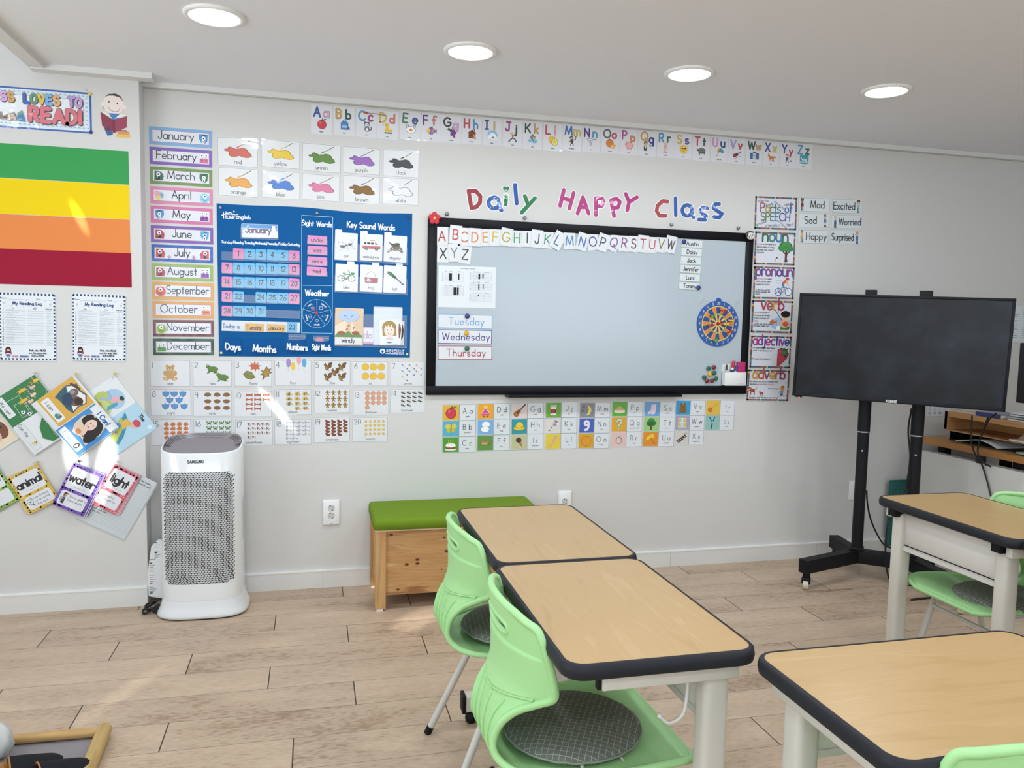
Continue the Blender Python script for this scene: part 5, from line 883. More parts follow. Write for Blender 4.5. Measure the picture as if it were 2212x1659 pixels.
# ---- lower alphabet strips of three
LA = [('A', 'apple', 'eab52f'), ('B', 'butterfly', '55b4d3'), ('C', 'cake', '4f9f2c'), ('D', 'doll', 'f0a928'), ('E', 'eggs', '7db3e6'), ('F', 'fish2', '629641'), ('G', 'guitar', 'e6d2cf'), ('H', 'hat', '1f9aa5'), ('I', 'icecream', 'c6c698'), ('J', 'jar', '6cab33'), ('K', 'kite2', 'e3ddd9'), ('L', 'leg', 'e8cf45'), ('M', 'moon', '8a8a92'), ('N', 'nine', '3f63b8'), ('O', 'orange2', 'd9a71f'), ('P', 'pie', '5fae3a'), ('Q', 'question', 'e3a827'), ('R', 'ring', 'e6c5c0'), ('S', 'socks', '6aa6dd'), ('T', 'tree', 'a2cf7d'), ('U', 'umbrella2', 'e58f25'), ('V', 'vest', '2aa0d8'), ('W', 'window2', 'a9a6c0'), ('X', 'xylophone', 'd8d3cf'), ('Y', 'yoyo', 'e3be45'), ('Z', 'zipper', '8fc5ba')]
WD = 'apple butterfly cake doll egg fish guitar hat ice-cream jar kite leg moon nine orange pie question-mark ring socks tree umbrella vest window xylophone yoyo zipper'.split()
LQ = [(52, 293, 80, 428), (303, 540, 72, 414), (549, 783, 68, 407), (796, 1025, 62, 402), (1040, 1262, 65, 398), (1274, 1498, 58, 387), (1506, 1735, 60, 385), (1734, 1948, 50, 373), (1955, 2165, 49, 265)]
for i, q in enumerate(LQ):
    n = 2 if i == 8 else 3; f = Flat(WF, q, (940, 850, .29837), ang=[0, .3, .5, .6, -.5, -.3, -1.2, -.9, -.5][i]); f.slab(lam('e2e7ec'))
    for k in range(n):
        L, ic, h = LA[i*3+k]; v1 = 1-k/n; v0 = v1-1/n; f.L = 0; e = .012
        f.rect(.02, v0+e, .49, v1-e, lam(h)); w_ = .43*f.w; x, z = f.B(.255, (v0+v1)/2); s_ = min(w_, f.h/n*.84)/2
        f.icon(ic, x-s_, z-s_, x+s_, z+s_, loc=True); f.frame(.0, v0, .5, v1, .0011, lam('7d858c')); f.frame(.5, v0, 1, v1, .0011, lam('7d858c'))
        f.text(L+' '+L.lower(), .75, v0+.44/n, .115*3/3*f.h*.95, ink, lw=.085, sp=.24, lead=.3, maxw=.36*f.w); f.text(WD[i*3+k].replace('-', ' '), .75, v0+.22/n, .028*f.h, ink, lw=.13)
    a, b = LA[i*3][0], LA[i*3+n-1][0]
    f.done('letter_strip', 'picture letter strip running from %s to %s below the whiteboard' % (a, b), 'letter strip', 'picture letter strips')

# ---- sticker letters Daily HAPPY class
Z7, Z8 = (910, 380, .26531), (1280, 380, .28941)
def arc(cx, cy, rx, ry, a0, a1, n=14): return [(cx+rx*cos(radians(a0+(a1-a0)*k/n)), cy-ry*sin(radians(a0+(a1-a0)*k/n))) for k in range(n+1)]
R_, B_, G_, K_ = '9c2f3a', '1453a8', '127a48', 'b52c80'
ST = [('D', 'dark red', R_, Z7, [[(385, 122), (408, 262), (450, 252), (478, 215), (480, 165), (445, 125), (385, 122)]], 'starting the word Daily'), ('a', 'blue', B_, Z7, [arc(592, 220, 44, 44, 0, 360, 20), [(632, 205), (640, 265), (652, 280)]], 'in the word Daily'), ('i', 'green', G_, Z7, [[(690, 165), (686, 232)]], 'dotted with a heart in the word Daily'), ('l', 'blue', B_, Z7, [[(763, 74), (776, 225)]], 'in the word Daily'), ('y', 'green', G_, Z7, [[(843, 165), (866, 228)], [(925, 182), (816, 300)]], 'ending the word Daily'),
 ('H', 'pink', K_, Z7, [[(1160, 115), (1130, 243)], [(1240, 140), (1205, 265)], [(1148, 180), (1222, 202)]], 'starting the word HAPPY'), ('A', 'pink', K_, Z7, [[(1272, 305), (1315, 175), (1362, 305)], [(1292, 255), (1345, 255)]], 'in the word HAPPY'), ('P', 'pink', K_, Z8, [[(25, 292), (25, 167), (70, 168), (84, 195), (68, 225), (27, 228)]], 'first of the two in the word HAPPY'), ('P', 'pink', K_, Z8, [[(160, 300), (136, 182), (180, 170), (203, 195), (190, 235), (147, 240)]], 'second of the two in the word HAPPY'), ('Y', 'pink', K_, Z8, [[(247, 135), (272, 195), (258, 256)], [(330, 160), (272, 195)]], 'ending the word HAPPY'),
 ('C', 'dark red', 'b03c40', Z8, [[(560, 192), (522, 188), (485, 222), (477, 262), (500, 298), (545, 298)]], 'starting the word Class'), ('l', 'blue', B_, Z8, [[(618, 166), (620, 293)]], 'in the word Class'), ('a', 'blue', B_, Z8, [arc(705, 258, 36, 40, 0, 360, 20), [(738, 245), (742, 290), (752, 308)]], 'in the word Class'), ('s', 'blue', B_, Z8, [[(855, 243), (825, 236), (803, 258), (822, 284), (848, 300), (840, 328), (792, 326)]], 'first of the two in the word Class'), ('s', 'blue', B_, Z8, [[(945, 210), (912, 212), (900, 238), (930, 262), (965, 282), (945, 312), (905, 306)]], 'second of the two in the word Class')]
for ch, cn, h, zm, st, lab in ST:
    xs = [x for s_ in st for x, y in s_]; ys = [y for s_ in st for x, y in s_]; f = Flat(WF, (min(xs)-16, max(xs)+16, min(ys)-16, max(ys)+16), zm); S_ = [[f.P(x, y) for x, y in s_] for s_ in st]
    if ch == 'i': c = f.P(690, 107); hp = [(c[0]+.0165*16*sin(t)**3/16, c[1]+.0165*(13*cos(t)-5*cos(2*t)-2*cos(3*t)-cos(4*t))/16) for t in [2*pi*k/24 for k in range(24)]]; f.poly([((x-c[0])*1.28+c[0], (y-c[1])*1.28+c[1]) for x, y in hp], lam('f1f3f4'))
    for w_, m, y in ((.030, lam('f1f3f4'), 0), (.0205, lam(h), 1)):
        for q_, (p, lv) in enumerate([pl for s_ in S_ for pl in ribbon(s_, w_)]): f.mb.prism(p, -.0012-.0006*y-6e-6*(q_ % 40), -.0002-.0008*y, m, axis='y')
    f.th = .0022
    if ch == 'i': f.poly(hp, lam(h))
    f.done('sticker_letter', '%s sticker letter %s, %s' % (cn, ch, lab), 'letter', 'sticker letters above the whiteboard')

# ---- whiteboard
a, b = onY(925.5, 468, 3.975), onY(1615.5, 851, 3.975); d = onY(1629, 499, 3.975)
bx0, bx1, bz0, bz1 = a.x, (b.x+d.x)/2, b.z, a.z
t = empty('whiteboard', (bx0, 4.0, bz0), 0, 'large whiteboard in a wide black frame in the middle of the wall', 'whiteboard'); BW, BH = bx1-bx0, bz1-bz0
BY = 3.984; bf = mat('0f1016', 'dark'); fw = .046
MB().box(.01, BW-.01, -.016, 0, .01, BH-.01, mat('b7c3cc', 'board')).build('writing_surface', t)
mb = MB()
for x0, x1, z0, z1 in ((0, BW, BH-fw, BH), (0, BW, 0, fw), (0, fw, fw, BH-fw), (BW-fw, BW, fw, BH-fw)): mb.rbox(x0, x1, -.0195, 0, z0, z1, bf, .0012, 1)
mb.build('frame', t)
p0, p1 = onY(1099, 850, 3.96), onY(1471, 850, 3.96); MB().rbox(p0.x-bx0, p1.x-bx0, -.055, -.0, -.012, .002, bf, .002).rbox(p0.x-bx0-.012, p0.x-bx0, -.05, -.0, -.012, .002, mat('2b2c33', 'satin'), .002).build('pen_tray', t)
def stud(px, py, Y, zm, col, r, name, lab, cat, grp, dome=.5, fin='plastic'):
    q = onY(zm[0]+px*zm[2], zm[1]+py*zm[2], Y); mb = MB()
    R = Matrix.Rotation(radians(90), 4, 'X'); mb.lathe([(r*.92, 0), (r, r*dome*.25), (r, r*dome*.6), (r*.85, r*dome*.9), (r*.45, r*dome), (.0002, r*dome*1.02)], mat(col, fin), 20, R)
    return mb.build(name, None, lab, cat, grp, loc=q)
for px, py, zm, w_ in ((208, 310, Z7, 'leftmost one, beside the red flower'), (841, 343, Z7, 'under the word Daily'), (586, 363, Z8, 'under the word Class'), (1085, 390, Z8, 'rightmost one, near the dog face magnet')): stud(px, py, WF, zm, '8d8d90', .0095, 'wall_stud', 'small round metal stud above the whiteboard frame, '+w_, 'stud', 'studs above the whiteboard', 1.1, 'metal')
LC = dict(zip('ABCDEFGHIJKLMNOPQRSTUVWXYZ', 'b8433f c0504a d9694a e08a3c e0913c d9b53f b9a53a 4f9a6a 2f3b3a 2f3e38 3f8f72 2f6f9a 4a86b8 3567b5 4a4f9a 3a3d55 7d4f9c 8b3f80 6f2f3f b04a55 c75c66 8b7a55 4a4a48 333333 8a8a8a 444444'.split()))
LP2 = [('A', Z7, 168, 490, 1, 2), ('B', Z7, 280, 477, -4, 3), ('C', Z7, 350, 497, -1, 2), ('D', Z7, 437, 500, -1, 3), ('E', Z7, 522, 500, 4, 1), ('F', Z7, 602, 497, -3, 2), ('G', Z7, 692, 498, -8, 3), ('H', Z7, 780, 505, -1, 1), ('I', Z7, 863, 505, 0, 2), ('J', Z7, 942, 512, -4, 3), ('K', Z7, 1028, 518, -5, 1), ('L', Z7, 1113, 525, -28, 4), ('M', Z7, 1208, 527, 2, 2), ('N', Z7, 1312, 535, -13, 3), ('O', Z7, 1397, 535, 8, 1), ('P', Z8, 77, 497, -16, 3), ('Q', Z8, 160, 497, -24, 2), ('R', Z8, 238, 500, -6, 1), ('S', Z8, 307, 505, -6, 2), ('T', Z8, 377, 507, -3, 3), ('U', Z8, 445, 512, -4, 1), ('V', Z8, 513, 508, -5, 2), ('W', Z8, 585, 512, -10, 3), ('X', Z7, 178, 630, -1, 1), ('Y', Z7, 268, 625, 3, 2), ('Z', Z7, 357, 640, -4, 1)]
for L, zm, x, y, an, ly in LP2:
    f = Flat(BY-.0012*ly, zoom=zm, c=onY(zm[0]+x*zm[2], zm[1]+y*zm[2], BY-.0012*ly), w=.063, h=.092, ang=an); f.slab(lam('e3e6ea'), .0006, .002); f.frame(0, 0, 1, 1, .0006, grey); f.text(L, .5, .24, .52*f.h, lam(LC[L]), lw=.13, maxw=.62*f.w)
    f.done('letter_card', 'small white letter card with a capital %s on the whiteboard' % L, 'letter card', 'capital letter cards on the whiteboard')
DQ = [('Tuesday', '6fa8dc', 'light blue', [(135, 1120), (580, 1135), (577, 1248), (135, 1240)]), ('Wednesday', '4a3a8a', 'purple', [(135, 1250), (575, 1258), (573, 1370), (135, 1365)]), ('Thursday', 'a8444c', 'dark red', [(135, 1382), (577, 1385), (575, 1498), (135, 1498)])]
for n, h, cn, q in DQ:
    f = Flat(BY, q, Z7); f.slab(lam('e2e6ec'), r=.002); f.frame(0, 0, 1, 1, .0032, lam(h)); f.text(n, .52, .27, .50*f.h, lam(h), lw=.12, maxw=(.9 if n[0] == 'W' else .72)*f.w, sp=.26); f.done('day_card', 'white day card reading %s in %s on the whiteboard' % (n, cn), 'day card', 'day cards')
gm2 = 'round magnets on the whiteboard'
for x, y, zm, h, lab in ((373, 1141, Z7, '1f2a78', 'navy magnet holding the Tuesday card'), (366, 1280, Z7, 'e3a81f', 'yellow magnet holding the Wednesday card'), (371, 1405, Z7, '14664a', 'green magnet holding the Thursday card'), (681, 492, Z8, '1f2a78', 'navy magnet at the left of the Austin name label'), (788, 835, Z8, '1f2a78', 'navy magnet at the right of the Tommy name label'),
 (863, 1437, Z8, '14664a', 'green magnet at the top left of the loose cluster by the pen holder'), (903, 1428, Z8, '7a1f2c', 'dark red magnet at the top of the loose cluster by the pen holder'), (906, 1470, Z8, '14664a', 'green magnet just right of the yellow one in the loose cluster'), (873, 1480, Z8, 'e3a81f', 'yellow magnet in the middle of the loose cluster by the pen holder'), (832, 1503, Z8, '14664a', 'green magnet farthest left in the loose cluster by the pen holder'), (919, 1511, Z8, '14664a', 'green magnet nearest the pen holder in the loose cluster'), (852, 1530, Z8, '7a1f2c', 'dark red magnet at the bottom left of the loose cluster'), (890, 1528, Z8, '7a1f2c', 'dark red magnet at the bottom right of the loose cluster')):
    stud(x, y, BY-.0018, zm, h, .0128, 'round_magnet', lab, 'magnet', gm2, .75, 'gloss')
# homework checklist
f = Flat(BY, [(948, 573), (1072, 577.5), (1069.5, 666), (946, 663)]); f.slab(whitep, .0004); f.text('- My Homework Checklist -', .5, .93, .028*f.h, inkp, lw=.13)
for u0, u1, v0, v1, bars in ((.05, .43, .62, .85, ((.13, .05, .02), (.29, .02, .05))), (.05, .43, .28, .51, ((.21, .05, .02), (.27, .03, .02))), (.53, .92, .68, .86, ((.16, .03, .02), (.23, .02, .04))), (.53, .92, .42, .61, ((.16, .02, .02), (.24, .012, .04))), (.53, .92, .16, .35, ((.155, .02, .13),))):
    ln = [[f.B(u0+.03, v0+(v1-v0)*k/5), f.B(u1, v0+(v1-v0)*k/5)] for k in range(6)]+[[f.B(u0+(u1-u0)*q, v0), f.B(u0+(u1-u0)*q, v1)] for q in (.2, .3, .45, .68, 1)]
    f.pen(ln, .0006, paper('a6adb4'))
    for k in range(5): f.text('nmea'[k % 4]*3, u0+.01, v0+(v1-v0)*(k+.3)/5, .012*f.h, inkp, lw=.2, al='l')
    for t_, uu in (('Date', .18), ('Homework', .36), ('Monthly Test', .72)): f.text(t_, u0+(u1-u0)*uu, v1+.008, .013*f.h, inkp, lw=.15, al='l')
    for du, w_, e in bars: f.rect(u0+du, v0+e, u0+du+w_, v1-.03, inkp)
f.done('checklist_sheet', 'white printed homework checklist sheet at the left of the whiteboard', 'paper sheet')
# name labels
NQ = [('Austin', (662, 822, 476, 536)), ('Daisy', (660, 818, 538, 599)), ('Jack', (656, 813, 602, 662)), ('Jennifer', (651, 809, 666, 726)), ('Lumi', (647, 804, 730, 789)), ('Tommy', (643, 800, 793, 850))]
for i, (n, q) in enumerate(NQ):
    f = Flat(BY-.0003*i, q, Z8, ang=-1.5); f.slab(lam('dfe6ea'), .0007); f.frame(0, 0, 1, 1, .0009, lam('7f9a6a')); f.frame(.035, .06, .985, .93, .0007, lam('9fb08c')); f.text(n, .52, .26, .50*f.h, ink, lw=.16, sp=.17)
    f.done('name_label', 'white name label reading %s at the right of the whiteboard' % n, 'name label', 'name labels on the whiteboard')
# magnetic dart board
c = onY(Z8[0]+932*Z8[2], Z8[1]+1103*Z8[2], BY); f = Flat(BY, c=c, w=.254, h=.254); Rr = .126
circ = lambda r, n=48: [(r*cos(2*pi*k/n), r*sin(2*pi*k/n)) for k in range(n)]
f.slab(mat('1f58a8', 'satin'), .005, pts=circ(Rr)); f.th -= .005; f.slab(mat('1f58a8', 'satin'), .004, pts=[(.016*cos(2*pi*k/16), Rr+.002+.014*sin(2*pi*k/16)) for k in range(16)]); f.th += .001
db = lambda h: mat(h, 'satin'); f.poly(circ(.0975), db('e8c65a')); f.poly(circ(.092), db('d98a3a')); 
sec = lambda r0, r1, a0, a1: [(r*sin(radians(a)), r*cos(radians(a))) for r, a in [(r0, a0+(a1-a0)*k/4) for k in range(5)]+[(r1, a1-(a1-a0)*k/4) for k in range(5)]]
f.polys([sec(.05, .092, 18*k-9, 18*k+9) for k in range(0, 20, 2)], db('1f4a94')); f.polys([sec(.05, .092, 18*k-9, 18*k+9) for k in range(1, 20, 2)], db('d88f4a')); f.poly(circ(.055), db('e8d27a')); f.polys([sec(.05, .054, 18*k-9, 18*k+3) for k in range(20)], db('2f7a3a')); f.polys([sec(.016, .048, 18*k-9, 18*k+9) for k in range(0, 20, 2)], db('1f4a94')); f.polys([sec(.016, .048, 18*k-9, 18*k+9) for k in range(1, 20, 2)], db('eec24f')); f.poly(circ(.0165), db('e8d27a')); f.poly(circ(.011), db('b8352c'))
for k, n in enumerate([20, 1, 18, 4, 13, 6, 10, 15, 2, 17, 3, 19, 7, 16, 8, 11, 14, 9, 12, 5]):
    a = radians(18*k); f.L = 9; f.text(str(n), .111*sin(a), .111*cos(a)-.006, .013, db('e9dcc8'), lw=.17, loc=True)
f.pen([[(.099*sin(radians(18*k+9)), .099*cos(radians(18*k+9))), (.125*sin(radians(18*k+9)), .125*cos(radians(18*k+9)))] for k in range(20)], .0006, db('7fa5d0'))
f.done('dart_board', 'round blue and orange magnetic dart board at the right of the whiteboard', 'dart board')
for x, y, tx, ty, h, lab in ((948, 1000, 995, 1010, 'c8352c', 'red dart near the top of the dart board'), (878, 1043, 915, 1048, '4fae3a', 'green dart in the upper left of the dart board'), (1010, 1078, 1058, 1080, 'e8c02f', 'yellow dart by the number thirteen on the dart board'), (975, 1112, 1020, 1105, 'e8c02f', 'yellow dart to the right of the bullseye'), (856, 1115, 900, 1108, 'c8352c', 'red dart to the left of the bullseye'), (935, 1105, 968, 1095, 'c8352c', 'red dart in the bullseye of the dart board'), (1000, 1172, 1040, 1160, 'c8352c', 'red dart in the lower right of the dart board'), (895, 1228, 932, 1222, '4fae3a', 'green dart at the bottom of the dart board')):
    p = onY(Z8[0]+x*Z8[2], Z8[1]+y*Z8[2], BY-.006); q = onY(Z8[0]+tx*Z8[2], Z8[1]+ty*Z8[2], BY-.030); t = empty('magnetic_dart', p, 0, lab, 'dart', 'darts on the dart board'); dv = (q-p); n = dv.normalized(); m = mat(h, 'plastic')
    MB().tube([(0, 0, 0), n*.004], .0055, mat('6a6a6a', 'metal'), 10).tube([n*.004, n*.014, dv*.75], [.0045, .0042, .0025], m, 8).build('barrel', t); u = n.orthogonal().normalized(); v = n.cross(u); mb = MB()
    for e in (u, v): mb.add([(dv*.55+e*s_*.001) for s_ in (-1, 1)]+[dv+e*.010, dv-e*.010, dv*.85+e*.011, dv*.85-e*.011], [(0, 1, 4, 2, 3, 5)], m)
    mb.build('flight', t)
filmm, nt, b = nodemat('clear_film'); b.inputs['Base Color'].default_value = (1, 1, 1, 1); b.inputs['Alpha'].default_value = .14; b.inputs['Roughness'].default_value = .12; b.inputs['Coat Weight'].default_value = 1; b.inputs['Coat Roughness'].default_value = .05
for pts, w_ in (([(830, 912), (802, 955), (812, 985), (866, 958)], 'left'), ([(1030, 922), (1092, 942), (1064, 990), (1020, 955)], 'right')):
    P = [onY(Z8[0]+x*Z8[2], Z8[1]+y*Z8[2], BY) for x, y in pts]; mb = MB(); vs = []
    for i in range(9):
        for j in range(9): u_, v_ = i/8, j/8; p = P[0].lerp(P[1], u_).lerp(P[3].lerp(P[2], u_), v_); vs.append((p.x, BY-.001-.014*sin(pi*u_)*(1-.4*v_), p.z))
    mb.add(vs, [(i*9+j, i*9+j+1, i*9+j+10, i*9+j+9) for i in range(8) for j in range(8)], filmm, True); mb.tube([vs[i] for i in range(9)], .0012, mat('c9cfd2', 'gloss'), 5).tube([vs[i*9] for i in range(9)], .0012, mat('c9cfd2', 'gloss'), 5)
    mb.build('clear_hook', None, 'clear plastic hook above the %s side of the dart board' % w_, 'hook', 'clear hooks')
# pen holder with markers and eraser
p = onY(Z8[0]+1041*Z8[2], Z8[1]+1562*Z8[2], BY); t = empty('pen_holder', (p.x, BY, p.z), 0, 'white magnetic pen holder box at the lower right corner of the whiteboard', 'pen holder'); wh = mat('eceeee', 'plastic')
a = .066; MB().box(-a, a, -.004, 0, 0, .118, wh).build('back_plate', t); MB().rbox(-a+.002, a, -.034, -.030, 0, .074, wh, .002).box(-a, -a+.003, -.034, 0, 0, .078, wh).box(a-.003, a, -.034, 0, 0, .078, wh).box(-a, a, -.034, 0, 0, .003, wh).box(.02, .05, -.0345, -.034, .010, .0115, mat('b4b8ba', 'satin')).build('front_box', t)
for x0, x1, z1, h, lab in ((-.046, -.048, .112, '222427', 'thin white marker with a black cap in the pen holder'), (-.030, -.004, .134, 'b83038', 'white marker with a red cap leaning in the pen holder'), (-.008, .015, .108, '3a3a9a', 'white marker with a purple cap leaning in the pen holder')):
    r = .0045 if h == '222427' else .0085; t2 = empty('marker_pen', (p.x+x0, BY-.018, p.z+.004), 0, lab, 'marker', 'markers in the pen holder'); A, Bq = Vector((0, 0, 0)), Vector((x1-x0, 0, z1)); d = (Bq-A).normalized()
    MB().tube([A, A+d*(z1*.72)], r, mat('dfe1e4', 'plastic'), 12).tube([A+d*z1*.52, A+d*z1*.64], r*1.01, mat('33363a', 'satin'), 12).build('barrel', t2); MB().tube([A+d*z1*.72, Bq-d*.004, Bq], [r*1.08, r*1.0, r*.6], mat(h, 'plastic'), 12).build('cap', t2)
t2 = empty('board_eraser', (p.x+.040, BY-.016, p.z+.004), 0, 'pink board eraser standing in the pen holder', 'eraser'); MB().rbox(-.024, .024, -.010, .008, 0, .128, mat('b02f60', 'satin'), .003).build('holder', t2); MB().rbox(-.021, .021, -.0125, -.010, .004, .124, mat('b8356a', 'fabric'), .001).build('felt_pad', t2)
# flower and dog magnets
q = onY(Z7[0]+108*Z7[2], Z7[1]+345*Z7[2], 3.972); t = empty('flower_magnet', q, 0, 'red flower magnet with a yellow centre on the top left corner of the whiteboard frame', 'magnet'); mb = MB()
for k in range(5): a = radians(90+72*k); mb.ball((.0185*cos(a), 0, .0185*sin(a)), .0135, mat('cc2a48', 'satin'), 14, (1, .38, 1))
mb.ball((0, 0, 0), .015, mat('cc2a48', 'satin'), 14, (1, .36, 1)).build('petals', t); MB().ball((0, -.006, 0), .0075, mat('ecc02f', 'satin'), 12, (1, .5, 1.1)).build('flower_centre', t)
q = onY(Z8[0]+1178*Z8[2], Z8[1]+447*Z8[2], 3.972); t = empty('dog_magnet', q, 0, 'white dog face magnet on the top right corner of the whiteboard frame', 'magnet')
MB().ball((0, 0, 0), .023, mat('e9e6e2', 'satin'), 16, (1.05, .4, .9)).ball((.004, -.006, -.010), .012, mat('f2f0ee', 'satin'), 12, (1.3, .4, .8)).build('head', t); MB().ball((-.022, -.003, .006), .014, mat('4a4240', 'satin'), 12, (.7, .35, 1.15)).ball((.0, -.001, .020), .013, mat('4a4240', 'satin'), 12, (1.5, .35, .5)).build('ear', t); MB().ball((.022, -.003, .008), .011, mat('d9d4cf', 'satin'), 12, (.6, .35, 1.2)).build('light_ear', t)
mb = MB()
for x, z, r in ((-.006, .002, .0028), (.009, .003, .0028), (.003, -.008, .0036), (-.012, -.008, .003)): mb.ball((x, -.0105, z), r, mat('1c1a1a', 'gloss'), 8, (1, .5, 1))
mb.build('spots', t)
# ---- blue pocket chart
ZP = (460, 270, .31352)
blue = mat('115c9c', 'fabric'); dblue = mat('11589c', 'fabric'); wtx = mat('eef4f8', 'satin')
f = Flat(WF, [(25, 543), (1377, 613), (1360, 1602), (37, 1593)], ZP); H_ = f.h
rnd = random.Random(5); n = 26
top = [(f.w*(k/n-.5), f.h/2+.004*sin(5.2*k/n+.6)-.003*sin(11*k/n)) for k in range(n, -1, -1)]
f.slab(blue, .002, pts=[(-f.w/2+.004, -f.h/2), (f.w/2-.006, -f.h/2)]+top)
f.pen([[f.P(612, 622), f.P(825, 635), f.P(822, 1436), f.P(610, 1432), f.P(612, 622)], [f.P(611, 1104), f.P(822, 1107)]], .0022, mat('a9dcea', 'satin'))
def T(t, x, y, hpx, m, lw=.2, al='c', mw=None, sp=.19, **k):
    a = f.P(x, y); b = f.P(x, y-hpx); f.text(t, a[0], a[1], b[1]-a[1], m, lw=lw, al=al, loc=True, maxw=mw*ZP[2]/426 if mw else None, sp=sp, rot=-1.5, **k)
T('Sight Words', 716, 697, 34, wtx, .19, mw=190); T('Key Sound Words', 1089, 716, 40, wtx, .19, mw=312); T('Weather', 716, 1177, 38, wtx, .22, mw=148)
for x, y, d in zip((98, 176, 253, 331, 409, 484, 559), (815, 818, 821, 823, 826, 829, 833), 'Sunday Monday Tuesday Wednesday Thursday Friday Saturday'.split()): T(d, x, y, 18, wtx, .2, mw=74 if len(d) > 7 else 64)
T('English', 208, 647, 26, wtx, .2, mw=88)
L_ = lambda *p: [f.P(p[i], p[i+1]) for i in range(0, len(p), 2)]
f.pen([L_(72, 600, 74, 642), L_(90, 598, 90, 643), L_(62, 622, 92, 610, 118, 604), L_(122, 604, 140, 617)], .0042, wtx); f.poly([(f.P(145, 597)[0]+.004*cos(a), f.P(145, 597)[1]+.004*sin(a)) for a in [2*pi*k/12 for k in range(12)]], wtx)
T('OME', 97, 645, 19, wtx, .22, 'l', mw=55); T('MONTESSORI', 97, 618, 7, wtx, .22, 'l', mw=62)
c = f.P(716, 1300); r1 = .0685; f.pen([[(c[0]+r1*cos(2*pi*k/48), c[1]+r1*sin(2*pi*k/48)) for k in range(49)]]+[[c, (c[0]+r1*sin(2*pi*k/5), c[1]+r1*cos(2*pi*k/5))] for k in range(5)], .0017, mat('a9dcea', 'satin'))
for k, wd in enumerate(('sunny', 'cloudy', 'windy', 'snowy', 'rainy')):
    a = 2*pi*(k+.5)/5; rot = {0: -36, 1: 72, 2: 0, 3: -72, 4: 36}[k]; f.text(wd, c[0]+.053*sin(a)-.000, c[1]+.053*cos(a)-.004, .009, wtx, lw=.2, loc=True, rot=rot)
    x, z = c[0]+.034*sin(a), c[1]+.034*cos(a); f.pen([[(x+.008*cos(q), z+.005*sin(q)*(1.4 if k == 0 else 1)) for q in [2*pi*j/14 for j in range(15)]]], .0013, wtx)
    if k == 0: f.pen([[(x+.009*cos(q), z+.009*sin(q)), (x+.012*cos(q), z+.012*sin(q))] for q in [2*pi*j/8 for j in range(8)]], .0012, wtx)
    elif k in (3, 4): f.pen([[(x-.005+.005*j, z-.008), (x-.006+.005*j, z-.012)] for j in range(3)], .0012, wtx)
# maker's mark
x0, y0 = 1168, 1558; q = f.P(x0, y0); u = 18*ZP[2]/426; f.poly([(q[0]+u*cos(a), q[1]+u*.95*sin(a)) for a in [2*pi*k/24 for k in range(24)]], wtx); f.poly([(q[0]+u*x, q[1]+u*y) for x, y in ((0, -.8), (-.75, .2), (-.2, .1), (0, .45), (.2, .1), (.75, .2))], blue); f.poly([(q[0]+u*.28*cos(a), q[1]+u*(.55+.28*sin(a))) for a in [2*pi*k/12 for k in range(12)]], blue); f.poly([(q[0]+u*.2*cos(a), q[1]+u*(.55+.2*sin(a))) for a in [2*pi*k/12 for k in range(12)]], wtx)
HG = ['1 9 9 9|5 9 1 5|5 9 9 5|0 3 10 3|5 3 5 0', '2 10 5 10|1 8.5 6 8.5|2 6.8 5 6.8 5 4.8 2 4.8 2 6.8|8 10 8 3|8 6.5 10 6.5|2 3 2 .5 9 .5', '2 10 8 10 8 7|0 6 10 6|5 6 5 4|2 3 8 3 8 0', '2 10 8 10 8 7 2 7 2 10|5 7 5 5|0 5 10 5|2 3 2 0 9 0', '1 9 1 1 5 1|1 9 5 9|1 5 5 5|5 5 7 5|7 10 7 0|9.5 10 9.5 0', '5 10 1 5|5 10 9 5|5 4 5 1|0 1 10 1', '1 9 6 9 6 5 1 5 1 1 6 1|9 10 9 0']
S_ = []
for k, g in enumerate(HG):
    for st in g.split('|'): v = list(map(float, st.split())); S_.append([f.P(1193+k*17.6+v[i]*1.5, 1566+k*.2-v[i+1]*1.9) for i in range(0, len(v), 2)])
f.pen(S_, .0019, wtx); T('MONTESSORI KOREA CO.,LTD.', 1191, 1577, 7, wtx, .24, 'l', mw=124); T('o', 1315, 1552, 8, wtx, .2)
def strip(x0, y0, x1, y1, x2, y2, x3, y3, m): f.poly([f.P(x0, y0), f.P(x1, y1), f.P(x2, y2), f.P(x3, y3)], m)
strip(62, 1345, 600, 1360, 598, 1432, 60, 1418, lam('d9dfe8')); T('Today is', 68, 1399, 30, mat('2a6fa8', 'satin'), .13, 'l', mw=104)
chart = f.done('pocket_chart', 'large blue fabric calendar pocket chart pinned to the wall left of the whiteboard', 'pocket chart'); CF = f
def lump(x0, y0, x1, y1, x2, y2, x3, y3, dep, m, sag=8, nx=10, nz=6):
    vs = []
    for i in range(nx+1):
        for j in range(nz+1):
            a, b = i/nx, j/nz; tx = x0+(x1-x0)*a; ty = y0+(y1-y0)*a+sag*4*a*(1-a); ux = x3+(x2-x3)*a; uy = y3+(y2-y3)*a; p = CF.P(tx+(ux-tx)*b, ty+(uy-ty)*b)
            vs.append((p[0], -.0022-dep*(4*a*(1-a))**.5*(1-b**3)*.9, p[1]))
    return MB().add(vs, [(i*(nz+1)+j, i*(nz+1)+j+1, (i+1)*(nz+1)+j+1, (i+1)*(nz+1)+j) for i in range(nx) for j in range(nz)], m, True)
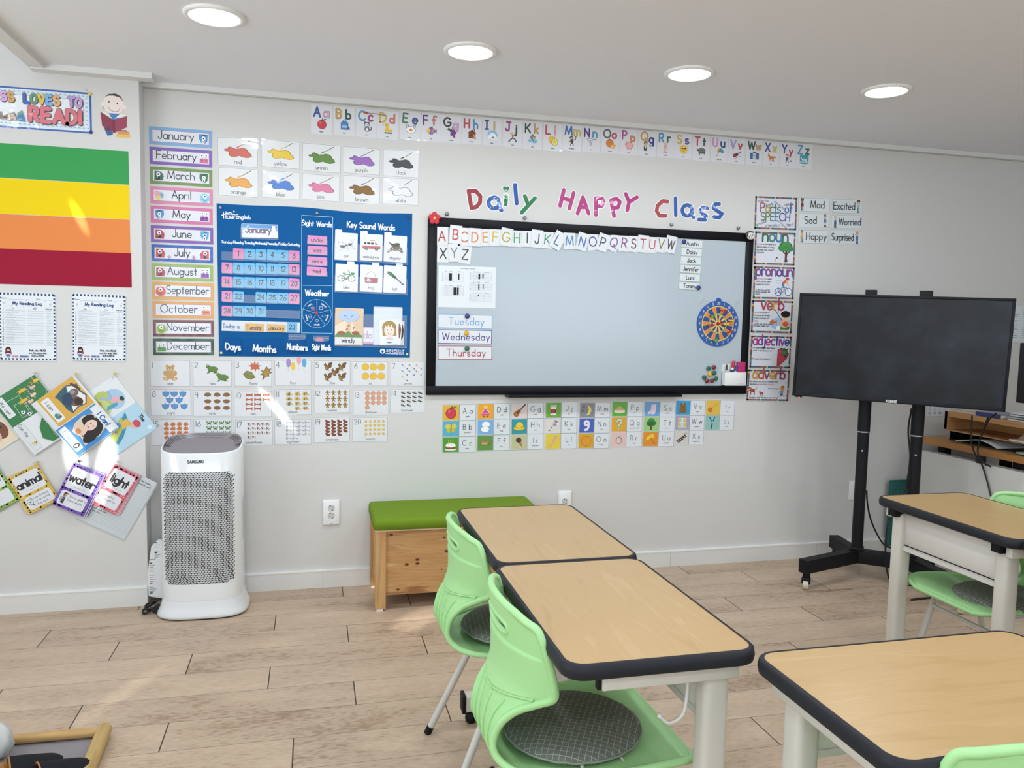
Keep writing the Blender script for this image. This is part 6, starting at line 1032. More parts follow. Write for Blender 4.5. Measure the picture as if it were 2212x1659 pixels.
for t_, q, hh, mw_ in (('Days', (75, 1465, 205, 1472, 208, 1585, 68, 1582), 40, 92), ('Months', (225, 1478, 487, 1472, 495, 1590, 217, 1588), 42, 142), ('Numbers', (517, 1478, 645, 1473, 650, 1585, 508, 1585), 38, 128), ('Sight Words', (685, 1484, 808, 1484, 815, 1585, 675, 1585), 34, 120)):
    o = lump(*q, .013, dblue).build('fabric_pocket', chart); g = Flat(WF, ZP and None, ZP, c=CF.c, w=CF.w, h=CF.h); g.th = .017; a = CF.P((q[0]+q[2])/2, 1548 if t_ != 'Months' else 1562); g.text(t_, a[0], a[1], hh*ZP[2]/426, wtx, lw=.21, loc=True, maxw=mw_*ZP[2]/426, sp=.18, rot=-3)
    g.mb.build('pocket_lettering', o)
mb = MB()
def film(x0, y0, x1, y1, y2, dy=0, gl=()):
    p = [CF.P(x0, y0), CF.P(x1, y1), CF.P(x1, y2+(y1-y0)), CF.P(x0, y2)]; mb = MB(); mb.add([(a, -.0068, b) for a, b in p], [(0, 1, 2, 3)], filmm)
    o = mb.build('clear_pocket', chart); MB().tube([(p[3][0], -.0068, p[3][1]), (p[2][0], -.0068, p[2][1])], .0006, mat('9fc0dc', 'gloss'), 4).build('welded_seam', o)
for x0, y0, y1, y2 in ((60, 872, 895, 928), (62, 972, 990, 1026), (64, 1066, 1082, 1120), (64, 1166, 1182, 1220), (66, 1262, 1280, 1315)): film(x0, y0, 602, y1, y2)
film(835, 812, 1342, 845, 930); film(838, 1040, 1340, 1062, 1150); film(838, 1298, 1335, 1312, 1522); film(190, 705, 452, 715, 782)
for y in (790, 862, 935, 1008): film(648, y, 790, y+5, y+32)
A_ = MB(); a = CF.P(716, 1300); A_.prism([(a[0]+.03*x, a[1]+.03*y) for x, y in ((.1, -.12), (-.12, .1), (-.42, .28), (-.30, .45), (-.86, .95), (-.62, 1.0), (-.35, .72), (-.22, .66), (-.30, .46), (.12, .12))], -.006, -.003, mat('c8355c', 'plastic'), axis='y').ball((a[0], -.005, a[1]), .0065, mat('c8355c', 'plastic'), 10, (1, .5, 1)).build('weather_arrow', chart)
# cards kept in the chart
pinkc, bluec = 'dd82b8', '61b5e2'
xs = (98, 176, 253, 331, 409, 484, 559)
def chip(t_, x, y, w_, h_, hx, lab, name, cat, grp, lw=.17, txt='1c2033', ang=-1.5, th=.0008, hs=.5, mw=.8, Yo=.0034):
    g = Flat(WF-Yo, zoom=ZP, c=onY(*(ZP[0]+x*ZP[2], ZP[1]+y*ZP[2]), WF-Yo), w=w_*ZP[2]/426, h=h_*ZP[2]/426, ang=ang); g.slab(lam(hx), th, .004); g.text(t_, .5, .5-hs*.46, hs*g.h, lam(txt), lw=lw, maxw=mw*g.w, sp=.18); return g.done(name, lab, cat, grp)
for d in range(1, 32):
    if d == 23: continue
    k = d % 7; r_ = d//7; x = xs[k]; y = (880, 980, 1077, 1177, 1278)[r_]+(x-98)*(.038, .024, .028, .03, .012)[r_]+4
    chip(str(d), x, y, 67, 68, pinkc if k in (0, 6) or d == 1 else bluec, '%s number card %d in the calendar of the blue chart' % ('pink' if k in (0, 6) or d == 1 else 'light blue', d), 'number_card', 'number card', 'calendar number cards', hs=.46)
chip('23', 545, 1393, 66, 64, bluec, 'light blue number card 23 at the end of the today line', 'number_card', 'number card', 'calendar number cards', hs=.46, Yo=.0042)
for t_, x, y in (('Tuesday,', 286, 1396), ('January', 437, 1400)): chip(t_, x, y, 120, 52, 'dfb06a', 'tan word card reading %s on the today line of the chart' % t_.strip(','), 'word_card', 'word card', 'today line word cards', lw=.15, hs=.5, Yo=.0042)
for t_, x, y in (('under', 719, 793), ('was', 720, 864), ('were', 719, 938), ('had', 715, 1008)): chip(t_, x, y, 126, 56, 'e08fc2', 'pink sight word card reading %s in the blue chart' % t_, 'word_card', 'word card', 'sight word cards', lw=.15, hs=.46, mw=.66)
g = Flat(WF-.0034, [(198, 678), (448, 688), (446, 780), (195, 775)], ZP); g.slab(lam('f2f3f7'), .0008, .004); g.rect(.01, .30, .99, .98, lam('5f9fdc'), .003); g.rect(.01, .30, .30, .72, lam('9fd3ea'), .002)
for x, y, rx, ry in ((.18, .44, .16, .2), (.45, .44, .3, .2), (.8, .40, .2, .2)): a = g.B(x, y); g.poly([(a[0]+rx*g.w*cos(q), a[1]+ry*g.h*sin(q)) for q in [2*pi*k/20 for k in range(20)]], lam('eef2f8'))
g.icon('snowman', .78, .38, .99, .98); g.text('January', .46, .36, .44*g.h, lam('5a2f66'), lw=.2, maxw=.76*g.w, sp=.16, out=(lam('f4f0f6'), .18)); g.done('month_title_card', 'snowy January title card with a snowman in the blue chart', 'title card')
for t_, ic, q, tb in (('ant', 'antbig', (840, 996, 743, 932), (0, .31)), ('ambulance', 'ambulance', (1013, 1168, 752, 936), (0, .32)), ('alligator', 'alligator', (1178, 1335, 762, 945), (0, .32)), ('bike', 'bike', (843, 999, 958, 1147), (.51, .83)), ('bag', 'handbag', (1014, 1168, 966, 1150), (.52, .84)), ('bat', 'bat', (1176, 1332, 970, 1157), (.52, .83))):
    g = Flat(WF-.0034, q, ZP, ang=-1.2); g.slab(lam('eceef2'), .0008, .004); a, b = g.B(tb[0], 0), g.B(tb[1], 0); g.mb.prism([(a[0], g.h/2-.005), (b[0], g.h/2-.005), (b[0], g.h/2+.011), (b[0]-.003, g.h/2+.014), (a[0]+.003, g.h/2+.014), (a[0], g.h/2+.011)], -.0006, 0, lam('eceef2'), axis='y')
    g.icon(ic, .08, .30, .92, .30+.84*g.w/g.h*.72); g.text(t_, .5, .10, .10*g.h*1.05, ink, lw=.12, sp=.17, maxw=.75*g.w); g.done('picture_card', 'white tabbed picture card of the word %s in the blue chart' % t_, 'picture card', 'key sound picture cards')
g = Flat(WF-.0034, [(1030, 1390), (1110, 1394), (1106, 1510), (1028, 1506)], ZP); g.slab(lam('cda5d2'), .001, .002); g.rect(.0, .12, 1, .94, lam('e9e6ef')); g.text('do', .12, .34, .40*g.h, lam('b39ac4'), lw=.14, al='l'); g.done('word_card', 'lilac bordered word card reading do behind the windy card', 'word card')
g = Flat(WF-.0046, [(843, 1258), (1040, 1266), (1033, 1520), (838, 1516)], ZP); g.slab(lam('e3cdb8'), .0022, .003); g.icon('windy', .0, .22, .955, .985); g.rect(.0, .03, .955, .21, lam('e6e8ec')); g.text('windy', .47, .075, .125*g.h, ink, lw=.15, sp=.16, maxw=.66*g.w); g.done('weather_card', 'tan weather card reading windy with a cross cloud, in the lower pocket of the chart', 'weather card')
g = Flat(WF-.0036, [(1107, 1250), (1307, 1256), (1303, 1517), (1103, 1515)], ZP); g.slab(lam('c5cedc'), .0025, .004); g.rect(.03, .02, .975, .965, lam('dbe4ee')); g.done('blank_card', 'blank pale blue card behind the girl face card in the chart', 'blank card')
for i, (q, hr, lab) in enumerate((([(1270, 1350), (1318, 1352), (1316, 1516), (1262, 1514)], '1a1a1c', 'white face card with black hair showing, last behind the girl face card'), ([(1240, 1345), (1296, 1352), (1302, 1516), (1236, 1512)], '8a4a26', 'white face card with brown hair showing, directly behind the girl face card'), ([(1140, 1345), (1272, 1340), (1286, 1512), (1152, 1516)], None, 'white face card of a smiling girl with brown hair, labelled happy'))):
    g = Flat(WF-.0062-.001*i, q, ZP); g.slab(lam('eef0f2'), .0006)
    if hr: g.poly([g.B(.62, .2), g.B(.86, .3), g.B(.95, .62), g.B(.80, .84), g.B(.62, .9)], lam(hr))
    else: g.icon('girlface', .1, .20, .95, .98); g.text('happy', .5, .08, .055*g.h, ink, lw=.16)
    g.done('face_card', lab, 'face card', 'feelings face cards in the chart')
for i, (x0, y0, x1, y1, lab) in enumerate(((520, 1440, 638, 1486, 'clear zip bag sticking out of the Numbers pocket'), (690, 1452, 800, 1492, 'clear zip bag with pink tags sticking out of the Sight Words pocket'))):
    a, b = onY(ZP[0]+x0*ZP[2], ZP[1]+y0*ZP[2], WF-.006), onY(ZP[0]+x1*ZP[2], ZP[1]+y1*ZP[2], WF-.006); mb = MB(); mb.add([(a.x, WF-.006, a.z), (b.x, WF-.006, a.z), (b.x, WF-.006, b.z-.012), (a.x, WF-.006, b.z-.012)], [(0, 1, 2, 3)], filmm)
    for z in (a.z, a.z-.011, a.z-.014): mb.tube([(a.x, WF-.0062, z), (b.x, WF-.0062, z)], .0008, mat('9fb6d6', 'gloss'), 5)
    mb.build('zip_bag', None, lab, 'bag', 'clear bags in the chart pockets')
    if i: c_ = (a+b)/2; MB().ball((c_.x-.008, WF-.0045, c_.z-.006), .024, lam('e07a9c'), 12, (1, .06, .55)).build('pink_tag', None, 'pink tag inside the clear bag of the Sight Words pocket', 'tag')
for x, y, h, lab in ((52, 570, '9a9da2', 'grey push pin at the top left corner of the blue chart'), (717, 608, 'b8964a', 'brass push pin at the top middle of the blue chart'), (1347, 640, '1f2a5a', 'dark blue push pin at the top right corner of the blue chart'), (57, 1570, 'dfe6a8', 'pale yellow push pin at the bottom left corner of the blue chart'), (1337, 1580, 'd9e29a', 'pale yellow push pin at the bottom right corner of the blue chart')): stud(x, y, WF-.003, ZP, h, .0062, 'push_pin', lab, 'push pin', 'push pins of the blue chart', .9, 'gloss')

# ---- parts of speech posters
ZS = (1600, 410, .28329); PB = [lam(h) for h in ('2f5f8f', '3f6f5a', '8a4a9c', 'c06a3a', 'd9b45a', '3a6f8a', 'a84a3a', '5a8a4a', '6a4a9a')]
PO = [('', [(108, 45), (430, 60), (425, 310), (103, 300)]), ('noun', [(110, 315), (420, 330), (410, 578), (98, 570)]), ('pronoun', [(100, 580), (412, 592), (403, 835), (90, 832)]), ('verb', [(88, 838), (402, 850), (387, 1095), (75, 1090)]), ('adjective', [(82, 1108), (388, 1120), (377, 1362), (62, 1357)]), ('adverb', [(62, 1368), (376, 1378), (362, 1612), (35, 1608)])]
TX = {'noun': (('2f6f5a', '3a8f8a', '3a86b0'), ['A $noun$ is the name of a', 'person, place or thing.', 'e.g. dog, tree, woman,', 'Leicester'], 'treebig', (.56, .10, .97, .74)), 'pronoun': (('8a3f8a', '5a3f9a', '7a3f8a'), ['A $pronoun$ is a word', 'which can be used', 'instead of a noun.', '', 'e.g. Are these yours? My', 'bike was the fastest. She', 'was sad.'], 'cyclist', (.52, .10, .96, .68)), 'verb': (('c23a5a', 'c25a4a', 'e0b03a'), ['A $verb$ is a word or', 'phrase which shows', 'action or a way of', 'being.', 'e.g. Mary sings. The bus is full.', 'I am happy. I caught a fish.'], 'fisher', (.42, .08, .95, .72)), 'adjective': (('c03a8a', '9a3f9a', '3a4a9a'), ['An adjective is a describing', 'word. It describes a $noun$.', '', '', 'the big red strawberry'], 'strawberry', (.62, .05, .96, .66)), 'adverb': (('e0a83a', 'c8653a', 'a83a5a'), ['An adverb is a word or phrase which', 'describes a $verb$ or an $adjective$.'], 'runner', (.70, .06, .95, .52))}
for i, (n, q) in enumerate(PO):
    f = Flat(WF-.0004*i, q, ZS); f.slab(lam('e1e4ee'), .0008); bw = .055; rr = random.Random(i); L0 = f.L
    for k in range(22):
        f.L = L0; m = PB[(k*5+i) % 9]; f.rect(k/22, 0, (k+1)/22, bw*1.1, m); f.L = L0; f.rect(k/22, 1-bw*1.1, (k+1)/22, 1, PB[(k*4+i) % 9])
    for k in range(16):
        f.L = L0; f.rect(0, k/16, bw*.8, (k+1)/16, PB[(k*7+i) % 9]); f.L = L0; f.rect(1-bw*.8, k/16, 1, (k+1)/16, PB[(k*5+2*i) % 9])
    f.L = L0+1; f.frame(0, 0, 1, 1, .001, lam('e9edf2'))
    if not n:
        for t_, x, y, s_, r_ in (('adjective', .20, .83, .075, 2), ('adverb', .32, .70, .10, 14), ('interjection', .57, .72, .075, -32), ('noun', .80, .75, .11, 14), ('pronoun', .18, .16, .09, 22), ('preposition', .43, .10, .085, 2), ('conjunction', .68, .12, .07, -38), ('verb', .84, .12, .11, -10)): f.text(t_, x, y, s_*f.h, lam('3a3d52'), lw=.12, rot=r_, sp=.15)
        sw = lam('b8bccb')
        f.text('Parts of', .51, .53, .26*f.h, None, lw=.12, maxw=.82*f.w, sp=.14, out=(sw, .05), cols=[lam(h) for h in ('a8445a', 'c9a040', '4a7a4a', '2f6a5a', '2f6f7a', '3a6fa8', '2f4a9a')]); f.text('SPEECH', .49, .27, .24*f.h, None, lw=.12, maxw=.86*f.w, sp=.14, out=(sw, .05), cols=[lam(h) for h in ('6f7a5a', '4f7f3f', '3f7a5f', '3a7a9a', '2f3f9a', '4a3f9a')])
        lab = 'laminated poster reading Parts of SPEECH, top of the column right of the whiteboard'
    else:
        cs, ln, ic, bx = TX[n]; f.text(n, .50, .715, {'noun': .38, 'verb': .36, 'adverb': .34, 'pronoun': .34, 'adjective': .31}[n]*f.h, None, lw=.115, maxw=.88*f.w, sp=.13, out=(lam('5a5668'), .045), cols=[lam(h) for h in cs])
        f.icon(ic, *bx)
        if n == 'noun': f.icon('dogsit', .48, .10, .60, .26)
        if n == 'adverb': f.icon('dogwalk', .03, .18, .24, .46, flip=False); f.icon('dogwalk', .28, .16, .42, .32); f.text('He runs. He runs quickly.', .50, .39, .032*f.h, ink, lw=.18, al='l', maxw=.26*f.w); f.text('The dog is small. The dog is very small.', .06, .09, .045*f.h, ink, lw=.15, al='l', maxw=.62*f.w)
        y = .60
        for k, t_ in enumerate(ln):
            sm = (n == 'pronoun' and k > 3) or (n == 'verb' and k > 3); hh = (.038 if sm else .052)*f.h; x = .06
            for s_ in t_.split('$'):
                red = t_.split('$').index(s_) % 2 == 1; f.text(s_.strip() or '.', x, y, hh, lam('d08a90') if red else ink, lw=.16 if sm else .12, al='l', sp=.15, lead=.35)
                adv = sum((glyph(c_)[0]+.15) if c_ != ' ' else .395 for c_ in s_.strip()); x += (adv+.3)*hh/f.w
            y -= .085 if not sm else .06
        lab = 'laminated parts of speech poster titled %s right of the whiteboard' % n
    f.done('grammar_poster', lab, 'poster', 'parts of speech posters')
# ---- feelings cards
for n, q, kd, left in (('Mad', [(437, 57), (683, 67), (680, 172), (437, 165)], kid('1c1c20', '9a6a50', '7a2f3c', '4a4a50', 0, 1), True), ('Excited', [(697, 68), (930, 78), (927, 185), (695, 178)], kid('2a2220', 'e8c0a0', '8fc0d0', '3f7a7a', 1, 1), False), ('Sad', [(435, 180), (675, 182), (672, 290), (435, 285)], kid('6a4a3a', 'd9a888', '3f78c0', 'c9cdd2'), False), ('Worried', [(690, 192), (925, 195), (922, 300), (688, 297)], kid('d9c08a', 'e8c8a8', '2f5fa8', '27303a', 2), True), ('Happy', [(435, 302), (670, 308), (667, 412), (433, 408)], kid('17171a', 'd9b090', 'd9b060', '6a6a70'), True), ('Surprised', [(683, 308), (920, 312), (915, 420), (680, 413)], kid('c07a40', 'e0b090', '2f5fa8', '2f5fa8', 1), False)):
    f = Flat(WF, q, ZS); f.slab(lam('dde4e8'), .0008, .002); f.frame(.008, .02, .992, .98, .0011, lam('6f777d')); kw = .42*f.h/f.w*1.25; k0 = .03 if left else .97-kw; f.icon('', k0, .06, k0+kw, .97, src=kd)
    f.text(n, (.5+kw/2 if left else .5-kw/2), .28, .50*f.h, ink, lw=.12, maxw=(.90-kw)*f.w, sp=.2); f.done('feelings_card', 'white feelings card reading %s with a small child drawing' % n, 'feelings card', 'feelings cards')

# ---- things on the pillar
ZR = (0, 160, .14014)
a = onY(0, 185, WP); tr = onY(ZR[0]+1400*ZR[2], ZR[1]+292*ZR[2], WP); br = onY(ZR[0]+1425*ZR[2], ZR[1]+920*ZR[2], WP); bw_ = .80
f = Flat(WP, c=Vector((tr.x-bw_/2+.001, WP, (tr.z+br.z)/2)), w=bw_, h=tr.z-br.z); f.slab(lam('2a5fb0'), .001); e = .0075; f.rect(e/f.w, e/f.h, 1-e/f.w, 1-e/f.h, lam('dbe9f4')); i2 = .031; f.rect(i2/f.w, i2/f.h, 1-i2/f.w, 1-i2/f.h, lam('3f78b8')); i3 = i2+.0012; f.rect(i3/f.w, i3/f.h, 1-i3/f.w, 1-i3/f.h, lam('edf0f3')); L0 = f.L
for k in range(44):
    for z in (-1, 1): f.L = L0; f.icon('', -f.w/2+.02+k*.0178-.008, z*(f.h/2-.019)-.008, -f.w/2+.02+k*.0178+.008, z*(f.h/2-.019)+.008, loc=True, src='p 9aa3ac 6 40 50 86 94 56 80 40 50 60;p c9d2da 20 40 50 70 76 50')
for k in range(9): f.L = L0; z = -f.h/2+.035+k*.0185; f.icon('', f.w/2-.027, z-.008, f.w/2-.011, z+.008, loc=True, src='p 9aa3ac 6 40 50 86 94 56 80 40 50 60;p c9d2da 20 40 50 70 76 50')
def FP(px, py): return f.P(px, py)
f.zm = ZR
for ch, x, y, h_, cl, bld in [('C', -430, 350, 130, '5f9fd0', .30), ('L', -330, 360, 130, '6fae6a', .30), ('A', -230, 370, 130, 'e06a7a', .30), ('S', 55, 405, 130, 'd9a8e0', .30), ('S', 170, 418, 130, 'd9a35a', .30), ('L', 412, 440, 130, '2f5fc0', .34), ('O', 525, 448, 132, '5f9a6f', .26), ('V', 643, 458, 132, 'e8c23f', .30), ('E', 760, 468, 132, '6fb4ea', .32), ('S', 875, 478, 132, 'e8b070', .30), ('T', 1105, 500, 132, 'b89ae0', .30), ('O', 1215, 512, 132, 'cf9fdc', .26), ('R', 530, 718, 200, 'dc6f7c', .30), ('E', 715, 738, 200, 'dc6f7c', .32), ('A', 915, 755, 200, 'dc6f7c', .28), ('D', 1112, 770, 200, 'dc6f7c', .28), ('!', 1240, 765, 185, 'dc6f7c', .34)]:
    p = f.P(x, y); p2 = f.P(x, y-h_); hh = p2[1]-p[1]; wmax = {'R': 165, 'E': 150, 'A': 175, 'D': 150, '!': 70}.get(ch, 95) if h_ > 150 else 95; wm = wmax*ZR[2]/480
    f.text(ch, p[0]+.0022, p[1]-.0022, hh, None, lw=bld, loc=True, maxw=wm-bld*hh*.6, out=(lam('3a2f3a'), .05), cols=[lam('3a2f3a')]); f.text(ch, p[0], p[1], hh, lam(cl), lw=bld, loc=True, maxw=wm-bld*hh*.6, out=(lam('4a3a45'), .05))
for x0, x1, h in ((-60, 45, '8a7a70'), (60, 250, '6a5248'), (120, 160, 'd9b88a'), (165, 240, 'a88a7a'), (265, 370, '7fa58f'), (270, 380, '3f7fb5')): 
    p, p2 = f.P(x0, 690+.1*x0), f.P(x1, 570+.1*x1+(0 if h != '7fa58f' else -45)); f.poly([(p[0], p[1]), (p2[0]+.004, p[1]-.004), (p2[0], (p[1]+p2[1])/2), (p2[0]-.006, p2[1]), ((p[0]+p2[0])/2, p2[1]-.006), (p[0]+.004, p2[1]-.012)], lam(h))
f.done('reading_banner', 'white and blue banner reading LOVES TO READ in coloured letters on the pillar', 'banner')
stud(1385, 310, WP-.001, ZR, 'e6c65a', .0075, 'push_pin', 'yellow push pin at the top right corner of the reading banner', 'push pin', None, .8, 'plastic'); stud(1400, 898, WP-.001, ZR, '22328a', .0075, 'push_pin', 'dark blue push pin at the bottom right corner of the reading banner', 'push pin', None, .8, 'plastic')
f = Flat(WP, [(1500, 285), (1985, 310), (2010, 990), (1520, 950)], ZR, ang=0); f.icon('boyread', 0, 0, 1, 1); ob = f.mb
sil = [(22, 40), (4, 60), (8, 70), (14, 82), (28, 98), (50, 103), (74, 98), (88, 82), (95, 72), (92, 62), (84, 55), (97, 54), (95, 26), (101, 14), (102, -3), (54, -3), (40, 1), (24, -1), (12, 22), (4, 40), (6, 60)]
f.th = .0; f.mb.prism([f.B(x/100, z/100) for x, z in [(14, 82), (26, 97), (50, 103), (76, 98), (88, 82), (95, 72), (88, 60), (97, 54), (95, 26), (101, 14), (102, -3), (54, -3), (26, -1), (12, 20), (4, 24), (5, 58), (10, 64), (9, 72)]], -.00004, 0, lam('dad7d3'), axis='y')
f.done('boy_cutout', 'paper cutout of a smiling child reading a red book beside the banner', 'paper cutout')
for nm, h, q in (('green', '3d9f57', (306, 384, 277, 327, 399)), ('yellow', 'f2d20a', (384, 462, 279, 400, 474)), ('orange', 'e88b4c', (462, 540, 280, 475, 547)), ('dark red', '9c1232', (538, 614, 283, 547, 621))):
    a, b = onY(q[2], q[3], WP), onY(q[2]+2, q[4], WP); x0 = a.x-.66; mb = MB(); mb.box(x0, (a.x+b.x)/2, WP-.0012, WP, b.z, a.z, paper(h)); mb.build('colour_sheet', None, 'wide %s paper sheet in the striped colour chart on the pillar' % nm, 'paper sheet', 'colour chart sheets')
# reading logs
ZL = (0, 620, .13562); navy = paper('35507a')
for q, nm in (([(-12, 80), (885, 112), (893, 1172), (10, 1158)], 'left'), ([(1160, 98), (2005, 143), (2000, 1168), (1158, 1160)], 'right')):
    f = Flat(WP, q, ZL); f.slab(paper('e9edf1'), .0035); L0 = f.L
    for k in range(15):
        f.L = L0; f.rect((k+.15)/15, .965, (k+.65)/15, .998, navy); f.L = L0; f.rect((k+.15)/15, .002, (k+.65)/15, .028, navy)
    for k in range(19):
        f.L = L0; f.rect(.002, (k+.2)/19, .028, (k+.7)/19, navy); f.L = L0; f.rect(.965, (k+.2)/19, .998, (k+.7)/19, navy)
    f.L = L0+1; f.rect(.03, .03, .962, .963, paper('e8edf3')); f.text('Name:', .045, .905, .022*f.h, inkp, lw=.12, al='l'); f.text('Date:', .66, .905, .022*f.h, inkp, lw=.12, al='l')
    f.pen([[f.B(.17, .90), f.B(.63, .90)], [f.B(.76, .90), f.B(.95, .90)]], .0006, inkp); f.text('My Reading Log', .5, .825, .042*f.h, paper('2f4a7a'), lw=.24, sp=.22, maxw=.68*f.w)
    for x in (.09, .91): f.icon('', x-.025, .82, x+.025, .86, fin='paper', src='s 2c2f36 50 50 50;s e8edf3 50 50 34')
    for k in range(16): f.icon('', .10+.055*k-.008, (.875 if k % 2 else .79)-.006+.008*(k % 3), .10+.055*k+.008, (.875 if k % 2 else .79)+.006+.008*(k % 3), fin='paper', src='e 8a93a8 50 50 40 40'); f.L -= 1
    f.L += 2
    for t_, x in (('Title', .24), ('Author', .63), ('Parent sign', .88)): f.text(t_, x, .765, .013*f.h, inkp, lw=.2)
    ln = []
    for k in range(15):
        z = .735-.0362*k; ln += [[f.B(a, z), f.B(b, z)] for a, b in ((.10, .46), (.50, .79), (.83, .96))]; f.text(str(k+1)+'.', .075, z, .016*f.h, inkp, lw=.22, al='r'); f.L -= 1
    f.L += 1; f.pen(ln, .0007, paper('8a919c')); rr = random.Random(len(nm)); pc = paper('9aa0aa'); S_ = []
    for k in range(15):
        for a, b in (((.11, .46),) if nm == 'left' else ((.11, .46), (.51, .76)))+((.85, .94),):
            x = a; l = a+(b-a)*rr.uniform(.3, 1); p = []
            while x < l: p.append(f.B(x, .741-.0362*k+rr.uniform(0, .016))); x += rr.uniform(.006, .014)
            if len(p) > 1: S_.append(p)
    f.pen(S_, .0006, pc)
    f.icon('', .06, .04, .23, .20, fin='paper', src='p 5a2f35 20 40 50 98 80 40;e 4a2a2c 50 70 30 28;e 7a4a3a 50 66 20 16;r f4f4f4 36 62 28 8;p 8a2f3c 12 30 50 42 88 30 80 56 50 46 20 56;r 3f6fa8 26 12 48 16;r 222 34 0 32 8')
    f.text('Kids who READ', .67, .135, .026*f.h, inkp, lw=.22, maxw=.42*f.w); f.text('are the ones who', .67, .098, .024*f.h, inkp, lw=.2, maxw=.50*f.w); f.text('SUCCEED!', .67, .058, .028*f.h, inkp, lw=.22, maxw=.34*f.w)
    f.text('HOME', .27, .045, .022*f.h, paper('d98aa0'), lw=.3, maxw=.10*f.w); f.text('ENGLISH', .43, .045, .022*f.h, paper('5a6a9a'), lw=.3, maxw=.14*f.w)
    o = f.done('reading_log', 'white My Reading Log sheet stack with a checked border, the %s of two' % nm, 'reading log', 'reading logs'); mb = MB()
    for k in range(3): mb.box(-f.w/2+.001*k, f.w/2+.0006*k, -.0034+.001*k, -.0026+.001*k, -f.h/2-.0015*(3-k), f.h/2-.001, paper('d9dee4'))
    mb.build('under_pages', o)
# hanging picture books
ZB2 = (0, 790, .16275); c_ = (886, 676)
def ring_(o, x, z, r, y, m, name='binder_ring', rot=0):
    R = Matrix.Translation((x, y, z)) @ Matrix.Rotation(rot, 4, 'Z'); MB().tube([R @ Vector((r*cos(2*pi*k/24), .003*sin(2*pi*k/24+1), r*sin(2*pi*k/24))) for k in range(24)], .0013, m, 6, closed=True).build(name, o)
def book(Tp, quad, Yo, label, draw, pin):
    f = Flat(WP-Yo, quad, ZB2); f.slab(lam('e6e9ec'), .004, .002); draw(f); o = f.done('picture_book', label, 'book', 'picture books hung on the pillar'); mb = MB()
    for k in range(2): mb.add([(x*(1.004+.004*k)+.002*k, -.0028+.0012*k, z*(1+.004*k)-.003*(k+1)) for x, z in (f.B(0, 0), f.B(1, 0), f.B(1, 1), f.B(0, 1))], [(0, 1, 2, 3)], lam('d5dade'))
    mb.build('inner_pages', o); a = f.B(0, 1); ring_(o, a[0]+.006, a[1]-.004, .011, -.006, mat('e4e6e8', 'gloss'), rot=.6)
    if pin:
        p = onY(ZB2[0]+pin[1]*ZB2[2], ZB2[1]+pin[2]*ZB2[2], WP); stud(pin[1], pin[2], WP-.012, ZB2, pin[0], .006, 'push_pin', pin[3], 'push pin', None, 1.2, 'gloss')
def b_farm(f):
    f.rect(.5, .03, .99, .97, lam('ecdcc0')); f.icon('', .52, .10, .98, .95, src='e 7a4a36 46 70 34 26;e e9b0a8 56 46 26 20;e 8a5a44 10 80 12 14;e c98a80 46 50 5 6;e c98a80 66 46 5 6;p 3f4f9a 10 24 70 34 96 0 10 0;e d9a83a 36 70 8 6;e 222 40 78 4 5'); f.rect(.02, .03, .5, .97, lam('9fb4e0'))
def b_soccer(f):
    f.rect(.0, .0, .49, 1, lam('2f7a45')); f.L += 1; w1 = lam('e4ece6'); f.pen([[f.B(.3, .98), f.B(.49, .8)], [f.B(.12, .2), f.B(.14, .5), f.B(.44, .46)], [f.B(.22, .3), f.B(.25, .52), f.B(.46, .50), f.B(.44, .28), f.B(.22, .3)]], .0014, w1)
    for x, z, h, h2 in ((.14, .78, 'e8b8a0', '2f4a8a'), (.24, .70, 'f0d0b8', '2f4a8a'), (.30, .58, 'e8c0a8', '3a5a9a'), (.40, .82, 'f0d0c0', '2f3f7a'), (.10, .60, 'e8b83a', 'e8b83a'), (.24, .50, 'e8c03a', 'e8b83a'), (.08, .92, 'e8c23a', '8a5a2a')): f.icon('', x-.06, z-.10, x+.06, z+.10, src='e %s 50 80 18 18;p %s 30 66 70 66 66 34 34 34;p %s 30 38 70 38 66 16 34 16;l %s 7 36 60 6 40;l %s 7 64 60 94 66;l %s 7 42 20 34 0;l %s 7 58 20 70 2' % (h, h, h2, h, h, h, h)); f.L -= 5
    f.L += 6
    for x, z in ((.38, .36), (.45, .44), (.82, .50)): f.icon('', x-.032, z-.045, x+.032, z+.045, src='e f2f2f4 50 50 48 48;s 2a2f4a 50 50 26;e 2a2f4a 14 70 10 10;e 2a2f4a 86 70 10 10;e 2a2f4a 50 8 12 8')
    f.rect(.02, .06, .36, .22, lam('e6eaed'), .004); f.text('We can!', .19, .10, .07*f.h, ink, lw=.11, sp=.18); f.rect(.51, .06, .96, .22, lam('dfe4e8'), .004); f.text('Can the      ?', .70, .10, .07*f.h, ink, lw=.11, sp=.18); f.icon('', .82, .07, .88, .21, src='e e8c03a 50 60 30 30;e 333 60 84 12 10;l e8c03a 9 50 30 40 4')
    f.poly([f.B(.60, .96), f.B(.66, 1), f.B(.98, .72), f.B(.98, .46), f.B(.86, .34), f.B(.70, .42), f.B(.58, .60)], lam('2f7a45')); f.pen([[f.B(.60, .62), f.B(.95, .58)]], .0014, w1)
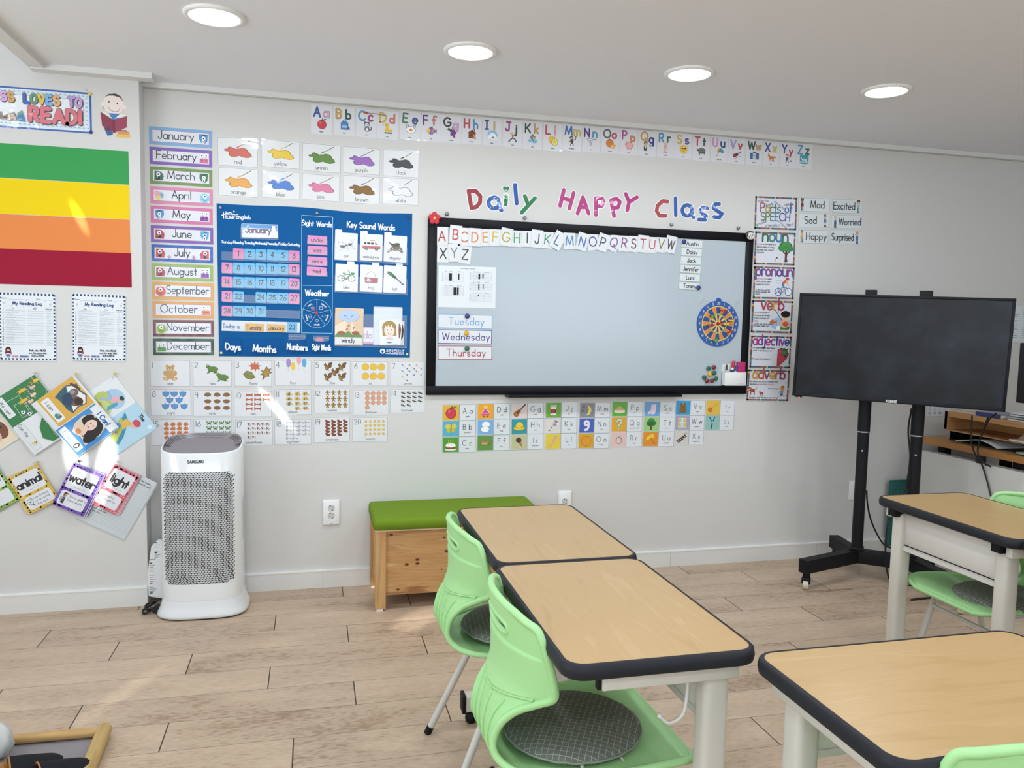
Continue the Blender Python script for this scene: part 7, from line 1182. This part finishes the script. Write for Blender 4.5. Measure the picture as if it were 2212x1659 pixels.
def b_ican(f):
    f.rect(.12, .02, .5, .98, lam('e0b045')) if False else f.rect(.0, .10, .495, .96, lam('dfae48')); f.rect(.505, .0, 1, .96, lam('3f8fd0')); f.rect(.0, .0, .495, .10, lam('dfe3e6'))
    f.icon('', .04, .40, .46, .96, src='p 3a5a78 4 60 20 96 44 90 70 98 96 76 90 44 98 16 70 8 44 14 16 4 8 34;p f0ece8 8 60 24 90 46 84 70 92 92 74 86 44 92 22;p 2f5a6a 6 54 30 46 60 44 80 14 60 10 16 8;e 6a6460 40 66 14 18;e 9a9590 36 64 7 10;e 7a5040 68 52 18 20;e 2f2420 74 60 15 15;p 1f3f5f 30 56 60 50 74 24 50 12 26 26;l 5a3a3a 9 10 80 40 90')
    f.rect(.05, .14, .44, .32, lam('e9edf0'), .004); f.text('I can', .17, .19, .08*f.h, ink, lw=.11, sp=.2); f.icon('', .30, .15, .42, .31, src='e 3f8f9a 46 40 40 30;e 7a5a4a 66 66 18 20;e b0a8a0 40 70 16 16')
    f.icon('', .53, .22, .96, .84, src='p e8d0c0 6 60 20 96 50 88 82 96 96 60 88 30 96 4 60 12 30 2 12 24;e 1e1a1e 56 56 36 40;e 1a1618 80 34 16 26;e 1a1618 26 66 14 24;e efd0c2 48 62 17 22;e 2a2024 43 66 3 2;e 2a2024 55 66 3 2;l b06a68 3 43 52 54 52;p e8d3b8 16 50 36 44 60 18 44 8 24 18;e d98a5a 40 18 10 9;p efcfc0 36 46 56 42 64 20 52 22')
    f.rect(.53, .80, .99, .97, lam('eaeef1')); f.text('I Can!', .77, .835, .10*f.h, lam('2f5fb0'), lw=.22, sp=.2); f.rect(.53, .03, .94, .20, lam('e9edf0'), .004); f.text('I can', .66, .08, .08*f.h, ink, lw=.11, sp=.2); f.icon('', .82, .04, .90, .19, src='e 1e1a1e 50 50 44 48;e efd0c2 50 48 26 32')
def b_the(f):
    f.rect(.505, .0, 1, 1, lam('b5d8ec')); f.icon('', .08, .30, .46, .92, src='e a8cce6 56 64 42 34;e b8c86a 40 34 40 30;e c8d48a 60 22 34 18;p 4f9fc8 70 66 84 58 80 20 66 30;e e8b0c8 58 64 14 14;e e8b8a0 72 76 9 10;e 2a2f3a 70 84 10 7;l 9ab8e0 10 48 54 20 62;l 9ab8e0 10 46 50 28 30;e c8a060 40 14 12 8')
    f.icon('', .52, .14, .94, .84, src='p 3f8fb0 4 80 40 70 76 30 90 4 60 0 30 40;p b8c060 10 60 40 60 80 0 50 0;e e8b8a0 60 78 13 13;e c84a60 62 86 15 10;p e0b850 26 70 50 76 54 46 30 40;l 5a9ad0 10 30 44 10 16;l 5a9ad0 10 36 44 30 8;e c0446a 6 10 6 4;e 8a7ac0 48 22 4 4')
    f.text('The', .70, .86, .075*f.h, ink, lw=.2, al='l'); f.icon('', .90, .85, .965, .95, src='e e8f2f8 50 50 48 48;l 7a98b0 4 20 40 50 60 80 40'); f.rect(.53, .02, .86, .15, lam('dfe9ef'), .004); f.text('the', .60, .05, .065*f.h, ink, lw=.12); f.icon('', .68, .03, .76, .14, src='e 9ab0c0 50 50 46 46;e e4edf2 50 50 40 40')
book(0, [(-283, 280), (275, 965), (-150, 1200), (-710, 520)], .001, 'picture book with a brown animal face, cut off at the left edge of the pillar', b_farm, None)
book(0, [(1540, 140), (2080, 830), (1540, 1178), (952, 471)], .001, 'picture book with the word The over a blue outdoor scene, rightmost of the hung books', b_the, ('d9b83a', 1530, 100, 'yellow push pin holding the rightmost hung picture book'))
book(0, [(460, 125), (1018, 805), (470, 1190), (-110, 470)], .009, 'picture book of animals playing soccer on green, hung second from the left', b_soccer, ('b8bcc0', 462, 98, 'grey push pin holding the soccer picture book'))
book(0, [(1000, 150), (1580, 820), (1040, 1195), (410, 480)], .018, 'picture book with yellow and blue photo pages reading I Can', b_ican, ('d9b83a', 1008, 108, 'yellow push pin holding the picture book reading I Can'))
# word card bundles on rings
ZC2 = (0, 980, .16275)
f = Flat(WP-.001, [(1450, 90), (2095, 385), (1640, 1140), (1000, 840)], ZC2); f.slab(lam('d3dade'), .003, .003); f.frame(.06, .08, .95, .92, .0008, grey); f.pen([[f.B(.50 if z > .55 else .08, z), f.B(.94, z)] for z in [.12+.042*k for k in range(18)]], .0006, grey)
for k in range(4): f.text(('but, nut, cut', 'hug, bug, mug, rug', 'cub, sub, rub, tub', 'sun, run, fun')[k], .10, .34-.045*k, .028*f.h, ink, lw=.14, al='l')
f.text('Sort the words', .62, .92, .026*f.h, ink, lw=.16, al='l'); f.text('Write each word.', .62, .87, .026*f.h, ink, lw=.16, al='l'); o = f.done('worksheet', 'lined white worksheet hanging behind the red bordered light cards', 'worksheet'); MB().add([(x*1.01+.004, -.0015, z-.006) for x, z in (f.B(0, 0), f.B(1, 0), f.B(1, 1), f.B(0, 1))], [(0, 1, 2, 3)], lam('c5ccd0')).build('second_sheet', o)
def bundle(quad, Yo, bc, bd, word, lines, label, ring, pic, top=None, fan=(1, -1), corner=1):
    f = Flat(WP-Yo, quad, ZC2); f.slab(lam(bc), .0008, .004); rr = random.Random(word); L0 = f.L
    for k in range(90):  # bubble pattern of the border
        s_ = rr.random(); e = rr.choice((0, 1, 2, 3, 4)); u, v = {0: (s_, .03), 1: (s_, .97), 2: (.04, s_), 3: (.96, s_), 4: (s_, .43)}[e]; x, z = f.B(min(.95, max(.05, u)), min(.96, max(.04, v))); f.L = L0; r_ = rr.uniform(.003, .0055); f.poly([(x+r_*cos(a), z+r_*sin(a)) for a in [2*pi*j/8 for j in range(8)]], lam(rr.choice(bd)))
    f.rect(.08, .46, .92, .93, lam('e4e8ef'), .010); f.rect(.08, .07, .92, .39, lam('e4e8ef'), .010); f.text(word, .5, .62, .19*f.h, lam('1d2024'), lw=.2, maxw=.78*f.w, sp=.16); f.pen([[f.B(.35, .52), f.B(.72, .52)]], .0008, ink)
    for k, t_ in enumerate(lines): f.text(t_, .36 if pic else .14, .285-.085*k, .05*f.h, ink, lw=.1, al='l', maxw=(.54 if pic else .76)*f.w)
    if pic == 'cloud': f.icon('', .10, .12, .34, .36, src='e 1f2226 34 62 26 24;e 1f2226 64 66 26 24;e 1f2226 50 48 32 22;e e4e8ef 34 62 22 20;e e4e8ef 64 66 22 20;e e4e8ef 50 48 28 18;l 1f2226 8 36 60 46 48 66 70;e 1f2226 66 18 8 7;e 1f2226 80 6 6 5')
    if pic == 'girl': f.icon('', .10, .09, .34, .37, src='e 1c1c20 54 78 22 20;e c9906a 60 72 15 15;r 1c1c20 56 84 40 8;p 3a3d46 36 56 70 56 76 6 34 6;l c9906a 10 56 44 40 40;p 9ab0c0 10 20 30 20 30 56 10 56')
    if top: f.text(top, .42, .945, .045*f.h, ink, lw=.14)
    o = f.done('word_card_bundle', label, 'word cards', 'word card bundles on the pillar')
    for k in range(1, 6):
        cs = MB(); a = radians(fan[0]*k*.8); px, pz = f.B(.5+corner*.45, .96); P = []
        for x, z in rrect(-f.w/2, f.w/2, -f.h/2, f.h/2, .004, 3): dx, dz = x-px, z-pz; P.append((px+dx*cos(a)-dz*sin(a)+.0012*k*fan[1], pz+dx*sin(a)+dz*cos(a)-.0005*k))
        cs.prism(P, -.0004+.0019*k-.0006, -.0004+.0019*k+.0004, lam(bd[k % 2] if k % 2 else 'dfe2e8'), axis='y').build('under_card', o)
    px, pz = f.B(.5+corner*.45, .985); ring_(o, px, pz+.004, .0125, .002, mat('d8dade', 'gloss'), rot=.5)
bundle([(-435, 335), (-35, 135), (245, 620), (-155, 820)], .013, '93b85a', ('5f8f2f', '7aa83f', 'b8d48a'), 'there', ['Is it', 'in there?'], 'green bordered word card bundle cut off at the left edge of the pillar', 0, None)
bundle([(105, 325), (505, 125), (785, 610), (385, 812)], .013, 'dbb548', ('c79a2a', 'e3c25a', 'eed487'), 'animal', ['I am thinking', 'of an animal', 'that runs.'], 'yellow bordered word card bundle reading animal', 0, 'cloud', 'Level A', (-1, -1), 1)
bundle([(1000, 135), (1400, 290), (1075, 832), (665, 655)], .027, '7a5ab8', ('4a2f8a', '5f3f9f', 'a88fd4'), 'water', ['She is glad to', 'have water'], 'purple bordered word card bundle reading water', 0, 'girl', None, (1, 1), -1)
bundle([(1480, 115), (1845, 300), (1535, 818), (1245, 665)], .018, 'd9687a', ('c0475c', 'e08a94', 'eaa8ae'), 'light', ['The light is', 'too bright for', 'me.'], 'red bordered word card bundle reading light', 0, None, None, (1, 1), -1)
for x, y, h, lab in ((500, 108, 'd9b83a', 'yellow push pin above the animal word cards'), (1050, 100, '23262c', 'black push pin above the water word cards'), (1560, 105, 'd9c0b0', 'pale push pin above the light word cards')): stud(x, y, WP-.016, ZC2, h, .0055, 'push_pin', lab, 'push pin', None, 1.2, 'gloss')
# maker's names on the purifier and the television
f = Flat(0, c=Vector((0, 0, 0)), w=.1, h=.1); f.th = .0; f.text('SAMSUNG', 0, 0, .0115, mat('2a2d30', 'satin'), lw=.24, loc=True, sp=.28, stretch=.9); o = f.mb.build('brand_lettering', logo_at); o.location = (-.010, -HD-.0006, .706)
f = Flat(0, c=Vector((0, 0, 0)), w=.1, h=.1); f.text('KLEINZ', 0, 0, .011, mat('e6e8ea', 'satin'), lw=.26, loc=True, sp=.3); o = f.mb.build('brand_lettering', tv); o.location = (-.01, -.0026, -.2735+.004)
